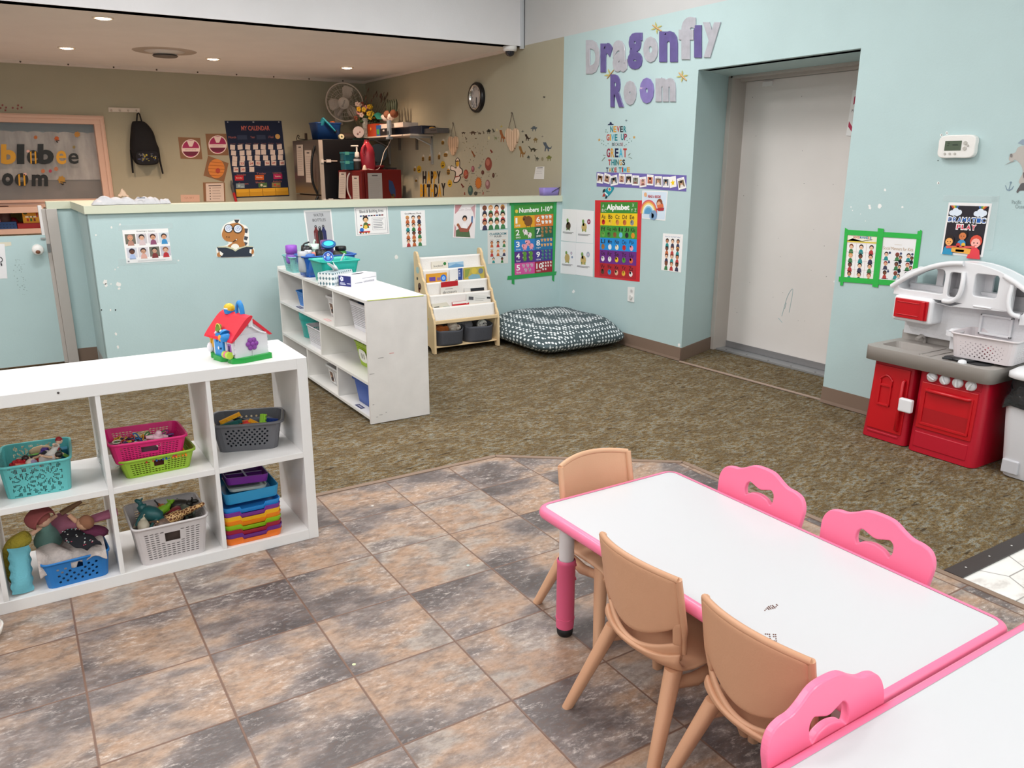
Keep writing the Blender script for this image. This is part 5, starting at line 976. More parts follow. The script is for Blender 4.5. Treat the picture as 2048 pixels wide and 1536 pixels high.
for c, nm, _, p, r_ in PC:
    b = B(pl(c)); L = .085 if nm in ('amber', 'teal') else .05; b.box((0, 0, 0), (L, .022, .010)); b.box((0, 0, .006), (L, .008, .006)); [b.cyl((L*(k-.5)*.8, -.011, 0), .004, .004, 8, axis=(0, -1, 0)) for k in (0, .33, .66, 1)]
    toy('building_piece', '%s plastic building piece in the dark grey basket' % nm, 'toy block', b, V((.726, 3.185, .3825))+R0 @ V(p), (r_[0], r_[1], r_[2]-.3), 'building pieces in the grey basket')
b = B(pl('#d8342c')); b.ball((0, 0, 0), .02, 14); toy('toy_ball', 'glossy red ball among the pieces in the dark grey basket', 'toy', b, V((.726, 3.185, .3825))+R0 @ V((.0, -.05, .098)))
b = B(M('#3a4450', .6, var=.3, vscale=40)); b.prism(rrect(.20, .13, .03, 4), 0, .085); tag(b.done('piece_pile', local=((.726, 3.185, .39), (0, 0, -.3))), 'mixed building pieces filling the dark grey basket', 'toy blocks', kind='stuff')
# ---- pale basket of toy animals
basket('storage_basket', 'pale grey woven basket of toy animals on the bottom shelf', 'basket', (.366, 3.10, .0445), 0, .262, .262, .158, '#cfc8c8', weave(handle(.32, 9, 13), .8, .42, 3, 2, 1), .86, .0185, .0092, r=.028)
b = B(M('#4a3c36', .7, var=.4, vscale=30)); b.prism(rrect(.20, .20, .05, 4), 0, .10); tag(b.done('animal_pile', local=((.366, 3.10, .05), (0, 0, 0))), 'toy animals heaped out of sight low in the pale grey basket', 'toys', kind='stuff')
def critter(m, L, hgt, neck, head, leg=.035, tail=.06, fat=1, spots=None):
    b = B(m); b.tube([(-L*.5, 0, 0), (-L*.3, 0, .006), (0, 0, .008), (L*.3, 0, .006), (L*.5, 0, .006)], [.006, .017*fat, .020*fat, .018*fat, .011*fat], 10)
    b.tube(spl([(L*.42, 0, .008), (L*.5+neck*.3, 0, .01+hgt*.5), (L*.5+neck*.6, 0, .01+hgt)], 4, False), [.012*fat]*5+[.009]*3+[.008], 8) if hgt or neck else None
    hx = L*.5+neck*.6; b.ball((hx+head*.5, 0, .012+hgt), (head, .009, .009), 9)
    [b.ball((hx+head*.1, s_*.006, .022+hgt), (.003, .003, .008), 6) for s_ in (-1, 1)]
    for sx in (-.3, .32):
        for sy in (-1, 1): b.tube([(L*sx, sy*.012, 0), (L*sx+.004, sy*.016, -leg*.55), (L*sx, sy*.016, -leg)], [.008*fat, .006, .005], 7)
    if tail: b.tube(spl([(-L*.46, 0, .004), (-L*.5-tail*.5, 0, .012), (-L*.5-tail, .012, .03)], 4, False), [.009*fat]*3+[.006]*3+[.003]*3, 7)
    return b
DTEAL = pl('#1f5a5c', var=.2, vscale=40)
g = NG('giraffe_coat', .45); vo = g.nt.nodes.new('ShaderNodeTexVoronoi'); vo.feature = 'DISTANCE_TO_EDGE'; vo.inputs['Scale'].default_value = 95; g.l(g.tc.outputs['Object'], vo.inputs['Vector']); GIR = g.color(g.mix(g.ramp(vo.outputs['Distance'], [(.10, 0.), (.14, 1.)]), '#d9b27a', '#6a3a1e'))
AN = [('toy_dinosaur', 'dark teal long tailed dinosaur toy at the left of the pale basket', critter(DTEAL, .085, .015, .03, .016, .055, .085, 1.5), (.312, 3.07, .205), (.5, -.5, 2.6)), ('toy_giraffe', 'brown spotted giraffe toy lying across the pale basket', critter(GIR, .075, .05, .075, .017, .06, .03, 1.1), (.385, 3.04, .192), (1.1, -.15, .25)),
      ('toy_lizard', 'bright green lizard toy in the pale basket', critter(pl('#84b829'), .07, 0.004, .012, .018, .02, .06, .9), (.355, 3.13, .185), (0, -.2, .5)), ('toy_zebra', 'striped brown toy animal at the front of the pale basket', critter(pl('#6a5448', var=.5, vscale=120), .08, .01, .02, .015, .04, .02, 1.2), (.345, 3.03, .178), (1.3, .2, .6)), ('toy_animal', 'black toy animal at the back right of the pale basket', critter(pl('#26241f'), .09, .012, .02, .018, .03, .04, 1.3), (.42, 3.16, .182), (.3, 0, -.4)), ('toy_animal', 'dark red toy animal beside the giraffe', critter(pl('#7a2430'), .07, .01, .02, .016, .03, .03, 1.1), (.40, 3.11, .180), (.8, .1, 1.0)), ('toy_animal', 'grey green toy animal at the far right of the pale basket', critter(pl('#5a6458'), .07, .01, .02, .016, .03, .03, 1.1), (.44, 3.11, .176), (.2, .1, -1.2)), ('toy_animal', 'cream toy animal in the left corner of the pale basket', critter(pl('#d0c4ae'), .05, .01, .01, .014, .03, .02, 1.1), (.275, 3.05, .175), (.5, -.6, 1.5)), ('toy_animal', 'orange toy animal behind the teal dinosaur', critter(pl('#c06a2c'), .05, .01, .01, .014, .03, .02, 1.0), (.325, 3.15, .178), (.5, -.2, .2))]
for n, lb, b, p, r_ in AN: toy(n, lb, 'toy animal', b, p, r_, None if n != 'toy_animal' else 'toy animals in the pale basket')
# ---- blue basket with cloths, dolls and pillow
basket('storage_basket', 'bright blue basket with round holes and folded cloth, lower left shelf', 'basket', (.038, 3.06, .0445), .06, .215, .16, .098, '#1f74bc', dots(handle(.26, 5, 7), .7, 2, 1), .90, .0128, .0125, lip=.004)
def cloth(label, m, fn, nu=30, nv=20, name='folded_cloth', cat='cloth', solid=.004): return tag(B(m).grid(fn, nu, nv).done(name, solid=solid, sub=1), label, cat)
FAB = M('#bfb3ae', .95, bump=.4, bscale=160, var=.14, vscale=60)
cloth('pale grey speckled cloth spilling over the blue basket rim', FAB, lambda u, v: V((-.075+.215*u, 2.975+.15*v+.02*sin(u*4), .150+.028*sin(pi*v)*(.6+.4*sin(u*9+1))+.010*sin(u*17+v*6)-(.06*(1-v*4)**2 if v < .25 else 0)*(1 if u < .55 else .35))))
cloth('black spotted doll dress lying on the grey cloth', M('#15151b', .9), lambda u, v: V((.03+.075*v+.05*(u-.5)*(1+.6*sin(pi*v)), 3.045-.085*v+.02*u, .215-.045*v+.012*sin(pi*u)+.004*sin(v*16))), 14, 16, 'doll_dress', 'doll clothes')
random.seed(9); b = B(M('#cfd6d2', .9))
for k in range(26):
    u, v = random.random(), random.random(); b.use(['#c9d2d0', '#b8485c', '#7fa8a8', '#d8d4cc'][k % 4]).ball((.03+.075*v+.05*(u-.5)*(1+.6*sin(pi*v)), 3.045-.085*v+.02*u, .2185-.045*v+.012*sin(pi*u)+.004*sin(v*16)), (.0028, .0028, .0016), 6)
D_ = b.done('dress_spots', local=((0, 0, 0), (0, 0, 0))); D_.parent = bpy.data.objects['doll_dress']; D_.matrix_parent_inverse = Matrix.Translation(-bpy.data.objects['doll_dress'].location)
def cdoll(label, loc, rot, skin, dress, hair, bonnet=None, leg=None):
    t = thing('cloth_doll', label, 'doll', loc, rot=rot)
    b = B(M(skin, .8)); b.tube([(0, 0, -.03), (0, 0, .02), (0, 0, .038)], [.020, .016, .010], 10); b.ball((0, 0, .055), (.026, .024, .026), 12); [b.tube([(s_*.014, 0, .03), (s_*.05, .004, .022)], [.009, .008], 8) for s_ in (-1, 1)]; [b.tube([(s_*.01, 0, -.03), (s_*.016, 0, -.095)], [.011, .009], 8) for s_ in (-1, 1)]; b.done('body', t)
    b = B(M(dress, .9, bump=.2, bscale=150)); b.lathe([(.048, -.075), (.036, -.04), (.022, .0), (.019, .03), (.012, .036)], n=16); b.done('dress', t)
    b = B(M(hair, .9)); b.ball((0, .006, .064), (.029, .026, .024), 12); b.done('hair', t)
    if bonnet: b = B(M(bonnet, .9)); b.grid(lambda u, v: V((.038*cos(pi*u)*(1+.2*sin(pi*v)), -.01+.055*v, .052+.045*sin(pi*u)*(1-.3*v))), 14, 8); b.done('bonnet', t, solid=.004)
    return t
cdoll('cloth doll in red and teal plaid hood on the blue basket', (-.035, 3.085, .235), (.5, -.35, .5), '#c9a088', '#5f8078', '#8a4a44', '#8f4a4a'); cdoll('cloth doll with bare tan face behind the black dress', (.055, 3.10, .222), (1.1, 1.0, .2), '#d8a888', '#a8667c', '#9a6a50')
b = B(M('#b06a84', .95, bump=.3, bscale=120)); b.tube([(0, 0, 0), (.04, 0, .003), (.10, 0, .004), (.118, 0, .004)], [.020, .026, .030, .022], 12, sq=.5); toy('doll_blanket', 'dusty pink soft roll at the right of the doll heap', 'cloth', b, (.085, 3.10, .222), (0, -.12, -.05))
b = B(M('#7a3a58', .95, bump=.3, bscale=120)); b.ball((0, 0, 0), (.05, .03, .024), 14); toy('doll_cushion', 'plum soft cushion under the pink roll', 'cloth', b, (.115, 3.09, .182), (0, .25, 0))
b = B(M('#8a6a50', .8)); b.tube([(0, 0, 0), (.03, 0, .012), (.07, 0, .03)], [.010, .011, .007], 8); toy('toy_spoon', 'brown wooden toy sticking up at the back of the doll heap', 'toy', b, (.02, 3.12, .268), (0, 0, 0))
KNIT = M('#b3a03a', .95, bump=.9, bscale=130)
b = B(KNIT); b.tube(spl([(-.158, 3.10, .055), (-.160, 3.09, .12), (-.140, 3.09, .18), (-.11, 3.10, .205), (-.085, 3.11, .21)], 5, False), [.014, .016, .02, .022, .024, .026, .028, .03, .032, .034, .036, .036, .036, .034, .032, .03, .03, .028, .026, .02, .01], 10); tag(b.done('knitted_scarf', sub=1), 'mustard knitted cloth behind the aqua pillow', 'cloth')
def pil(u, v):
    s_, q = u*2-1, v*2-1; th = .020*max(0, (1-abs(s_)**3))*max(0, (1-abs(q)**4))+.0015; return s_, q, th
b = B(M('#6fb6c4', .9, bump=.25, bscale=140))
for sg in (-1, 1): b.grid(lambda u, v: V(((lambda p: (p[0]*.034+.003*sin(v*30)*abs(p[0])**6, sg*p[2], p[1]*.080+.004*p[0]*p[0]))(pil(u, v)))), 18, 24)
tag(b.done('doll_pillow', local=((-.128, 3.018, .125), (-.28, .14, .25)), sub=1), 'small aqua fabric pillow leaning left of the blue basket', 'pillow')
# ---- stack of coloured trays
TC = [('#f07818', 'orange', 'bottom'), ('#6a2a8a', 'purple', 'second from the bottom'), ('#a01838', 'dark red', 'third from the bottom'), ('#8fc41f', 'lime', 'fourth from the bottom'), ('#f08418', 'orange', 'fifth from the bottom'), ('#f2b81c', 'yellow', 'sixth from the bottom'), ('#7a2f96', 'purple', 'seventh from the bottom'), ('#2a8fdc', 'blue', 'eighth from the bottom')]
def tray(label, z, c, group='stacked craft trays', name='craft_tray', rz=0, w_=.225, d=.30, h=.034, notch=True, loc=(.675, 3.13), tilt=None, div=False):
    t = thing(name, label, 'tray', (*loc, z), rz, group, rot=tilt); m = pl(c, rough=.36)
    b = B(m); o = rrect(w_, d, .02, 5); n = len(o); o2 = [(x*.955, y*.965) for x, y in o]; lo = [(x*.93, y*.95) for x, y in o]
    def top(p): return h-(.012 if notch and abs(p[0]) < w_*.22 and p[1] < -d*.45 else 0)
    oo = []
    for i in range(n):
        oo.append(o[i]); a, c_ = o[i], o[(i+1) % n]
        if math.hypot(a[0]-c_[0], a[1]-c_[1]) > .08:
            for q in ((.22, .26, .74, .78) if a[1] == c_[1] or abs(a[1]-c_[1]) < .01 else (.5,)): oo.append((a[0]+(c_[0]-a[0])*q, a[1]+(c_[1]-a[1])*q))
    n = len(oo); F1 = [V((x*.94, y*.955, 0)) for x, y in oo]; F2 = [V((x, y, top((x, y)))) for x, y in oo]; F3 = [V((x*.97, y*.978, top((x, y)))) for x, y in oo]; F4 = [V((x*.92, y*.94, .004)) for x, y in oo]
    b.rings([F1, F2, F3, F4], cap=False, smooth=False); b.add(F1, [tuple(range(n))[::-1]], smooth=False); b.add(F4, [tuple(range(n))], smooth=False); b.done('tray_body', t)
    if div: b = B(m); b.box((0, 0, h*.5), (.008, d*.85, h*.5)); b.box((0, 0, h*.5), (w_*.86, .008, h*.5)); b.done('tray_divider', t)
    return t
for k, (c, nm, ps) in enumerate(TC): tray('%s plastic craft tray, %s of the stack on the lower shelf' % (nm, ps), .0445+.0185*k, c, h=.030, loc=(.668+.001*sin(k*2.1), 3.125+.002*cos(k*1.7)), rz=.004*sin(k*1.9))
tray('pale blue crumbly rimmed bin on top of the tray stack', .212, '#2a8fc0', None, 'craft_bin', w_=.215, d=.28, h=.045, notch=False); tray('white lid lying in the blue bin on the tray stack', .235, '#cfd6cf', None, 'craft_tray', w_=.15, d=.19, h=.012, notch=False, loc=(.677, 3.13), tilt=(-.06, .04, -.06)); tray('purple divided tray on top of everything in the tray stack', .262, '#6a1f86', None, 'craft_tray', w_=.165, d=.20, h=.03, notch=False, loc=(.677, 3.125), tilt=(-.12, .05, -.08), div=True)
# ---- toy house on the cube shelf
t = thing('toy_house', 'white toy house with red roof and green base on the cube shelf', 'toy house', (.705, 3.105, .7725), -1.28); HW, HD = .175, .135
GRN = pl('#179a3c'); WP = pl('#e6e4ea'); RR = pl('#dc2438'); BL = pl('#1f86cf')
b = B(GRN); b.prism([(-.105, -.035), (-.105, .075), (.105, .075), (.105, -.045), (.085, -.085), (.05, -.085), (.035, -.07), (.02, -.095), (-.04, -.095), (-.055, -.07), (-.07, -.085), (-.095, -.075)], 0, .02); b.done('house_base', t, bevel=.006, seg=3)
b = B(WP)
for k in range(5):
    z0, z1 = .02+.017*k, .02+.017*(k+1); b.prism([(z0, HD/2+.003), (z0, -HD/2-.003), (z1, -HD/2), (z1, HD/2)], -HW/2, HW/2, lambda p: V((p.z, p.y, p.x)))
b.prism([(-HD/2, .105), (HD/2, .105), (0, .165)], -HW/2+.004, HW/2-.004, lambda p: V((p.z, p.x, p.y))); b.done('house_walls', t, bevel=.002)
b = B(RR); b.prism(spl([(-.088, .092), (-.076, .090), (0, .160), (0, .176), (-.03, .158)], 3), -HW/2-.012, HW/2+.012, lambda p: V((p.z, p.x, p.y))); b.done('roof_panel', t)
b = B(RR); b.prism([(.088, .092), (.076, .090), (.0, .156), (0, .172)], -HW/2-.006, HW/2+.006, lambda p: V((p.z, p.x, p.y))); b.done('roof_panel', t)
b = B(BL); dr = [(-.03, .02), (.03, .02), (.03, .072)]+[(.03*cos(a*pi/10), .072+.035*sin(a*pi/10)) for a in range(1, 10)]+[(-.03, .072)]; hl = [(.004, .07), (.018, .072), (.012, .09), (.004, .096)]; vs, fs = flat([dr, hl, [(-x, y) for x, y in hl]], .004, .002, 1); b.add(vs, fs, lambda p: V((p.x-.005, -HD/2-.012-p.z, p.y)), smooth=False); b.use('#e8ecef').ball((-.005, -HD/2-.019, .05), (.005, .002, .007), 8); b.use('#1a3a6a').ball((.012, -HD/2-.02, .05), .004, 8); door = b.done('house_door', t, label='bright blue arched door')
b = B(WP); arc = [(.042*cos(a*pi/12), .07+.047*sin(a*pi/12)) for a in range(13)]; b.tube([(x-.005, -HD/2-.008, z) for x, z in [(.042, .02)]+arc+[(-.042, .02)]], .006, 6); b.done('door_arch', t)
b = B(pl('#e8b020')); b.box((-.072, -HD/2-.006, .082), (.024, .012, .012)); b.box((-.079, -HD/2-.006, .06), (.005, .008, .035)); b.box((-.065, -HD/2-.006, .06), (.005, .008, .035)); b.done('window_shutter', t, label='yellow window')
b = B(WP); b.box((.062, -HD/2-.004, .055), (.036, .012, .045)); b.use('#b06ac0').box((.062, -HD/2-.011, .055), (.022, .004, .034)); b.use('#4a2a6a').box((.062, -HD/2-.0135, .055), (.012, .002, .024)); b.done('house_window', t)
b = B(BL); b.lathe([(.02, 0), (.024, .012), (.018, .026), (.012, .03)], (.05, -HD/2-.018, .085), 14); b.cyl((.05, -HD/2-.018, .112), .02, .014, 12, .012, axis=(-.6, 0, .5)); b.use('#f0a01c').ball((.046, -HD/2-.036, .098), (.012, .007, .013), 10); b.done('mailbox', t, label='blue and yellow chute')
b = B(pl('#8a3fa0')); X = HW/2+.004
for k in range(6): b.ball((X, .0+.016*cos(k*pi/3), .066+.016*sin(k*pi/3)), (.005, .011, .011), 10)
b.ball((X+.003, 0, .066), (.005, .009, .009), 10); b.use(WP).tube([(X-.001, 0, .05), (X-.001, 0, .02)], .002, 5); b.done('flower_button', t, label='purple flower')
b = B(pl('#e0b81c')); b.ball((-.045, -.005, .188), (.024, .02, .02), 14); b.use(BL).lathe([(.0205, -.002), (.0215, -.012), (.019, -.022)], (-.045, -.005, .19), 14); b.use('#f0ece8').lathe([(.0212, -.003), (.0212, .002)], (-.045, -.005, .19), 14, cap=False); b.done('roof_ball', t, label='yellow and blue ball')
b = B(BL); b.tube(spl([(-.0, 0, .165), (.004, 0, .20), (.02, 0, .218), (.036, 0, .20), (.04, 0, .165)], 5, False), .0065, 8, sq=1.6); b.done('carry_handle', t)
b = B(WP); b.box((HW/2+.002, -.002, .15), (.012, .018, .034)); b.tube(spl([(HW/2+.006, 0, .135), (HW/2+.006, .03, .112), (HW/2+.006, .06, .10)], 4, False), .004, 6); b.done('hinge', t)
b = B(pl('#b8d84a')); b.cyl((.078, -HD/2-.02, .032), .014, .04, 14, axis=(-1, 0, 0)); b.use('#d87890').cyl((.062, -HD/2-.02, .032), .0145, .012, 14, axis=(-1, 0, 0)); b.use(WP).ball((-.082, -HD/2-.012, .04), (.014, .012, .02), 10); b.done('roller', t)
b = B(pl('#6a8a2a')); b.cyl((-.01, -.074, .125), .016, .006, 16, axis=(0, -1, .5)); b.use('#d8c85a').tube([(-.01+.016*cos(k*pi/8), -.078, .127+.015*sin(k*pi/8)) for k in range(16)], .0018, 5, closed=True); b.done('clock_face', t)
# ---- bookcase: top
AQ = basket('storage_basket', 'pale aqua basket at the wall end of the bookcase top', 'basket', (1.80, 5.735, .7465), 0, .23, .22, .112, '#86c8c4', weave(handle(.3, 9, 12, (3, 1)), .55, .55, 2, 1), .86, .0095, .0095)
b = B(pl('#1f5fb8', rough=.35)); R = []
for q in range(9):
    z = .145*q/8; k = .86+.14*q/8; R.append([V((x*k*(1+.018*sin(i*1.05)), y*k*(1+.018*sin(i*1.05)), z)) for i, (x, y) in enumerate(rrect(.37, .215, .03, 9))])
R += [[V((p.x*1.05, p.y*1.06, .146)) for p in R[-1]], [V((p.x*1.05, p.y*1.06, .138)) for p in R[-1]]]
b.rings(R, cap=False); b.add(R[0], [tuple(range(len(R[0])))[::-1]]); tag(b.done('bottle_bin', local=((1.875, 5.44, .7465), (0, 0, 0)), solid=.003), 'royal blue ribbed bin packed with drink bottles', 'bin')
b = B(pl('#17b0a0', rough=.35)); R = [[V((x*(.78+.22*q/6), y*(.78+.22*q/6), .142*q/6)) for x, y in rrect(.265, .235, .03, 5)] for q in range(7)]; R += [[V((p.x*1.06, p.y*1.06, .143)) for p in R[-1]], [V((p.x*1.06, p.y*1.06, .135)) for p in R[-1]]]
b.rings(R, cap=False); b.add(R[0], [tuple(range(len(R[0])))[::-1]]); tag(b.done('bottle_bin', local=((1.828, 5.13, .7465), (0, 0, .05)), solid=.003), 'turquoise flared bin in front of the blue bin', 'bin')
def bottle(label, px, py, y, r, h, c, cap='#17181a', caph=.03, rot=(0, 0, 0), style=0, name='drink_bottle', z0=None):
    p = PY(px, py, y); t = thing(name, label, 'bottle', (p.x, p.y, p.z-h*cos(rot[0])), rot=rot, group='drink bottles on the bookcase')
    b = B(pl(c)); b.lathe([(r*.85, 0), (r*.95, .004), (r, .02), (r, h-caph-.012), (r*.8, h-caph)], n=18); b.done('bottle_body', t)
    b = B(pl(cap)); b.lathe([(r*.9, h-caph), (r*1.0, h-caph+.003), (r*.98, h-.004), (r*.8, h), (0, h)] if style == 0 else [(r*1.02, h-caph), (r*1.02, h), (r*.85, h), (r*.8, h-.012), (0, h-.012)], n=18)
    if style == 2: b.tube([(-r*.8, 0, h), (-r*.4, 0, h+.018), (r*.5, 0, h+.03)], .006, 6)
    if style == 3: b.tube([(0, 0, h), (0, 0, h+.015), (.01, 0, h+.03)], .007, 8)
    b.done('cap', t); return t
for a in (('purple capped drink bottle in the pale aqua basket', 582, 490, 5.70, .042, .13, '#8a5fc0', '#9a55c8', .06), ('black flip lid bottle behind the grey lid in the blue bin', 607, 492, 5.50, .036, .16, '#5a5f5a', '#15161a', .035, (.1, .1, 0), 2), ('clear mint bottle with a straw spout in the blue bin', 628, 488, 5.50, .034, .16, '#b8dccb', '#cfe6da', .035, (0, 0, 0), 3), ('tall purple bottle with a bright blue oval lid in the blue bin', 653, 480, 5.48, .046, .17, '#6a4f9a', '#7a4a8c', .05), ('green drink bottle with a black lid at the right of the blue bin', 681, 492, 5.44, .04, .16, '#3a9a3a', '#17181a', .03), ('black wide mouthed mug in the blue bin', 641, 500, 5.40, .042, .14, '#1a1a1c', '#101012', .04, (.12, 0, 0), 1), ('olive black bottle lid right of the black mug', 664, 502, 5.40, .036, .14, '#2a2a26', '#3a3a30', .04, (.2, .3, 0)), ('grey lidded cup at the front of the blue bin', 605, 503, 5.39, .034, .14, '#a9b0b6', '#b9bcc0', .03, (0, 0, 0), 1), ('blue bottle lid at the front of the blue bin', 619, 508, 5.37, .036, .14, '#2f5fa8', '#3f74c0', .03), ('coral bottle spout between the lids in the blue bin', 629, 504, 5.40, .02, .14, '#d86a5a', '#e88a7a', .03), ('small white capped bottle in the middle of the blue bin', 616, 500, 5.45, .026, .14, '#6f9ad0', '#d8dce0', .03)): bottle(*a)
p = PY(657, 491, 5.42); b = B(pl('#1d5f9c')); b.lathe([(.0, 0), (.05, 0), (.054, .008), (.052, .016), (.040, .017), (0, .012)], n=24, T=Matrix.Diagonal((1, .8, 1, 1))); b.use('#3fc4d8').lathe([(0, .0125), (.038, .0175), (.034, .020), (0, .016)], n=24, T=Matrix.Diagonal((1, .8, 1, 1))); tag(b.done('oval_lid', local=(p, (.5, -.2, .2))), 'cyan and blue oval lid on top of the bottles', 'lid', 'drink bottles on the bookcase')
p = PY(657, 514, 5.03); b = B(pl('#1d3f9c')); b.cyl((0, 0, 0), .034, .012, 24, axis=(0, -1, 0)); b.use('#5f9ae0').tube([(.032*cos(k*pi/12), -.012, .032*sin(k*pi/12)) for k in range(24)], .0025, 6, closed=True); b.use('#e8eef6').cyl((0, -.012, .012), .009, .001, 14, axis=(0, -1, 0)); b.use('#1d2f6c').cyl((0, -.0128, .012), .005, .001, 10, axis=(0, -1, 0)); b.use('#4f9ae8').ball((0, -.012, -.010), (.014, .003, .014), 10); b.use('#e8eef6').ball((-.022, -.012, -.002), (.004, .002, .008), 6); b.ball((.020, -.012, -.002), (.004, .002, .008), 6); tag(b.done('bottle_disc', local=(p, (-.3, 0, -.5))), 'round dark blue lid with one white ring hanging on the turquoise bin', 'lid')
b = B(pl('#e6e6ea')); b.tube([PY(682, 522, 5.10), PY(689, 507, 5.08)], .006, 8); tag(b.done('drinking_straw'), 'thick white straw standing in the turquoise bin', 'straw')
g = NG('teal_diamond_print', .6); v = g.map((44, 44, 30), rot=(0, 0, 0)); sx = g.nt.nodes.new('ShaderNodeSeparateXYZ'); g.l(v, sx.inputs[0]); hor = g.math('ADD', sx.outputs[0], sx.outputs[1]); a1 = g.math('ABSOLUTE', g.math('SUBTRACT', g.math('FRACT', hor), .5)); a2 = g.math('ABSOLUTE', g.math('SUBTRACT', g.math('FRACT', sx.outputs[2]), .5)); k1 = g.math('ADD', a1, a2)
TIS = g.color(g.mix(g.ramp(k1, [(.36, 0.), (.38, 1.)]), '#5f7f8a', '#eef2f3'))
t = thing('tissue_box', 'teal patterned tissue box with a tissue pulled up on the bookcase', 'tissue box', (1.773, 4.970, .7465), .655); b = B(TIS); b.box((0, 0, .0425), (.235, .117, .085)); b.done('carton', t, bevel=.002)
b = B(M('#f4f2f2', .9)); b.grid(lambda u, v: V(((-.02+.04*u)*(1+2.2*v)+.02*sin(v*4+u*3), .022*sin(u*6.3+v*3)*(.4+v), .083+.062*v*(.75+.25*cos(u*9)))), 14, 10); b.done('tissue', t, solid=.001)
t = thing('glove_box', 'white and navy disposable glove box beside the tissue box', 'box', (1.888, 4.873, .7465), .446); b = B(M('#ecebf0', .5)); b.box((0, 0, .035), (.24, .108, .07)); b.use('#2a2f72'); b.box((-.1203, 0, .035), (.0006, .106, .066)); b.use('#d9dcf0'); [b.ball((-.1212, .025+.010*cos(k*1.26), .048+.010*sin(k*1.26)), (.0006, .007, .007), 8) for k in range(5)]
for y, w_, z in ((.02, .04, .022), (.018, .05, .014), (-.03, .02, .02), (-.045, .008, .02)): b.box((-.1208, y, z), (.0006, w_, .004))
b.use('#8a8a9c')
for k in range(8): b.tube([(.0+.013*k+.004*cos(q), -.0545, .022+.006*sin(q)) for q in (0, 1.6, 3.1, 4.7)], .0012, 4, closed=True)
b.box((.05, -.0543, .044), (.13, .0006, .002)); b.box((-.05, -.0543, .02), (.07, .0006, .004)); b.done('carton', t, bevel=.001); b = B(M('#3a3a44', .6)); vs, fs = flat([ell(0, 0, .055, .018, 20)]); b.add([(p[0], p[1], .0703) for p in vs], fs); b.done('opening', t)
# ---- bookcase shelves
bw = M('#dddbe0', .42)
basket('storage_basket', 'blue basket on the upper bookcase shelf by the wall', 'basket', (1.855, 5.60, .5005), 0, .235, .29, .105, '#2a78c8', dots(None, .6), .86, .013, .013)
def tub(label, loc, w_, d, h, c, photo=None, name='storage_tub'):
    t = thing(name, label, 'tub', loc); b = B(pl(c)); R = [[V((x*(.82+.18*q/5), y*(.86+.14*q/5), h*q/5)) for x, y in rrect(w_, d, .025, 5)] for q in range(6)]; R += [[V((p.x*1.07, p.y*1.05, h)) for p in R[-1]], [V((p.x*1.07, p.y*1.05, h-.014)) for p in R[-1]]]; b.rings(R, cap=False); b.add(R[0], [tuple(range(len(R[0])))[::-1]]); b.done('tub_body', t, solid=.003)
    if photo:
        b = B(M('#f0efee', .5)); X = -w_/2*.915-.004; b.box((X, photo, h*.45), (.002, .085, .085), 0, Matrix.Rotation(-.17, 4, 'Y')); b.use('#7a5a4a').box((X-.0016, photo, h*.45), (.001, .055, .07), 0, Matrix.Rotation(-.17, 4, 'Y')); b.use('#c9a890').ball((X-.0026, photo+.008, h*.5), (.001, .013, .014), 8); b.use('#3a3436').ball((X-.0028, photo-.008, h*.36), (.001, .016, .014), 8); b.done('photo_label', t)
    return t
tub('white tub with a photo label on the upper bookcase shelf', (1.885, 5.02, .5005), .23, .30, .145, '#dcd8d8', .06); b = B(M('#3a1f1a', .6)); b.ball((0, 0, 0), (.05, .06, .045), 12); toy('toy_bundle', 'dark brown toy in the white tub, upper bookcase shelf', 'toy', b, (1.87, 4.95, .615))
basket('storage_basket', 'white woven basket on the upper bookcase shelf by the scuffed end', 'basket', (1.88, 4.52, .5005), 0, .23, .43, .175, bw, weave(None, .8, .5, 2, 2), .86, .012, .012)
b = B(pl('#2a7a3c')); b.grid(lambda u, v: V((-.06+.12*u, -.08+.16*v, .02*sin(u*3)+.03*v)), 6, 6); tag(b.done('felt_piece', local=((1.85, 4.44, .65), (.2, .4, 0)), solid=.006), 'dark green sheet sticking out of the white woven basket', 'sheet'); b = B(pl('#1f3a5c')); b.box((0, 0, 0), (.12, .14, .06)); toy('toy_block', 'navy toy beside the green sheet in the white woven basket', 'toy', b, (1.86, 4.59, .63), (.1, .1, .2))
b = B(pl('#2fb4ac', rough=.35)); b.lathe([(0, 0), (.078, 0), (.084, .004), (.10, .13), (.108, .132), (.112, .20), (.108, .20), (.104, .135), (.08, .01), (0, .008)], n=28, cap=False); tag(b.done('bucket', local=((1.85, 5.70, .2545), (0, 0, 0))), 'turquoise bucket on the middle bookcase shelf', 'bucket')
basket('storage_basket', 'white woven basket on the middle bookcase shelf beside the bucket', 'basket', (1.84, 5.31, .2545), 0, .25, .34, .145, bw, weave(None, .8, .5, 2, 2), .88, .013, .013)
b = B(M('#5a2a2a', .6)); [b.ball((.02*cos(k*2), .05*sin(k*1.3), .01*k), (.03, .035, .03), 8) for k in range(4)]; b.use('#c8742c').ball((-.05, -.03, .03), .016, 8); toy('toy_bundle', 'dark red toys heaped in the white middle shelf basket', 'toys', b, (1.84, 5.27, .375))
t_ = basket('storage_basket', 'lime basket with a picture tag on the middle bookcase shelf', 'basket', (1.905, 4.53, .2545), 0, .22, .46, .155, '#a3c31f', weave(None, .6, .6, 2, 7), .8, .012, .012)
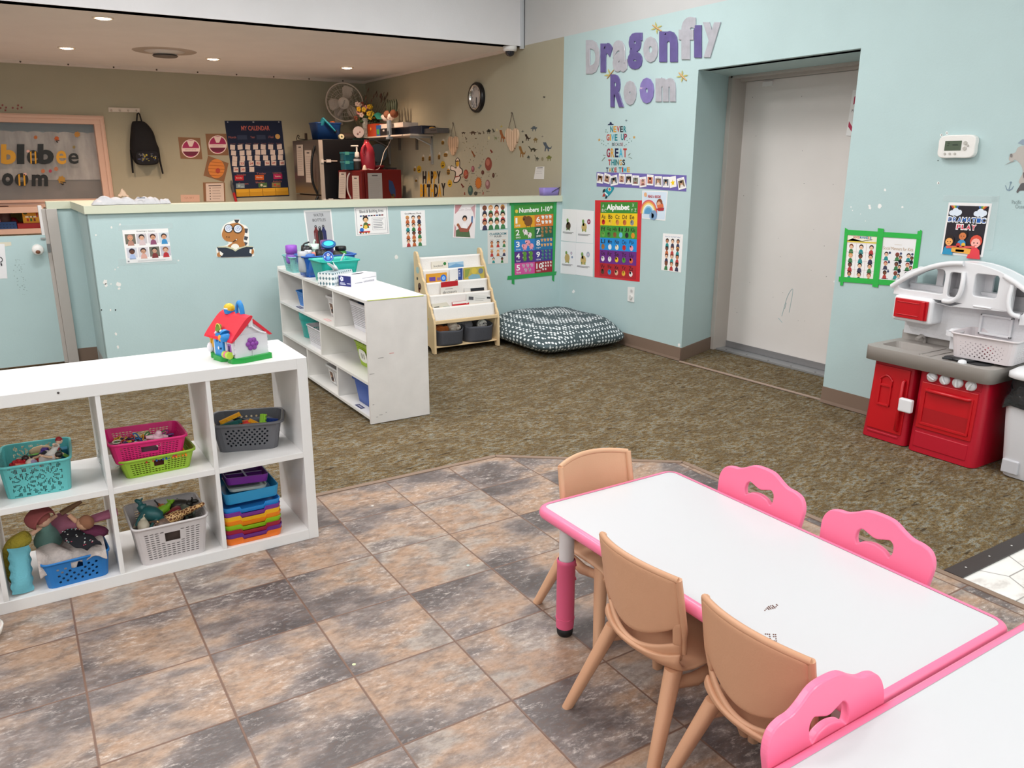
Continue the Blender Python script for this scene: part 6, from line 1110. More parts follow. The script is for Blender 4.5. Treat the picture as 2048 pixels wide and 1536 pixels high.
b = B(M('#f0efe8', .5)); b.prism(spl([(-.05, -.03), (.05, -.035), (.055, .03), (0, .045), (-.055, .035)], 4), 0, .002, lambda p: V((-p.z, -p.x, p.y))); b.use('#8a8a80'); [b.tube([(-.003, y+.012*cos(q), .002+.018*sin(q)) for q in (0, 1, 2, 3, 4, 5)], .0012, 4, closed=True) for y in (-.02, .012)]; tag(b.done('picture_tag', local=((1.800, 4.62, .325), (0, -.17, 0))), 'white oval picture tag on the lime basket', 'tag')
b = B(M('#7a6a60', .8)); b.box((0, 0, 0), (.12, .24, .03)); toy('paper_pad', 'grey brown pad in the lime middle shelf basket', 'pad', b, (1.925, 4.48, .375))
tub('white tub with a photo label on the bottom bookcase shelf', (1.855, 5.01, .0405), .235, .30, .13, '#dcdad9', .055); b = B(M('#5a4a44', .7)); b.ball((0, 0, 0), (.06, .09, .03), 10); b.use('#a03a34').ball((-.03, -.07, .02), .025, 8); toy('toy_bundle', 'dark toys in the white bottom shelf tub', 'toys', b, (1.855, 5.0, .135))
tub('royal blue tub on the bottom bookcase shelf', (1.86, 4.47, .0405), .25, .36, .165, '#1f55b4'); b = B(M('#4a3028', .7)); b.box((0, 0, 0), (.10, .16, .03)); toy('wood_block', 'brown blocks showing in the blue bottom shelf tub', 'block', b, (1.86, 4.42, .165), (.1, .1, .1))
for (px, py, z, nm) in ((600, 615, .5002, 'below the blue basket, upper'), (655, 640, .5002, 'pinkish, below the white tub, upper'), (720, 813, .0402, 'in front of the blue tub, bottom')):
    p = PF(px, py, z); b = B(M('#2c2f5c' if 'pink' not in nm else '#e4b8b4', .5)); b.box((p.x, p.y, z+.0006), (.03, .10, .0012), .0); b.use('#e9e8ee'); [b.box((p.x-.004+.004*k, p.y, z+.0014), (.0015, .07, .0004)) for k in (0, 1, 2)]; tag(b.done('shelf_tag'), 'small name tag on a bookcase shelf edge, %s shelf' % nm, 'tag')
p = PY(595, 545, 5.5)
# ---- books in the slings
def book(label, i, q, cover, pr, drop=10, lean=.0):
    y = RY[i][0]-.046-lean; Q = [PY(a, c, y) for a, c in q]; Q[2].z -= drop*.004; Q[3].z -= drop*.004
    for p in Q[:2]: p.y += .012
    s = Sheet([p+V((0, .010, 0)) for p in Q], (0, -1, 0), cover, .010); s.up(); pr(s); tag(s.done('picture_book'), label, 'book', 'books in the bookrack slings')
book('cream book with green dot and script title in the top sling', 0, ((864, 524), (897, 521), (897, 541), (865, 543)), '#e6dfd2', lambda s: (s.text('Storybook', .1, .25, .7, .42, '#5a5a60'), s.circ(.8, .2, .09, '#2f7a3a'), s.circ(.72, .72, .10, '#d0782c')))
book('pale blue book in the top sling', 0, ((898, 526), (928, 523), (928, 541), (897, 542)), '#9dbfd8', lambda s: (s.poly([(0, .3), (.5, .1), (1, .25), (1, .7), (0, .8)], '#6f9fc8'),))
book('yellow orange book with a blue ball in the second sling', 1, ((854, 549), (895, 545), (895, 566), (855, 568)), '#d8982c', lambda s: (s.circ(.82, .35, .15, '#2f6fd0'), s.up(), s.circ(.82, .35, .08, '#8fc0f0'), s.circ(.82, .35, .03, '#e080b0'), s.rect(.12, .22, .42, .5, '#6a4a9a'), s.rect(.5, .28, .66, .48, '#8a6a9a'), s.rect(.1, .66, .62, .80, '#8a5a2c')))
book('white and navy book with a boot in the second sling', 1, ((901, 540), (927, 536), (926, 560), (900, 563)), '#e4e2e2', lambda s: (s.poly([(.62, .0), (.98, .0), (.95, .8), (.80, 1), (.62, .8)], '#2f4a8c'), s.poly([(.25, .95), (.3, .7), (.55, .62), (.65, .9), (.6, 1)], '#22242c'), s.text('Fish', .68, .10, .92, .5, '#e8e8f0')))
book('green and yellow map book at the right of the second sling', 1, ((929, 536), (970, 533), (969, 557), (928, 561)), '#b9a94f', lambda s: (s.poly([(.2, .55), (.4, .4), (.75, .45), (.85, .8), (.3, .9)], '#7fa8b8'), s.poly([(.05, .1), (.3, .08), (.2, .5), (.05, .6)], '#8a9a4a'), s.circ(.82, .25, .12, '#6f7f8c'), s.circ(.5, .22, .14, '#d0b84a')))
book('white dinosaurs book with a red top band in the third sling', 2, ((883, 565), (917, 561), (917, 588), (882, 592)), '#e2ddd6', lambda s: (s.rect(.0, .0, 1, .30, '#b81c26'), s.text('dinosaurs', .1, .52, .9, .68, '#4a4a4a'), s.lines(.25, .75, (.80, .42), '#8a8686', .015)), 8, .012)
book('black topped book at the right of the third sling', 2, ((930, 577), (970, 574), (970, 588), (930, 592)), '#d8d6d4', lambda s: (s.rect(.3, .05, .98, .8, '#23252c'), s.rect(.1, .5, .28, .9, '#4a4a50')), 6)
book('flat white book with grey print in the fourth sling', 3, ((935, 589), (982, 592), (981, 606), (933, 604)), '#dcdad6', lambda s: (s.rect(.08, .2, .28, .5, '#55555a'), s.rect(.85, .12, 1, .3, '#2c2c30'), s.lines(.35, .75, (.3, .5), '#9a9a9a', .02)), 6)
book('red spined book lying low in the fourth sling', 3, ((906, 605), (939, 601), (939, 613), (906, 616)), '#b81f2c', lambda s: (s.rect(0, 0, .9, .28, '#e9e4e0'), s.rect(0, .7, 1, 1, '#c85a3c')), 4, .006)
book('pale picture book at the left of the fourth sling', 3, ((865, 609), (895, 605), (905, 616), (866, 620)), '#d2cdbf', lambda s: (s.rect(.1, .4, .4, .8, '#4f5550'), s.rect(.6, .5, 1, .9, '#8ab0b4')), 3)
# ---- fabric bins with soft toys under the rack
def fbin(label, x0, x1, sag):
    def f(u, v):
        a = 2*pi*u; e = .5; sp = lambda x: math.copysign(abs(x)**e, x); k = .92+.08*v
        x, y = (x1-x0)/2*k*sp(cos(a)), .145*k*sp(sin(a)); fr = max(0, -sin(a))
        return V(((x0+x1)/2+x, 5.80+y-.008*sin(3*a)*v, .056+(.145-sag*fr)*v+.004*sin(6*a)*v))
    return tag(B(M('#4d4e55', .9, bump=.15, bscale=90)).grid(f, 40, 8, closed_u=True).done('fabric_bin', solid=.004), label, 'fabric bin')
fbin('dark grey fabric bin of soft toys, left under the bookrack', 2.856, 3.128, .02); fbin('dark grey fabric bin of soft toys, right under the bookrack', 3.138, 3.416, .012)
def plush(name, label, c, parts, loc, fuzzy=90):
    b = B(M(c, .98, bump=.8, bscale=fuzzy))
    for p, r in parts[0]: b.ball(p, r, 12)
    for cc, p, r in parts[1]: b.use(M(cc, .9, bump=.5, bscale=fuzzy)).ball(p, r, 10)
    o = b.done(name, local=(loc, (0, 0, 0)), sub=1); return tag(o, label, 'soft toy')
plush('soft_toy', 'orange brown soft toy at the left of the left bin', '#b5622c', ([((0, 0, 0), (.065, .05, .045)), ((.045, -.02, .01), (.03, .03, .03)), ((-.05, 0, .02), (.02, .02, .03))], [('#5a2a1c', (-.02, .03, .03), (.03, .03, .025))]), (2.93, 5.765, .17)); plush('soft_toy', 'cream white soft toy at the right of the left bin', '#ddd0c2', ([((0, 0, 0), (.05, .05, .05)), ((.035, -.03, -.005), (.03, .025, .025)), ((-.02, -.03, -.01), (.022, .02, .02))], [('#8a6a58', (.028, -.052, .01), (.007, .006, .007))]), (3.05, 5.765, .19))
plush('soft_toy', 'grey long eared soft toy in the right bin', '#85838a', ([((0, 0, 0), (.065, .05, .05)), ((-.075, .0, .02), (.035, .03, .03)), ((.0, .05, .05), (.06, .025, .035)), ((.04, .05, .055), (.035, .03, .035))], []), (3.20, 5.80, .185)); plush('soft_toy', 'white round owl like soft toy in the right bin', '#e6e3de', ([((0, 0, 0), (.05, .045, .05)), ((.0, -.02, .01), (.042, .03, .04))], [('#b9b4b0', (.0, -.048, .012), (.024, .006, .022)), ('#2c2a2c', (-.01, -.053, .022), (.006, .004, .006)), ('#2c2a2c', (.012, -.053, .022), (.006, .004, .006)), ('#8a8078', (.001, -.055, .008), (.005, .004, .007))]), (3.335, 5.765, .175))
# ---- basket on the play kitchen, things on the partition cap, toy at the left edge
def kd(sd, u, i, j, m, n): return (.3+.5*(1-abs(u)), .3+.5*(1-abs(u))) if 1 <= j < m-3 and (i+j) % 2 == 0 and abs(u) < .92 else ('cut' if j == m-2 and sd in (1, 3) and abs(u) < .35 else None)
basket('storage_basket', 'white perforated basket on the stove of the play kitchen', 'basket', (4.20, 2.025, .545), pi/2+pi+.06, .315, .235, .125, '#dcd3d5', kd, .9, .0125, .0115, lip=.008, r=.03)
b = B(M('#cfc4c8', .5)); b.box((0, 0, 0), (.11, .2, .06)); b.use('#b05a64').ball((-.05, -.02, .0), .03, 10); toy('play_food_pile', 'pink and white play pieces inside the white perforated basket', 'toys', b, (4.20, 2.03, .59))
b = B(M('#2a2a2c', .4)); b.lathe([(0, 0), (.06, 0), (.062, .006), (0, .008)], n=20); b.tube([(-.055, .03, .004), (-.09, .06, .006)], .006, 6); toy('toy_pan', 'black toy pan lying under the white perforated basket', 'toy', b, (4.09, 2.10, .5365)); b = B(PLW); b.lathe([(.022, 0), (.018, .012), (.008, .016), (0, .017)], n=14); toy('toy_cup', 'small white toy lid at the front of the stove', 'toy', b, (4.035, 2.075, .531))
def crumple(x0, x1, y0, y1, h, sd, fr=0):
    random.seed(sd); A = [(random.uniform(3, 14), random.uniform(3, 11), random.uniform(0, 6), random.uniform(.1, .3)) for _ in range(7)]
    def f(u, v):
        n = sum(k*math.sin(a*u*2+c+b_*v*2) for a, b_, c, k in A); e = min(1, 5*u, 5*(1-u))**.5
        th = pi*v; return V((x0+(x1-x0)*u+.006*n, (y0+y1)/2-(y1-y0)/2*cos(th)*(.9+.1*n)-fr*max(0, math.sin(u*9))*(v < .3), CT+.003+h*sin(th)*e*(.78+.22*n)))
    return f
CAPW = M('#b9b8bb', .55, bump=.3, bscale=70)
a0, a1, a2 = PF(177, 408, CT).x, PF(262, 405, CT).x, PF(331, 405, CT).x
tag(B(CAPW).grid(crumple(a0, a1, 6.11, 6.22, .060, 4), 40, 16).done('folded_plastic_bag', sub=1), 'crumpled white plastic sheet on the left end of the partition cap', 'bag'); o = tag(B(CAPW).grid(crumple(a1-.03, a2-.07, 6.11, 6.23, .058, 15), 36, 16).done('wipes_packet', sub=1), 'white soft wipes packet lying right of the crumpled sheet', 'packet')
b = B('#6a7688'); p = PY(283, 396, 6.10); vs, fs = font('Kirkland', .0); b.add([PY(278+10*q[0], 399-3*q[1], 6.113) for q in vs], fs) if False else b.box((p.x, 6.112, p.z), (.05, .001, .006)); k_ = b.done('packet_print', local=((0, 0, 0), (0, 0, 0))); k_.parent = o; k_.matrix_parent_inverse = Matrix.Translation(-o.location)
tag(B(CAPW).grid(crumple(a2-.08, a2, 6.12, 6.20, .040, 23), 20, 12).done('tissue_wad', sub=1), 'small white crumpled wad at the right of the packet', 'tissue'); b = B(M('#c9a98e', .5, alpha=.8)); b.grid(lambda u, v: V((a0+.17+.07*u, 6.17+.02*v, CT+.055+.055*(1-abs(2*u-1))*v+.004*sin(u*20))), 10, 6); tag(b.done('plastic_wrap', solid=.001), 'tan crumpled wrapper standing behind the white bags', 'wrapper')
t = thing('wall_caddy', 'purple plastic caddy at the right end of the partition cap', 'caddy', (4.30, 6.17, CT)); b = B(pl('#8f7fc4')); R = [[V((*p, z)) for p in rrect(.165+k, .075+k, .012, 4)] for z, k in ((0, 0), (.07, .012))]; b.rings(R, cap=False); b.add(R[0], [tuple(range(len(R[0])))[::-1]]); b.done('caddy_body', t, solid=.003); b = B(M('#3a3a40', .4)); b.tube([(.0, -.047, .03), (.045, -.049, .055), (.10, -.05, .08)], .003, 6); b.done('pen', t)
t = thing('toy_vehicle', 'white rimmed red toy cut off at the left edge of the tile floor', 'toy', (-.262, 2.84, 0)); b = B(pl('#e6dedd')); b.lathe([(.058, 0), (.062, .01), (.058, .03), (.04, .03), (.036, .012)], (-.0, .0, .105), 24, axis=(.5, -1, .1), cap=False); b.use('#c0281c').cyl((0, -.004, .105), .04, .006, 20, axis=(.5, -1, .1)); b.done('upper_ring', t); b = B(pl('#e8e2da')); b.lathe([(0, 0), (.04, .004), (.062, .02), (.070, .045), (.064, .045), (.055, .03)], (.0, -.02, .0), 24); b.use('#d8481c').lathe([(0, .012), (.052, .024), (.058, .034), (0, .04)], (0, -.02, 0), 20); b.done('bowl_base', t); b = B(pl('#d8481c')); b.cyl((0, .0, .03), .022, .08, 14); b.done('stem', t)

for px, py, c, lb in ((708, 1329, '#c9cfa8', 'pale green'), (936, 1131, '#b9c8c4', 'pale blue green'), (745, 1012, '#d9d4cf', 'white, nearest the cube shelf')):
    p = PF(px, py); b = B(M(c, .7)); b.cyl(p, .006, .0012, 9); tag(b.done('paper_scrap'), 'tiny %s paper scrap on the tiled floor' % lb, 'scrap')
# ================================================================== the rear room
Y2 = lambda *p: [(340+x/5.12, 220+y/5.12) for x, y in p]
W1 = lambda x, y: (x/5.12, 180+y/5.12)
def bsheet(q, paper='#d9cfc4', th=.0015): return Sheet([PY(x, y, YB) for x, y in Y2(*q)], NYH, paper, th)
def circle_on(s, cx, cy, r, c, ry=None):
    s.use(M(c, .5)); s.add([PY(*Y2((cx+r*cos(a), cy+(ry or r)*sin(a)))[0], YB)+s.n*s.h for a in [2*pi*k/24 for k in range(24)]], [tuple(range(24))])
def poly_on(s, pts, c): s.use(M(c, .5)); s.add([PY(*p, YB)+s.n*s.h for p in Y2(*pts)], [tuple(range(len(pts)))])
KR = '#8a6244'
for q, cx, cy, lb in ((((82, 278), (308, 285), (332, 505), (108, 498)), 212, 395, 'left of the two'), (((362, 243), (575, 243), (600, 465), (388, 462)), 488, 355, 'right of the two')):
    s = bsheet(q, KR); circle_on(s, cx, cy, 95, '#f0d8d4'); s.up(); circle_on(s, cx, cy, 86, '#a8245c'); s.up(); poly_on(s, [(cx-92, cy-4), (cx+92, cy-4), (cx+92, cy+30), (cx-92, cy+30)], '#eed6d0'); poly_on(s, [(cx-40, cy-80), (cx+40, cy-80), (cx+15, cy-20), (cx-15, cy-20)], '#eed6d0'); poly_on(s, [(cx-82, cy+30), (cx+82, cy+30), (cx+45, cy+74), (cx-45, cy+74)], '#701c3c'); s.up(); [poly_on(s, [(cx-60+k, cy+8), (cx-54+k, cy+8), (cx-54+k, cy+17), (cx-60+k, cy+17)], '#b08088') for k in range(0, 120, 12)]
    end(s, 'honey_poster', 'brown square with a magenta round badge on the rear wall, '+lb, 'poster')
s = bsheet(((390, 468), (600, 545), (553, 738), (343, 672)), KR); circle_on(s, 475, 600, 84, '#d8843c', 98); s.up()
for k in range(5): yy = 530+34*k; hw = 84*math.sqrt(max(0, 1-((yy-600)/98)**2)); poly_on(s, [(475-hw, yy-2), (475+hw, yy+8), (475+hw, yy+13), (475-hw, yy+4)], '#a85a24')
circle_on(s, 490, 622, 24, '#b84838', 28); end(s, 'hive_poster', 'orange beehive picture on a tilted brown square', 'poster')
s = bsheet(((337, 742), (560, 742), (568, 937), (345, 937)), KR); s.up(); s.q = [PY(x, y, YB) for x, y in Y2((365, 752), (548, 748), (555, 935), (372, 935))]; s.rect(0, 0, 1, 1, '#d9c6ba'); s.up(); s.rect(.15, .10, .85, .16, '#6a5a58'); s.lines(.35, .85, [.26+.15*k for k in range(5)], '#8f7a74', .012); [s.rect(.2, .24+.15*k, .26, .30+.15*k, '#4a3a38') for k in range(5)]; end(s, 'rules_sheet', 'pale list sheet on brown backing left of the calendar', 'poster')
s = bsheet(((108, 868), (302, 868), (305, 940), (112, 940)), '#d8b09c'); s.text('QUIET', .2, .3, .72, .62, '#b8907c'); end(s, 'quiet_sign', 'small pink quiet sign at the partition cap edge', 'sign')
# calendar
cal = [PY(x, y, YB) for x, y in Y2((558, 110), (1140, 110), (1222, 880), (665, 900))]
t = thing('calendar_chart', 'large navy fabric calendar with four yellow pockets on the rear wall', 'calendar', PY(*Y2((890, 900))[0], YB)); NAVY = M('#1d2742', .85)
s = Sheet(cal, NYH, NAVY, .003); s.text('MY CALENDAR', .27, .065, .77, .125, '#c8685c', .02)
for tx, u0, v0, u1, v1 in (('Month', .03, .195, .16, .225), ('Year', .41, .195, .49, .225), ('I Feel', .73, .195, .82, .225)): s.text(tx, u0, v0, u1, v1, '#b8685c')
for k, tx in enumerate(('Sunday', 'Monday', 'Tuesday', 'Wednesday', 'Thursday', 'Friday', 'Saturday')): s.text(tx, .05+.135*k, .285, .14+.135*k, .305, '#8a5a58')
for tx, u, v in (('Yesterday', .08, .685), ('Today', .44, .675), ('Tomorrow', .73, .67), ('Season', .10, .80), ('Weather', .40, .79), ('Activity', .72, .785)): s.text(tx, u, v, u+.17, v+.028, '#b8685c')
for v in (.39, .46, .53, .60, .67): s.rect(.03, v, .97, v+.004, '#2c3a60')
s.rect(.18, .185, .35, .24, '#2a3654').rect(.52, .185, .68, .24, '#2a3654').circ(.90, .205, .045, '#d8a860'); s.rect(.04, .012, .06, .022, '#c9c9d0').rect(.48, .012, .51, .022, '#c9c9d0').rect(.94, .012, .96, .022, '#c9c9d0'); s.done('chart_cloth', t, world=True)
for k in range(4):
    s = Sheet([s_ for s_ in [None]*0] or [sum(((cal[0]*(1-u)+cal[1]*u)*(1-v), (cal[3]*(1-u)+cal[2]*u)*v), V()) for u, v in ((.03+.24*k, .885), (.265+.24*k, .885), (.265+.24*k, .985), (.03+.24*k, .985))], NYH, M('#c8921c', .5), .012); s.poly([(0, 0), (1, 0), (.97, .38), (.85, .45), (.15, .45), (.03, .38)], '#dca52a'); s.done('yellow_pocket', t, world=True)
CP = [[(640, 382), (717, 380), (795, 380), (875, 378), (953, 378), (1030, 378), (1120, 376)], [(650, 440), (737, 440), (807, 438), (898, 433), (958, 432), (1050, 433), (1133, 432)], [(662, 498), (742, 495), (815, 493), (893, 490), (978, 490), (1058, 488), (1130, 486)], [(660, 550), (737, 546, '23'), (832, 548, '24'), (901, 545, '25'), (995, 543, '26'), (1062, 542, '27'), (1147, 541, '28')], [(675, 612, '29'), (746, 610, '30'), (837, 608)]]
OR = ['first', 'second', 'third', 'fourth', 'fifth', 'sixth', 'seventh']; random.seed(8)
for j, row in enumerate(CP):
    for i, c in enumerate(row):
        x, y = c[:2]; k = random.uniform(-4, 4); s = Sheet([PY(*p, YB-.004) for p in Y2((x-25-k*.3, y-25+k), (x+25-k*.3, y-25-k), (x+26+k*.3, y+25-k), (x-24+k*.3, y+25+k))], NYH, '#dccac2', .0012)
        if len(c) > 2: s.text(c[2], .16, .28, .84, .72, '#b0443c', .03)
        end(s, 'date_card', ('white date card with red %s on the calendar' % c[2]) if len(c) > 2 else 'blank date card, %s in the %s row of the calendar' % (OR[i], OR[j]), 'card', 'date cards on the calendar')
for x, y, c, tx in ((708, 697, '#b81c2c', 'Sunday'), (915, 692, '#c85a1c', 'Monday'), (1103, 682, '#b01c58', 'Tuesday')): s = Sheet([PY(*p, YB-.004) for p in Y2((x-45, y-26), (x+45, y-28), (x+47, y+24), (x-43, y+26))], NYH, c, .0012); s.text(tx, .15, .32, .85, .68, '#e8c8b8', .02); end(s, 'day_card', '%s card reading %s on the calendar' % ({'S': 'red', 'M': 'orange', 'T': 'magenta'}[tx[0]], tx), 'card', 'day cards on the calendar')
for x, y, c, d, tx in ((720, 777, '#7f9098', '#a9b8bc', 'pale grey snow'), (950, 770, '#4a6a3c', '#d9d2b8', 'green'), (1088, 768, '#8a7a48', '#b8402c', 'tan and red')): s = Sheet([PY(*p, YB-.004) for p in Y2((x-45, y-24), (x+43, y-26), (x+45, y+22), (x-43, y+24))], NYH, c, .0012); s.circ(.35, .5, .14, d).rect(.55, .65, .9, .85, d); end(s, 'picture_card', '%s picture card in the lower rows of the calendar' % tx, 'card', 'picture cards on the calendar')
p0, p1, p2 = [PY(*q, YB-.03) for q in Y2((625, 722), (652, 845), (678, 940))]
t = thing('pointer_stick', 'grey tipped red pointer leaning left of the calendar', 'pointer', p2); b = B(M('#4f5054', .5)); b.tube([p0, p0*.5+p1*.5, p1], [.008, .022, .016], 8); b.done('pointer_tip', t, world=True); b = B(M('#b8242c', .45)); b.tube([p1, p2, p2*1.15-p1*.15], .017, 8); b.done('stick', t, world=True)
# hook rail and backpack
q = [PY(*W1(x, y), YB) for x, y in ((1108, 178), (1428, 188), (1430, 232), (1110, 224))]; t = thing('hook_rail', 'white hook rail on the rear wall above the backpack', 'hook rail', q[3]); s = Sheet(q, NYH, M('#ded2c6', .5), .018); s.done('rail_board', t, world=True, bevel=.002)
for k in range(4): p = PY(*W1(1140+85*k, 208), YB-.02); b = B(M('#cbbfb4', .4)); b.tube([p, p+V((0, -.025, -.012)), p+V((0, -.032, .008))], .005, 6); b.cyl(p, .012, .004, 10, axis=(0, -1, 0)); b.done('hook', t, world=True)
pc = PY(*W1(1480, 760), YB-.09); t = thing('backpack', 'black backpack hanging from the white hook rail', 'backpack', (pc.x, YB-.09, pc.z)); PK = M('#17161b', .85, bump=.2, bscale=60)
def pk(x, y): p = PY(*W1(x, y), YB-.09); return p
o = spl([(1360, 335), (1390, 318), (1470, 322), (1525, 365), (1575, 440), (1605, 540), (1632, 610), (1620, 690), (1625, 745), (1560, 768), (1440, 768), (1390, 740), (1360, 680), (1340, 590), (1345, 450)], 4); vs, fs = flat([o])
n = len(o); F_ = [pk(x, y) for x, y in o]; c_ = sum(F_, V())/n; b = B(PK); b.rings([[V((p.x, YB-.004, p.z)) for p in F_], [V((p.x, YB-.08, p.z)) for p in F_], [c_+(V((p.x, YB-.11, p.z))-c_)*1.0*.93+V((0, -.0, 0)) for p in F_], [V((c_.x+(p.x-c_.x)*.7, YB-.14, c_.z+(p.z-c_.z)*.7)) for p in F_], [V((c_.x+(p.x-c_.x)*.25, YB-.15, c_.z+(p.z-c_.z)*.3)) for p in F_]]); b.done('bag_body', t, world=True)
b = B(M('#14141c', .8)); lo = [PY(*W1(x, y), YB-.14) for x, y in spl([(1400, 640), (1500, 625), (1610, 640), (1610, 730), (1550, 755), (1430, 755), (1395, 715)], 4)]; b.rings([lo, [p+V((0, -.03, 0)) for p in lo]]); random.seed(14)
for k in range(34): b.use(['#3c4468', '#6a6a72', '#8a8440', '#2c3454', '#a89a3c', '#54585e'][k % 6]); p = PY(*W1(random.uniform(1415, 1595), random.uniform(645, 735)), YB-.171); b.ball(p, (random.uniform(.006, .014), .002, random.uniform(.005, .012)), 7)
b.done('front_pocket', t, world=True, label='front pocket with a busy print')
b = B(PK); b.tube([pk(1400, 325), pk(1405, 245), pk(1418, 235), pk(1430, 250), pk(1450, 320)], .009, 6); b.done('hang_loop', t, world=True)
for P in ([(1340, 610), (1350, 700), (1365, 850)], [(1628, 610), (1640, 720), (1672, 858)]): b = B(PK); b.tube([pk(x, y)+V((0, .03, 0)) for x, y in P], [.012, .016, .014], 8, sq=.5); b.done('strap', t, world=True)
# paw prints and window lettering
for k, (x, y) in enumerate(((5, 185), (25, 155), (62, 180), (55, 208), (130, 183), (185, 158), (180, 190), (220, 180))): decal('flower_decal', 'tiny pinkish red flower decal above the lettered window', 'wall decal', 'y', YB, [('#8f4a4a', [W1(x+r*cos(a), y+r*sin(a)) for a, r in [(2*pi*i/10, 15 if i % 2 else 8) for i in range(10)]])], 'flower decals above the window')
YG = YB+.024
WL = [('b', 10, 555, 165, 760, 0, 'yellow letter b'), ('l', 172, 555, 250, 758, 1, 'black letter l'), ('e', 275, 615, 400, 760, 2, 'bee striped letter e of the upper row'), ('b', 385, 552, 552, 760, 1, 'black letter b'), ('e', 575, 620, 680, 760, 0, 'yellow letter e'), ('e', 700, 645, 806, 757, 1, 'black letter e'), ('o', 20, 850, 138, 980, 1, 'black letter o of the lower row'), ('o', 150, 850, 292, 985, 2, 'bee striped letter o of the lower row'), ('m', 325, 865, 492, 985, 1, 'black letter m')]
for ch, x0, y0, x1, y1, c, lb in WL:
    vs, fs = font(ch, .015 if ch == 'e' else .045); b = B(M(['#d8a028', '#1d1c1c', '#201c18'][c], .4)); b.add([PY(*W1(x0+(x1-x0)*p[0], y1+(y0-y1)*p[1]), YG)+V((0, -.001, 0)) for p in vs], fs)
    if c == 2:
        b.use('#d8a028')
        for k in (.25, .62): b.add([PY(*W1(x0+(x1-x0)*u, y0+(y1-y0)*v), YG)+V((0, -.0016, 0)) for u, v in ((k, .12), (k+.13, .08), (k+.17, .95), (k+.05, .97))], [(0, 1, 2, 3)])
        b.use('#e8b8b0').add([PY(*W1(x, y), YG)+V((0, -.0016, 0)) for x, y in ell(x0+(x1-x0)*(.1 if ch == 'e' else .75), y0+12, 18, 14, 8)], [tuple(range(8))])
    tag(b.done('window_letter'), 'cut-out %s on the rear window' % lb, 'letter', 'letters on the rear window')
for x, y, r, c, lb in ((365, 485, 22, '#b86a34', 'tan leaf like sticker at the top'), (580, 498, 28, '#c05a24', 'orange and black bee sticker at the top'), (790, 455, 34, '#b8843c', 'ochre round sticker at the upper right'), (757, 585, 18, '#8a7a4a', 'small olive sticker under the ochre one'), (440, 830, 24, '#c0744c', 'left orange flower sticker between the rows'), (515, 830, 20, '#b03a54', 'pink flower sticker between the rows'), (575, 808, 26, '#b87858', 'right orange flower sticker between the rows'), (630, 918, 44, '#b08434', 'large bee sticker at the lower right')):
    P = [(c, [W1(x+r*(1 if i % 2 else .72)*cos(2*pi*i/14), y+r*(1 if i % 2 else .72)*sin(2*pi*i/14)) for i in range(14)])]
    if 'bee' in lb: P += [('#2a211a', [W1(x+r*.5+dx, y+r*.5+dy) for dx, dy in ((-r*.8, -4), (r*.5, 4), (r*.5, 12), (-r*.8, 4))]), ('#2a211a', [W1(x+dx, y+dy+r*.8) for dx, dy in ((-r*.2, 0), (r*.6, 8), (r*.4, 22), (-r*.2, 12))])]
    decal('window_sticker', lb+' of the lettered window', 'sticker', 'y', YG, P, 'stickers on the rear window')
# toy shelf under the window
z0 = PY(40, 468, 10.15).z; z1 = PY(40, 458, 10.15).z; zt = PY(40, 414, 10.15).z; t = thing('toy_shelf', 'pink framed low shelf of toys under the rear window', 'shelf', (-.2, 10.35, 0)); xr = PY(88, 440, 10.15).x
for n_, a, c in (('shelf_board', (-1.1, 10.15, z0), (xr, 10.6, z1)), ('top_board', (-1.1, 10.12, zt-.06), (xr+.01, 10.6, zt)), ('side_panel', (xr-.02, 10.16, 0), (xr, 10.6, zt-.06)), ('side_panel', (-1.1, 10.16, 0), (-1.08, 10.6, zt-.06)), ('bottom_board', (-1.1, 10.16, .05), (xr, 10.6, .08))): B(PINK).b2(a, c).done(n_, t, world=True)
b = B(M('#c2b068', .7)); b.b2((-1.08, 10.58, z1), (xr-.02, 10.6, zt-.06)); b.done('back_panel', t, world=True, label='yellowish printed back panel')
def bx(name, label, cat, x0, y0, x1, y1, Y, dep, c, extra=None, bev=.006, kind=None, group=None, zb=None):
    """a box-like item given by where its front face shows on the plane y = Y"""
    a, d = PY(x0, y0, Y), PY(x1, y1, Y); b = B(M(c, .5) if isinstance(c, str) else c); zb_ = d.z if zb is None else zb; b.b2((a.x, Y, zb_), (d.x, Y+dep, a.z))
    if extra: extra(b, a, d, Y)
    return tag(b.done(name, bevel=bev), label, cat, group, kind)
def reg(b, a, d, Y):
    w_ = d.x-a.x; h_ = a.z-d.z; b.use('#c8a890'); b.b2((a.x+.02, Y-.02, d.z), (d.x-.01, Y, d.z+h_*.28)); b.use('#7a2a1c').b2((a.x+.04, Y-.021, d.z+h_*.08), (d.x-.03, Y-.02, d.z+h_*.20)); b.use('#3a4a1c').ball((a.x+w_*.18, Y-.001, a.z-h_*.16), (.02, .003, .014), 10)
    for k in range(3): b.use(['#b0281c', '#3a6a2c', '#7a2a1c'][k]); x = a.x+w_*(.22+.2*k); b.b2((x, Y-.004, d.z+h_*.40), (x+.018, Y, d.z+h_*.55)); b.use('#e8d8b8'); b.b2((x-.01, Y-.003, d.z+h_*.60), (x+.03, Y, d.z+h_*.68))
    b.use('#b0281c').b2((a.x+w_*.8, Y-.004, d.z+h_*.62), (a.x+w_*.88, Y, d.z+h_*.85))
bx('toy_cash_register', 'yellow toy cash register on the pink shelf', 'toy', 43, 421, 83, 456, 10.22, .2, '#d8981c', reg, zb=z1); bx('toy_tray', 'red tray under the toy cash register', 'tray', 34, 447, 87, 459, 10.19, .3, '#8f1c20', zb=z1)
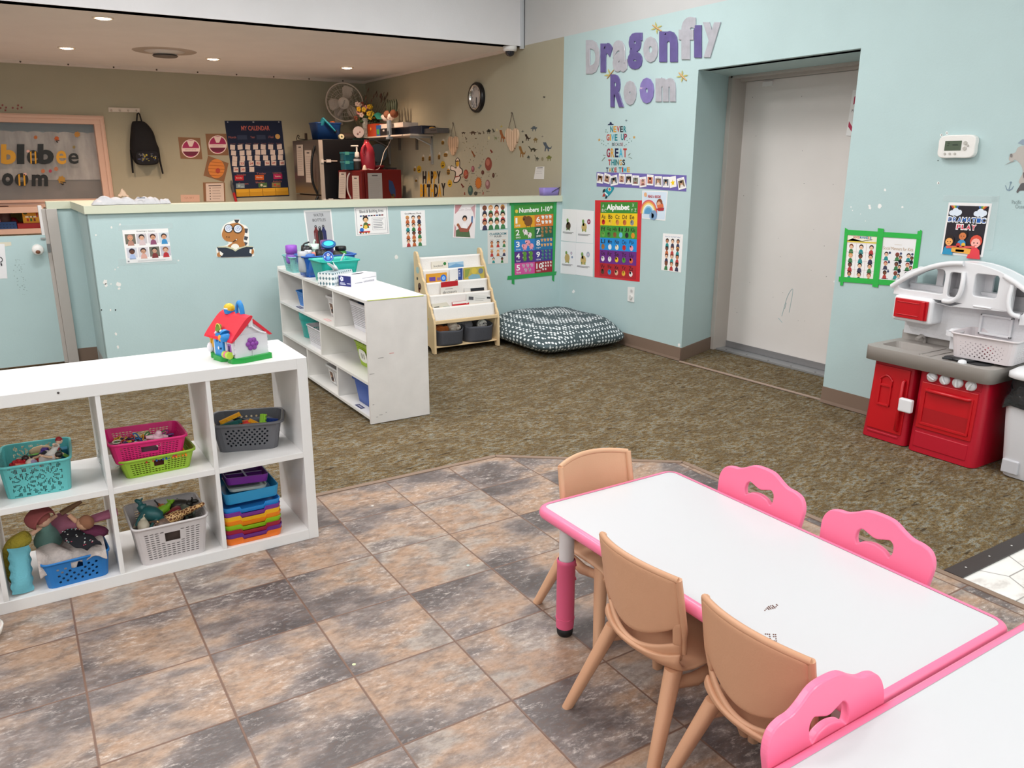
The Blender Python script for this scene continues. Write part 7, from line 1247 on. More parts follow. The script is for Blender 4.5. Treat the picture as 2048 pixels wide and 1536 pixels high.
bx('toy_basket', 'blue perforated basket at the left of the pink shelf', 'basket', -12, 445, 35, 459, 10.2, .25, '#1f4478', lambda b, a, d, Y: [b.use('#12284a'), [b.box((d.x-.03-.03*k, Y-.0005, d.z+.025+.03*j), (.012, .002, .010)) for k in range(8) for j in (0, 1)]], zb=z1)
b = B(M('#4a2f2a', .6)); p = PY(10, 440, 10.3); b.lathe([(.05, 0), (.06, .12), (.07, .20), (.05, .22), (0, .22)], (p.x, p.y, z1+.02), 16); tag(b.done('toy_cup'), 'brown cup shaped toy in the blue basket on the pink shelf', 'toy')
b = B(M('#c87888', .6)); p = PY(-2, 440, 10.28); b.box((p.x, p.y, z1+.12), (.10, .03, .2), .2); tag(b.done('toy_book'), 'pink panel in the blue basket on the pink shelf', 'book')
b = B(M('#8f1c2c', .6)); p = PY(24, 432, 10.4); b.ball((p.x, p.y, z1+.06), .055, 10); b.ball((p.x-.05, p.y, z1+.12), (.04, .03, .04), 9); b.use('#2c5a3a').ball((p.x-.02, p.y, z1+.17), (.035, .03, .025), 9); tag(b.done('toy_figure'), 'red and green toy behind the blue basket on the pink shelf', 'toy')
# wall fan
fc = PY(689, 205, 10.30); fn = V((-.52, -.80, -.22)).normalized(); t = thing('wall_fan', 'white three blade wall fan in the far corner', 'fan', fc, rot=V((0, 0, 1)).rotation_difference(fn).to_euler()); FW = M('#d8ccc2', .45); FR = .238
b = B(FW); b.tube([(FR*cos(k*pi/24), FR*sin(k*pi/24), .0) for k in range(48)], .009, 6, closed=True)
for rr, z in ((.22, .035), (.17, .05), (.12, .058)): b.tube([(rr*cos(k*pi/20), rr*sin(k*pi/20), z) for k in range(40)], .0016, 4, closed=True)
for k in range(36): a = 2*pi*k/36; b.tube([(.07*cos(a), .07*sin(a), .06), (.17*cos(a+.12), .17*sin(a+.12), .05), (.24*cos(a+.2), .24*sin(a+.2), .025), (FR*cos(a+.24), FR*sin(a+.24), 0)], .0013, 4)
b.done('fan_guard', t); b = B(FW); b.tube([(FR*cos(k*pi/24), FR*sin(k*pi/24), -.02) for k in range(48)], .005, 5, closed=True); [b.tube([(FR*cos(a), FR*sin(a), -.02), (.2*cos(a), .2*sin(a), -.09), (.06*cos(a), .06*sin(a), -.1)], .0015, 4) for a in [2*pi*k/24 for k in range(24)]]; b.done('rear_guard', t)
b = B(FW); b.lathe([(0, .066), (.072, .063), (.075, .055), (.07, .05)], n=24); vs, fs = font('BIONAIRE'[:0] or 'Bionaire'); b.use('#4a4648'); b.add([(-.045+.09*p[0], -.012+.024*p[1]-.0, .0665) for p in vs], fs, Matrix.Rotation(.55, 4, 'Z')); b.done('fan_hub', t)
for k in range(3):
    b = B(M('#cbbfb4', .45)); b.grid(lambda u, v: Matrix.Rotation(2*pi*k/3+.75, 4, 'Z') @ V((.055+.155*v, (-.04-.05*sin(pi*v*.8))*(1-u)+u*(.03+.03*v)*(1-max(0, v-.8)*3), -.02+.03*u)), 8, 10); b.done('fan_blade', t, solid=.003)
b = B(FW); b.cyl((0, 0, -.20), .055, .15, 16); b.tube([(0, 0, -.19), (.0, .03, -.26), (0, -.02, -.33)], .022, 8); b.done('motor', t)
b = B(FW); p = fc-fn*.2; b.tube([p, V((fc.x+.05, YB-.06, fc.z-.12)), V((fc.x+.05, YB-.01, fc.z-.14))], .022, 8); b.b2((fc.x, YB-.03, fc.z-.26), (fc.x+.10, YB, fc.z-.04)); b.done('wall_mount', t, world=True)
# tall steel refrigerator, red refrigerator
def fridge(name, label, P0, dx, dep, wid, hgt, body, door, split):
    a = math.atan2(dx[1], dx[0]); t = thing(name, label, 'refrigerator', (*P0, 0), a)
    B(body).b2((.055, 0, .02), (dep, wid, hgt)).done('body', t, bevel=.006); zs = [.04]+split+[hgt-.004]
    for z0, z1 in zip(zs, zs[1:]): B(door).b2((0, .004, z0+.006), (.05, wid-.004, z1-.006)).done('door', t, bevel=.008)
    return t
STEEL = M('#8d857e', .32, metal=.75); FB = M('#0c0d12', .45); REDF = M('#6e1416', .35)
t = fridge('refrigerator', 'tall steel and black refrigerator by the calendar', (3.36, 9.75), (.99, .14), .62, .72, 1.80, FB, STEEL, [1.13])
b = B(M('#0d0d0f', .3)); b.tube(spl([(.0, .10, 1.72), (-.05, .105, 1.55), (-.055, .11, 1.3), (.0, .10, 1.14)], 5, False), .016, 8); b.done('door_handle', t); b = B(M('#0d0d0f', .3)); b.tube(spl([(.0, .10, 1.12), (-.05, .105, 1.0), (-.055, .11, .8), (.0, .10, .6)], 5, False), .016, 8); b.done('door_handle', t)
b = B(M('#c9beb4', .35, metal=.4)); b.b2((.001, -.003, .05), (.052, .006, 1.79)); b.done('door_edge', t, label='pale door edge')
for z in (1.52, 1.05): b = B(M('#d8d0ca', .4)); b.b2((.02, -.012, z), (.05, -.001, z+.04)); b.b2((.09, -.012, z+.005), (.15, -.001, z+.04)); b.use('#b9a8a0').b2((.03, -.006, z+.015), (.24, -.002, z+.03)); b.done('safety_latch', t, label='white child safety latch')
def fsheet(t, name, label, x0, y0, z0, x1, y1, z1, curl=0, c='#cfc4bc', front=True):
    Mw = Matrix.LocRotScale(t.location, t.rotation_euler, None)
    Q = [Mw @ V((-.001, y0, z1)), Mw @ V((-.001, y1, z1)), Mw @ V((-.001+curl, y1, z0)), Mw @ V((-.001+curl, y0, z0))] if front else [Mw @ V((x0, -.001, z1)), Mw @ V((x1, -.001, z1)), Mw @ V((x1, -.001, z0)), Mw @ V((x0, -.001, z0))]
    n_ = (Mw.to_3x3() @ V((-1, 0, 0))) if front else (Mw.to_3x3() @ V((0, -1, 0))); s = Sheet(Q, n_, c); s.lines(.12, .88, [.2+.07*k for k in range(10)], '#a39a98', .006); s.rect(.3, .06, .7, .10, '#5a5456'); return end(s, name, label, 'paper')
fsheet(t, 'note_sheet', 'left of the two long papers on the steel refrigerator door', 0, .60, 1.36, 0, .42, 1.74, -.01); fsheet(t, 'note_sheet', 'right clipped long paper on the steel refrigerator door', 0, .38, 1.28, 0, .20, 1.67, -.006)
t = fridge('red_refrigerator', 'dark red refrigerator with papers in front of the tall one', (3.674, 9.2), (.973, .23), .60, .49, 1.44, REDF, REDF, [1.0])
b = B(M('#d8ccc6', .35)); b.tube(spl([(.0, .24, 1.40), (-.03, .245, 1.34), (-.035, .25, 1.2), (.0, .24, 1.10)], 4, False), .010, 8); b.done('door_handle', t, label='white curved handle')
fsheet(t, 'note_sheet', 'curled paper at the left of the red refrigerator door', 0, .46, 1.10, 0, .31, 1.41, -.03); fsheet(t, 'note_sheet', 'narrow lined paper right of the handle on the red refrigerator', 0, .19, 1.0, 0, .05, 1.37, -.004); fsheet(t, 'menu_sheet', 'grey printed sheet on the side of the red refrigerator', .09, 0, 1.06, .30, 0, 1.40, 0, '#b3b0ae', False)
Mw = Matrix.LocRotScale(t.location, t.rotation_euler, None); b = B('#27406c'); n_ = Mw.to_3x3() @ V((0, -1, 0))
for c, P in (('#27406c', [(.40, 1.32), (.46, 1.30), (.50, 1.2), (.50, 1.10), (.44, 1.12), (.40, 1.2)]), ('#7a5a24', [(.43, 1.15), (.48, 1.15), (.50, 1.06), (.44, 1.04)]), ('#8a2430', [(.46, 1.10), (.51, 1.12), (.52, 1.05), (.47, 1.03)])): b.use(c).add([Mw @ V((x, -.002, z)) for x, z in P], [tuple(range(len(P)))])
tag(b.done('parrot_sticker'), 'dark blue parrot like sticker on the red refrigerator side', 'sticker')
# things on the refrigerators
FT1, FT2 = 1.80, 1.44
def at1(px, y=10.12): p = PY(px, 281, y); return V((p.x, y, FT1))
def at2(px, y=9.42): p = PY(px, 335, y); return V((p.x, y, FT2))
p = at1(652); b = B(pl('#15407c')); R = [[V((p.x+x*k, p.y+y_*k, FT1+z)) for x, y_ in rrect(.33, .28, .03, 4)] for z, k in ((0, .84), (.20, 1), (.205, 1.03), (.19, 1.03))]; b.rings(R, cap=False); b.add(R[0], [tuple(range(len(R[0])))[::-1]]); tag(b.done('storage_bin', solid=.004), 'dark blue bin on the tall refrigerator', 'bin')
b = B(M('#8f7a70', .9)); b.ball((p.x, p.y, FT1+.15), (.12, .09, .06), 10); tag(b.done('toy_pile'), 'mixed toys filling the dark blue bin', 'toys', kind='stuff')
b = B(pl('#2a92a8')); a_ = PY(645, 236, 9.97); d_ = PY(670, 262, 9.95); b.tube([a_, a_*.5+d_*.5+V((0, -.01, 0)), d_], [.03, .028, .022], 8, sq=.5); b.tube([a_*.9+d_*.1, a_*.9+d_*.1+V((-.03, .05, -.08))], .03, 8); b.use('#171a1c').cyl(d_, .02, .02, 10, axis=(.6, 0, -.6)); tag(b.done('toy_racket'), 'bright teal toy handle sticking out of the dark blue bin', 'toy')
b = B(pl('#c8642c')); q = PY(665, 246, 10.1); b.ball(q, (.04, .03, .025), 10); tag(b.done('toy_ball'), 'orange toy at the right of the dark blue bin', 'toy'); b = B(M('#c9bcb2', .6)); q = PY(628, 262, 10.3); b.b2((q.x-.03, q.y, FT1), (q.x+.08, q.y+.05, FT1+.2)); tag(b.done('white_box', bevel=.02), 'white box behind the dark blue bin', 'box')
b = B('#161416'); q = at1(596, 10.45); b.tube(spl([q+V((-.02, 0, .005)), q+V((0, 0, .06)), q+V((.02, 0, .05)), q+V((.01, 0, .02)), q+V((.07, 0, .012)), q+V((.12, 0, .006))], 4, False), .005, 6); tag(b.done('cable'), 'black looped cable on the tall refrigerator front', 'cable'); b = B('#5f4f44'); q = at1(611, 10.5); b.b2((q.x, q.y, FT1), (q.x+.03, q.y+.03, FT1+.09)); tag(b.done('wooden_peg', bevel=.004), 'small brown block beside the cable', 'block')
b = B(pl('#1c4f48')); q = at1(716, 10.2); b.prism([(q.x+x, q.y+y_) for x, y_ in rrect(.42, .25, .05, 4)], FT1, FT1+.03); tag(b.done('green_tray'), 'dark green tray on the tall refrigerator', 'tray'); b = B('#d8cfae'); q = at1(681, 10.0); b.cyl(q+V((0, 0, .035)), .033, .05, 16, axis=(0, -1, .1)); b.use('#4a5a3a').cyl(q+V((0, -.051, .04)), .012, .002, 10, axis=(0, -1, .1)); tag(b.done('tape_roll'), 'cream roll of tape beside the dark blue bin', 'tape'); b = B('#23201f'); b.tube([at1(690, 10.05)+V((0, 0, .02)), at1(705, 10.05)+V((0, 0, .025))], .02, 8); tag(b.done('black_tool'), 'black tube beside the cream tape roll', 'tool'); b = B(M('#6a5a54', .9, bump=.5, bscale=40)); q = at1(693, 10.35); b.ball(q+V((0, 0, .05)), (.14, .06, .05), 12); tag(b.done('cloth_bundle'), 'brown grey cloth bundle behind the tape roll', 'cloth')
b = B(M('#cfc0be', .2, alpha=.75)); q = at1(717, 10.02); b.cyl(q+V((0, 0, .10)), .07, .06, 20, axis=(-.3, -1, 0)); b.use('#8a6a6a'); [b.ball(q+V((-.03+.03*k, -.062, .08+.02*(k % 2))), (.012, .004, .012), 8) for k in range(3)]; tag(b.done('round_container'), 'round clear pinkish container on the green tray', 'container'); b = B('#d0c8b8'); q = at1(731, 10.0); b.b2((q.x-.02, q.y, FT1+.03), (q.x+.02, q.y+.04, FT1+.11)); b.use('#4a7a4a').b2((q.x-.012, q.y-.001, FT1+.045), (q.x+.012, q.y, FT1+.07)); tag(b.done('small_carton'), 'small white carton with green mark beside the round container', 'carton')
vz = at1(731, 9.98); t = thing('flower_vase', 'clear vase of yellow and pink flowers with dry sprigs on the refrigerator', 'vase', vz)
b = B(M('#c9ccc8', .05, spec=.6, alpha=.28)); b.lathe([(.03, .03), (.035, .05), (.03, .16), (.045, .27), (.046, .27), (.03, .15)], n=16, cap=False); b.done('vase_glass', t)
random.seed(20); b = B('#56503a')
for k in range(22): a = random.uniform(-.25, .42); e = V((a*.9, random.uniform(-.06, .06), random.uniform(.34, .60))); b.tube([V((random.uniform(-.01, .01), 0, .06)), e*.55, e], .0028, 4)
b.done('stems', t)
for k in range(20):
    c = ['#d8a828', '#e0b83c', '#d89a9a', '#d8c0b8', '#8f4a3c', '#e0c040'][k % 6]; b = B(M(c, .8)); q = V((random.uniform(-.10, .16), random.uniform(-.06, .02), random.uniform(.28, .42))) if k % 6 in (0, 1, 5) else V((random.uniform(-.14, .26), random.uniform(-.05, .05), random.uniform(.26, .46))); [b.ball(q+V((.018*cos(i*1.26), -.006, .018*sin(i*1.26))), (.016, .010, .016), 7) for i in range(5)]; b.done('flower', t)
b = B(M('#2c4424', .8)); [b.ball((random.uniform(-.06, .18), random.uniform(-.03, .03), random.uniform(.22, .32)), (.03, .012, .016), 7) for k in range(16)]; b.done('leaves', t)
b = B(M('#6a4a3c', .8)); 
for k in range(14): q = V((random.uniform(.0, .34), random.uniform(-.05, .05), .0)); q.z = .46+.16*random.random()-.15*abs(q.x-.1); b.tube([q+V((-.01, 0, -.03)), q, q+V((.012, 0, .03))], [.004, .008, .002], 5)
b.done('dry_sprigs', t)
for k in (0, 1):
    t = thing('lidded_container', 'teal lidded container on the red refrigerator, %s of two' % ['lower', 'upper'][k], 'container', at2(700, 9.45)+V((0, 0, .105*k))); b = B(M('#1f6f80', .25, alpha=.85)); b.prism(rrect(.19, .15, .02, 4), .0, .08); b.done('container_body', t); b = B(pl('#2a8a98')); b.prism(rrect(.20, .16, .02, 4), .08, .1); b.use('#5fb8a4').box((-.06, -.082, .085), (.05, .01, .035)); b.done('container_lid', t)
t = thing('pump_bottle', 'dark pump bottle with white pump on the red refrigerator', 'bottle', at2(715, 9.36)); b = B('#1c1618'); b.lathe([(.045, 0), (.045, .13), (.03, .15), (0, .15)], n=14); b.use('#d8d0d0').lathe([(.0455, .10), (.0455, .125)], n=14, cap=False); b.done('bottle_body', t); b = B('#d9d2cc'); b.lathe([(.03, .15), (.026, .20), (.01, .21), (.01, .27), (0, .27)], n=12); b.tube([(0.02, 0, .275), (-.07, 0, .275)], .011, 6); b.done('pump', t)
t = thing('juice_jug', 'translucent red jug on the red refrigerator', 'jug', at2(736, 9.37)); b = B(M('#b03040', .3, alpha=.92)); b.lathe([(.085, 0), (.09, .02), (.088, .20), (.07, .26), (.035, .31), (.03, .33), (0, .33)], n=20); b.done('jug_body', t); b = B(M('#b83a48', .3)); b.tube(spl([(-.045, -.055, .29), (-.075, -.06, .26), (-.08, -.06, .20), (-.06, -.06, .17)], 4, False), .016, 8); b.done('jug_handle', t); b = B('#9a2a34'); b.cyl((0, 0, .33), .032, .02, 14); b.done('jug_cap', t)
b = B('#7a1c20'); q = at2(752, 9.42); b.lathe([(.06, 0), (.10, .03), (.105, .05), (0, .045)], q, 18); tag(b.done('red_bowl'), 'dark red bowl right of the jug', 'bowl'); b = B('#14232c'); q = at2(757, 9.62); b.cyl(q+V((0, 0, .2)), .11, .05, 22, axis=(-.3, -1, 0)); b.cyl(q, .05, .12, 14); tag(b.done('round_speaker'), 'dark round object behind the jug', 'object'); b = B('#d9c8b8'); q = at2(729, 9.28); b.lathe([(.03, 0), (.02, .03), (.012, .05), (0, .055)], q, 10); tag(b.done('small_figure'), 'tiny white object at the front of the red refrigerator top', 'object'); b = B('#17181a'); q = at2(782, 9.50); b.box(q+V((0, 0, .012)), (.12, .08, .024)); tag(b.done('black_device'), 'flat black device at the right of the red refrigerator top', 'device')
b = B('#cfc4ba'); b.tube(spl([PX(783, 276, 4.15), PX(776, 292, 4.15), PX(768, 305, 4.1), at2(757, 9.3)+V((0, 0, .01)), at2(735, 9.25)+V((0, 0, .008))], 6, False), .005, 6); tag(b.done('white_cable'), 'white cable running from the wall shelf to the red refrigerator', 'cord')
# wall shelf and its load
SZ = 1.845; t = thing('wall_shelf', 'white wall shelf with metal brackets above the red refrigerator', 'shelf', (4.24, 9.2, SZ)); b = B(M('#cfc0b2', .5)); b.b2((4.09, 8.68, SZ-.02), (4.39, 10.35, SZ)); b.done('shelf_board', t, world=True, bevel=.003)
for y in (8.70, 9.93): b = B(M('#a9a6a2', .35, metal=.5)); b.b2((4.365, y, SZ-.34), (4.388, y+.025, SZ-.02)); b.b2((4.10, y, SZ-.045), (4.38, y+.025, SZ-.02)); b.tube([(4.375, y+.012, SZ-.30), (4.36, y+.012, SZ-.12), (4.16, y+.012, SZ-.035)], .010, 6); b.done('bracket', t, world=True)
for y in (9.10, 9.60): b = B(M('#6a645c', .5)); b.b2((4.36, y, SZ-.17), (4.388, y+.02, SZ-.02)); b.done('hanger_strip', t, world=True)
def onshelf(name, label, cat, x0, y0, x1, X, dep, c, h=None, extra=None, zb=SZ, bev=.006):
    """item whose face toward the room stands at x = X between two sight lines"""
    a, d = PX(x0, y0, X), PX(x1, y0, X); b = B(pl(c)); zt_ = a.z if h is None else zb+h; ya, yd = a.y, d.y
    b.prism([(X, yd), (X+dep, yd), (X+dep, ya), (X, ya)], zb, zt_)
    if extra: extra(b, ya, yd, zt_)
    return tag(b.done(name, bevel=bev), label, cat)
onshelf('storage_bin', 'orange bin on the wall shelf', 'bin', 732, 249, 752, 4.10, .2, '#b8401c', None, lambda b, ya, yd, z: (b.use('#e8a040'), b.ball((4.098, ya-.15, z-.06), (.004, .02, .02), 8))); onshelf('picture_book', 'blue and green book between the bins on the wall shelf', 'book', 752, 251, 759, 4.10, .2, '#2a5a9c', None, lambda b, ya, yd, z: (b.use('#4a9a3c'), b.b2((4.098, yd+.02, SZ+.02), (4.1, ya-.02, SZ+.08))))
onshelf('storage_bin', 'black low bin under the white bin on the wall shelf', 'bin', 760, 262, 777, 4.10, .22, '#1d1a1c', .085, lambda b, ya, yd, z: (b.use('#c8c0bc'), b.b2((4.098, yd+.12, SZ+.05), (4.1, ya-.09, SZ+.07)))); onshelf('storage_bin', 'white bin standing on the black bin on the wall shelf', 'bin', 759, 249, 806, 4.12, .2, '#d8c8be', None, None, SZ+.086)
onshelf('paint_tray', 'long navy tray on the wall shelf', 'tray', 785, 256, 843, 4.19, .18, '#151c30'); onshelf('mesh_basket', 'dark grey mesh basket with a yellow thing at the shelf end', 'basket', 843, 258, 874, 4.22, .15, '#4f4a48', None, lambda b, ya, yd, z: (b.use('#d8a020'), b.ball((4.26, (ya+yd)/2, z), (.03, .06, .02), 10), b.use('#2a2624'), [b.box((4.219, yd+.03+.02*k, SZ+.03+.03*j), (.002, .010, .012)) for k in range(7) for j in (0, 1)]))
b = B(M('#9aa4ae', .3, metal=.4)); q = PX(779, 262, 4.08); b.b2((4.04, q.y-.05, SZ-.05), (4.10, q.y+.03, SZ-.02)); b.b2((4.06, q.y-.04, SZ+.0), (4.092, q.y+.03, SZ+.17)); b.b2((4.06, q.y-.02, SZ-.05), (4.085, q.y+.02, SZ+.05)); tag(b.done('clip_lamp', bevel=.004), 'grey metal clip device clamped on the wall shelf edge', 'clamp')
b = B(M('#d4c4b8', .5)); b.b2((4.075, PX(738, 274, 4.09).y, SZ-.018), (4.09, PX(806, 274, 4.09).y, SZ-.002)); tag(b.done('power_strip'), 'white strip along the wall shelf edge', 'strip')
b = B(M('#2a8478', .9)); q = PX(755, 248, 4.2); b.grid(lambda u, v: V((4.14+.12*v, q.y+.2-.42*u, SZ+.19+.09*sin(pi*u)*(.6+.4*sin(pi*v))+.015*sin(u*14))), 16, 8); tag(b.done('teal_cloth', solid=.006), 'teal cloth heaped over the bins on the wall shelf', 'cloth')
b = B(M('#d9ccc4', .9, bump=.4, bscale=40)); q = PX(775, 248, 4.22); [b.ball((4.22+.03*cos(k*2), q.y+.12-.06*k, SZ+.215+.015*(k % 2)), (.05, .05, .035), 8) for k in range(6)]; tag(b.done('cotton_pile'), 'white fluffy filling in the white bin on the wall shelf', 'filling')
def ears(label, px, c, n): q = PX(px, 246, 4.2); b = B(M(c, .85)); b.ball((q.x, q.y, SZ+.255), (.05, .07, .05), 12); b.use('#3c4434'); [b.tube(spl([(q.x, q.y-.06+.05*k, SZ+.28), (q.x, q.y-.07+.06*k, SZ+.35), (q.x, q.y-.09+.07*k+.02, SZ+.42)], 3, False), [.012, .016, .018, .02, .018, .012, .006], 6) for k in range(n)]; tag(b.done('dried_pod'), label, 'decoration')
ears('brown dried pod with long dark leaves on the wall shelf, right of two', 789, '#6a3a24', 3); ears('brown and cream dried pod with short leaves on the wall shelf, left of two', 776, '#8a5a44', 2)
# wall clock, wooden hearts, note
q = PX(956, 195, WR); t = thing('wall_clock', 'round black and chrome wall clock on the sage wall', 'clock', q); NX_ = (-1, 0, 0)
B(M('#101013', .3)).lathe([(.150, 0), (.152, .03), (.14, .045), (.125, .045), (.122, .03)], n=32, axis=NX_, cap=False).done('rim', t); B(M('#c9c6c2', .15, metal=.9)).lathe([(.128, .040), (.118, .050), (.108, .040), (.104, .02)], n=32, axis=NX_, cap=False).done('bezel', t)
b = B(M('#b5aeaa', .5)); b.cyl((-.012, 0, 0), .112, .006, 32, axis=NX_); b.use('#4a4648')
for k in range(12):
    a = pi/6*k; vs, fs = font(str(k or 12)); b.add([(-.0185, -(.085*sin(a)+(p[0]-.5)*.018), .085*cos(a)+(p[1]-.5)*.022) for p in vs], fs)
b.done('dial', t); b = B('#17171a'); b.tube([(-.021, 0, 0), (-.021, .004, -.055)], .004, 5); b.done('hour_hand', t); b = B('#17171a'); b.tube([(-.023, 0, 0), (-.023, -.006, -.088)], .003, 5); b.done('minute_hand', t)
HEART = spl([(0, -.5), (.30, -.22), (.48, .12), (.47, .35), (.34, .49), (.16, .48), (0, .36), (-.16, .48), (-.34, .49), (-.47, .35), (-.48, .12), (-.30, -.22)], 5)
for (cx, cy, w_, h_, ty, lb, c) in ((908.5, 292, 19.5, 38, 246, 'smaller looking wooden heart left of the dinosaur decals', '#c49a78'), (1026.5, 280, 26, 46, 226, 'wooden heart between the dinosaur decals', '#d3b498')):
    t = thing('wooden_heart', lb, 'wall hanging', PX(cx, cy+h_/2, WR)); g = NG('slatted_wood', .6); sx = g.nt.nodes.new('ShaderNodeSeparateXYZ'); g.l(g.tc.outputs['Object'], sx.inputs[0]); fr = g.math('FRACT', g.math('MULTIPLY', sx.outputs[1], 22)); gr = g.noise(g.map((1, 40, 3)), 2, 4); m = g.color(g.mix(g.ramp(fr, [(.04, 1.), (.09, 0.), (.91, 0.), (.96, 1.)]), g.mix(gr, c, '#dcc0a2'), '#8a6248'))
    vs, fs = flat([HEART], .008, .002, 1); b = B(m); b.add(vs, fs, lambda p: PX(cx+w_*p.x, cy-h_*p.y, WR)+V((-.012-p.z, 0, 0)), smooth=False); b.done('heart_board', t, world=True)
    b = B('#5f544a'); top = PX(cx-1, ty, WR)+V((-.006, 0, 0)); [b.tube([top, PX(cx+sg*w_*.30, cy-h_*.46, WR)+V((-.012, 0, 0))], .0025, 5) for sg in (-1, 1)]; b.cyl(top, .006, .012, 8, axis=NX_); b.done('hanging_cord', t, world=True)
s = Sheet([PX(x, y, WR) for x, y in ((1072, 334), (1088.7, 333), (1088, 358.5), (1068, 358))], NXR, '#dcdad6', .003); s.rect(.2, .06, .85, .12, '#77767a'); s.lines(.15, .85, (.25, .38, .52), '#a9a8aa', .01); end(s, 'note_paper', 'small white note on the sage wall above the purple caddy', 'paper'); b = B('#3a3836'); b.cyl(PX(1090, 194, WR), .005, .02, 8, axis=NX_); tag(b.done('wall_nail'), 'dark nail on the sage wall near the blue paint edge', 'nail')
# dinosaur decals
DS = {'q': [(-.5, -.1), (-.3, -.15), (-.15, -.42), (.15, -.42), (.3, -.2), (.5, -.25), (.48, -.02), (.32, .05), (.3, .5), (.2, .5), (.18, .15), (-.1, .15), (-.12, .5), (-.22, .5), (-.25, .1), (-.5, .02)], 't': [(-.5, -.5), (-.15, -.5), (-.05, -.25), (.1, 0), (.3, .12), (.5, -.12), (.42, .22), (.15, .25), (.18, .5), (.05, .5), (0, .2), (-.15, .2), (-.2, .5), (-.32, .5), (-.25, 0), (-.4, -.2)], 's': [(-.5, -.5), (-.35, -.45), (-.2, -.05), (.1, -.2), (.3, .05), (.5, -.02), (.3, .2), (.2, .5), (.1, .5), (.08, .22), (-.1, .22), (-.12, .5), (-.22, .5), (-.22, .15), (-.4, -.3)], 'p': [(-.5, .2), (-.1, -.1), (.0, -.5), (.12, -.1), (.5, .1), (.1, .15), (.05, .5), (-.05, .2)], 'e': [(-.5, 0), (-.2, -.5), (.3, -.4), (.5, .1), (.2, .5), (-.3, .4)]}
DN = [(927, 266, 9, 5, '#3f2f26', 'q', 'dark'), (946, 266, 14, 8, '#4a3628', 'q', 'long brown'), (959, 266, 9, 6, '#4a3a2c', 's', 'small brown'), (967.6, 265, 4, 6, '#4a4030', 't', 'thin dark'), (977.5, 262.6, 9, 10, '#22241f', 'q', 'black bulky'), (987.5, 261.5, 6, 8, '#3a3a30', 't', 'upright dark'), (994, 260, 4, 6, '#c2b98e', 'e', 'pale egg shaped'), (1003, 252.7, 7, 8, '#b0a04a', 'p', 'yellow topmost'), (932.7, 277, 4, 6, '#4a3a2c', 't', 'tiny upright'), (952, 277, 6, 4, '#5a4230', 'p', 'tiny flying'), (978, 276, 4, 7, '#c2b98e', 'e', 'pale narrow'), (991.4, 275.4, 8, 10, '#77805a', 's', 'grey green'), (1005.8, 272, 14, 24, '#94582e', 't', 'orange brown left facing big'), (1045.6, 262.6, 7, 6, '#5f5f58', 'p', 'grey flying'), (1068, 257, 13, 11, '#4f5a60', 'q', 'blue grey top right'), (1055.6, 275, 12, 13, '#2c2018', 't', 'dark brown upright'), (1071, 280, 9, 11, '#7f6a40', 'q', 'tan horned'), (1085, 273, 6, 5, '#77746a', 'p', 'tiny grey flying'), (1045.6, 284, 3, 5, '#2c2a26', 'e', 'tiny black'), (1095, 293.6, 18, 18, '#4a5560', 't', 'blue grey sail backed'), (1066, 298, 20, 11, '#3c3a2c', 's', 'dark long necked'), (1044.5, 303.6, 14, 22, '#8a6230', 't', 'orange brown large headed'), (1057, 315, 6, 9, '#4a5048', 'q', 'small grey'), (1074, 316, 10, 13, '#4a4c40', 's', 'grey raised tail'), (1085, 318, 5, 8, '#8a8468', 'e', 'pale small'), (1098, 316, 11, 12, '#6f7238', 'q', 'olive lower right')]
for cx, cy, w_, h_, c, k, lb in DN: decal('dinosaur_sticker', lb+' dinosaur sticker on the sage wall', 'wall decal', 'x', WR, [(c, [(cx+w_*x, cy+h_*y) for x, y in DS[k]])], 'dinosaur stickers on the sage wall')
PN = [(977, 328, 14, 27, '#8a4438', '#b06a58', 'largest red planet'), (975.5, 369, 9.5, 19, '#8f6464', '#b89090', 'pinkish planet right of the sun'), (932, 348.5, 10, 19, '#8f3c30', '#b05a44', 'ringed red planet'), (946, 338, 6.5, 13, '#8f5058', '#b07078', 'small rose planet'), (965.6, 345, 6, 9, '#5a2c28', '#6a3c34', 'small dark red planet'), (987, 350.7, 5, 10, '#4a2c24', '#6a443a', 'small brown planet at the right'), (941, 381, 10, 20, '#3c5a58', '#5f7f6a', 'green blue planet'), (951.5, 387, 7, 8, '#3a3c38', '#4c4c44', 'dark half hidden planet')]
for cx, cy, w_, h_, c, c2, lb in PN:
    P = [(c, ell(cx, cy, w_/2, h_/2)), (c2, ell(cx-w_*.08, cy-h_*.12, w_*.28, h_*.25))]
    if 'ringed' in lb: P.append(('#a0785a', [(cx-w_*.8, cy+h_*.28), (cx, cy+h_*.1), (cx+w_*.8, cy-h_*.25), (cx+w_*.75, cy-h_*.18), (cx, cy+h_*.18), (cx-w_*.75, cy+h_*.36)]))
    decal('planet_sticker', lb+' sticker on the sage wall', 'wall decal', 'x', WR, P, 'planet stickers on the sage wall')
decal('sun_sticker', 'orange sun sticker with pointed rays on the sage wall', 'wall decal', 'x', WR, [('#a85a20', [(957+(7.6 if i % 2 else 5.2)*cos(2*pi*i/32), 366+(14 if i % 2 else 10)*sin(2*pi*i/32)) for i in range(32)]), ('#c8742c', ell(957, 366, 5, 9.8))])
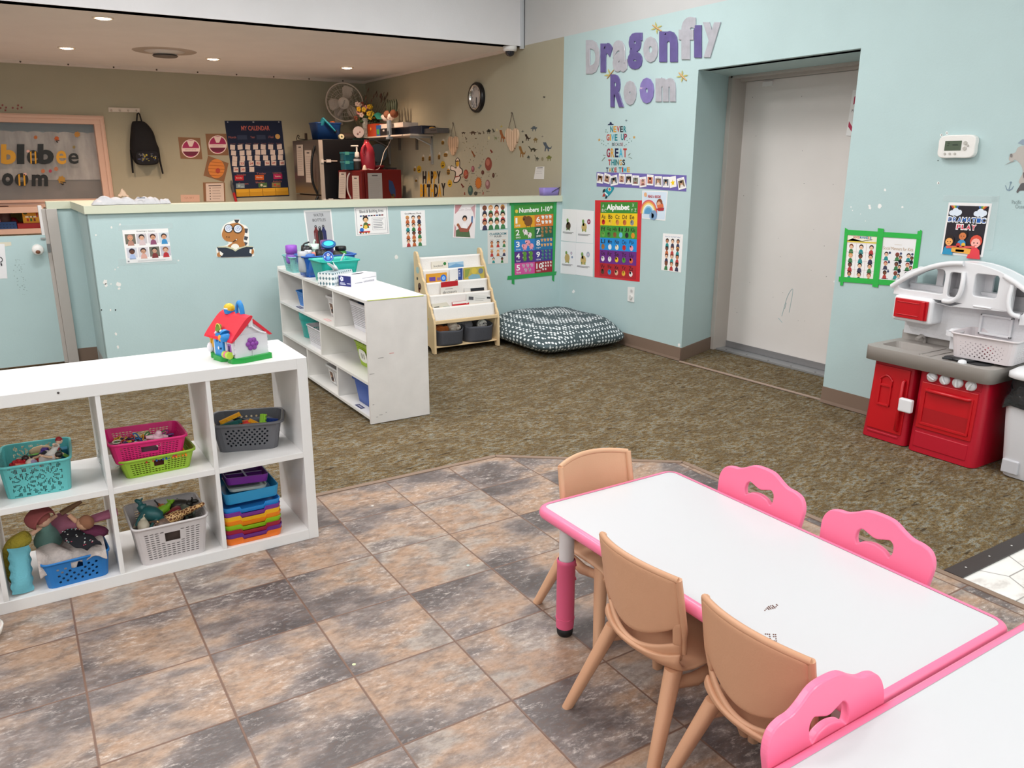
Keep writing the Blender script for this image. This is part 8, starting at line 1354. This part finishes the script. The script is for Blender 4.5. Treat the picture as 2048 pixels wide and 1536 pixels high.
for cx, cy, w_, h_, a, c, lb in ((946, 306.4, 4, 15, -.5, '#8a5230', 'brown rocket sticker under the dinosaurs'), (982.5, 302, 4, 8, -.6, '#7a2c24', 'small red rocket sticker'), (960.4, 333, 4, 10, .7, '#7f8a80', 'grey green comet sticker'), (924.5, 370.6, 4, 10, -.6, '#6a2c28', 'red satellite sticker at the left'), (929.4, 386.6, 3, 6, 0, '#8a3c30', 'tiny red rocket sticker at the lower left'), (966.5, 386, 2.5, 6, .1, '#9a3c30', 'tiny red rocket sticker under the sun')): decal('space_sticker', lb, 'wall decal', 'x', WR, [(c, [(cx+x*w_*cos(a)-y*h_*sin(a), cy+x*w_*sin(a)+y*h_*cos(a)) for x, y in ((0, -.5), (.35, -.2), (.35, .25), (.6, .5), (-.6, .5), (-.35, .25), (-.35, -.2))])], 'space stickers on the sage wall')
random.seed(31); b = B('#77705f')
for k in range(70):
    x, y = random.uniform(925, 998), random.uniform(272, 388); b.use(['#7a745f', '#6a5a4a', '#8a845a'][k % 3]); r = random.uniform(.6, 1.1); b.add([PX(x+r*dx, y+1.5*r*dy, WR)+V((-.001, 0, 0)) for dx, dy in ((0, -1), (.8, 0), (0, 1), (-.8, 0))], [(0, 1, 2, 3)])
tag(b.done('star_stickers'), 'scattered tiny star stickers around the planets', 'wall decal', kind='stuff')
for t_, x, y in (('Jupiter', 977, 344), ('Saturn', 933, 360.5), ('Neptune', 976, 383), ('Venus', 946, 346.5), ('Sun', 958, 385)): b = B(); pxtext(b, 'x', WR, t_, x-3.5, y-1.2, x+3.5, y+1.2, '#3a3430'); tag(b.done('planet_name'), 'tiny lettering %s under a planet sticker' % t_, 'wall decal')
# bees, smileys, beekeeper, birthday letters
K3 = lambda x, y: (560+x/5.12, 150+y/5.12)
BE = [(1668, 690, 22, 38, 'highest bee, by the shelf bracket'), (1465, 855, 18, 44, 'bee at the left of a pair under the shelf'), (1535, 850, 20, 46, 'bee at the right of a pair under the shelf'), (1630, 835, 18, 50, 'bee close under the shelf bracket'), (1697, 815, 30, 38, 'orange bee left of the small heart'), (1725, 985, 24, 60, 'large bee left of the beekeeper'), (1395, 1080, 16, 24, 'lowest small bee'), (1380, 965, 16, 36, 'leftmost bee beside a smiley')]
for x, y, w_, h_, lb in BE: decal('bee_sticker', lb+' on the sage wall', 'wall decal', 'x', WR, [('#c9c2b4', [K3(x+dx, y+dy) for dx, dy in ell(w_*.3, -h_*.55, w_*.55, h_*.4, 10)]), ('#b8862c', [K3(*p) for p in ell(x, y+h_*.1, w_*.7, h_*.55, 14)])]+[('#1f1a14', [K3(x-w_*.6, y+h_*k), K3(x+w_*.62, y+h_*(k-.06)), K3(x+w_*.62, y+h_*(k+.10)), K3(x-w_*.6, y+h_*(k+.14))]) for k in (-.15, .12, .38)], 'bee stickers on the sage wall')
for x, y, lb in ((1425, 965, 'left smiley beside the leftmost bee'), (1668, 920, 'upper smiley under the shelf bracket'), (1740, 1110, 'lower smiley under the beekeeper')): decal('smiley_sticker', 'yellow round %s' % lb, 'wall decal', 'x', WR, [('#c8a028', [K3(*p) for p in ell(x, y, 24, 38, 18)]), ('#3a2c14', [K3(*p) for p in ((x-12, y+6), (x+12, y+2), (x+10, y+14), (x-10, y+18))]), ('#3a2c14', [K3(*p) for p in ell(x-8, y-10, 3, 5, 8)]), ('#3a2c14', [K3(*p) for p in ell(x+8, y-12, 3, 5, 8)])], 'smiley stickers on the sage wall')
dk, wt = '#2a2420', '#d9c8bc'
decal('beekeeper_sticker', 'white suited figure sticker with yellow face left of the planets', 'wall decal', 'x', WR, [(dk, [K3(*p) for p in spl([(1820, 845), (1845, 880), (1845, 940), (1870, 965), (1872, 1010), (1845, 1030), (1855, 1050), (1825, 1098), (1775, 1100), (1790, 1040), (1790, 990), (1745, 975), (1755, 925), (1800, 950), (1795, 880)], 3)]), (wt, [K3(*p) for p in spl([(1820, 852), (1838, 885), (1838, 945), (1862, 970), (1862, 1005), (1835, 1025), (1845, 1050), (1820, 1090), (1782, 1092), (1800, 1040), (1798, 985), (1752, 968), (1760, 932), (1808, 958), (1802, 885)], 3)]), ('#c89a28', [K3(*p) for p in ell(1820, 905, 16, 34, 14)]), (dk, [K3(*p) for p in ((1800, 880), (1842, 876), (1842, 884), (1800, 890))]), ('#8a3c34', [K3(*p) for p in ((1790, 1040), (1840, 1030), (1842, 1040), (1795, 1050))])])
for row, y0, y1 in (([('H', 1462, 1500, 1), ('A', 1505, 1545, 0), ('P', 1545, 1572, 1), ('P', 1572, 1608, 0), ('Y', 1608, 1645, 1)], 985, 1112), ([('B', 1436, 1466, 0), ('I', 1466, 1480, 1), ('R', 1480, 1512, 0), ('T', 1505, 1548, 1), ('H', 1542, 1578, 0), ('D', 1580, 1618, 1), ('A', 1616, 1655, 0), ('Y', 1652, 1696, 1)], 1118, 1248)):
    for i, (ch, x0, x1, c) in enumerate(row):
        vs, fs = font(ch, .05); b = B(M('#24201c' if c else '#c8962c', .5)); dy = -12 if ch == 'Y' and y0 > 1100 else 0; b.add([PX(*K3(x0+(x1-x0)*p[0], y1+dy+(y0-y1)*p[1]), WR)+V((-.002-p[2], 0, 0)) for p in vs], fs); tag(b.done('birthday_letter'), '%s letter %s%s of the word %s on the sage wall' % (['yellow', 'black'][c], ch, '' if ch != 'P' else (' (dark)' if c else ' (bright)'), 'HAPPY' if y0 < 1100 else 'BIRTHDAY'), 'letter', 'birthday letters on the sage wall')
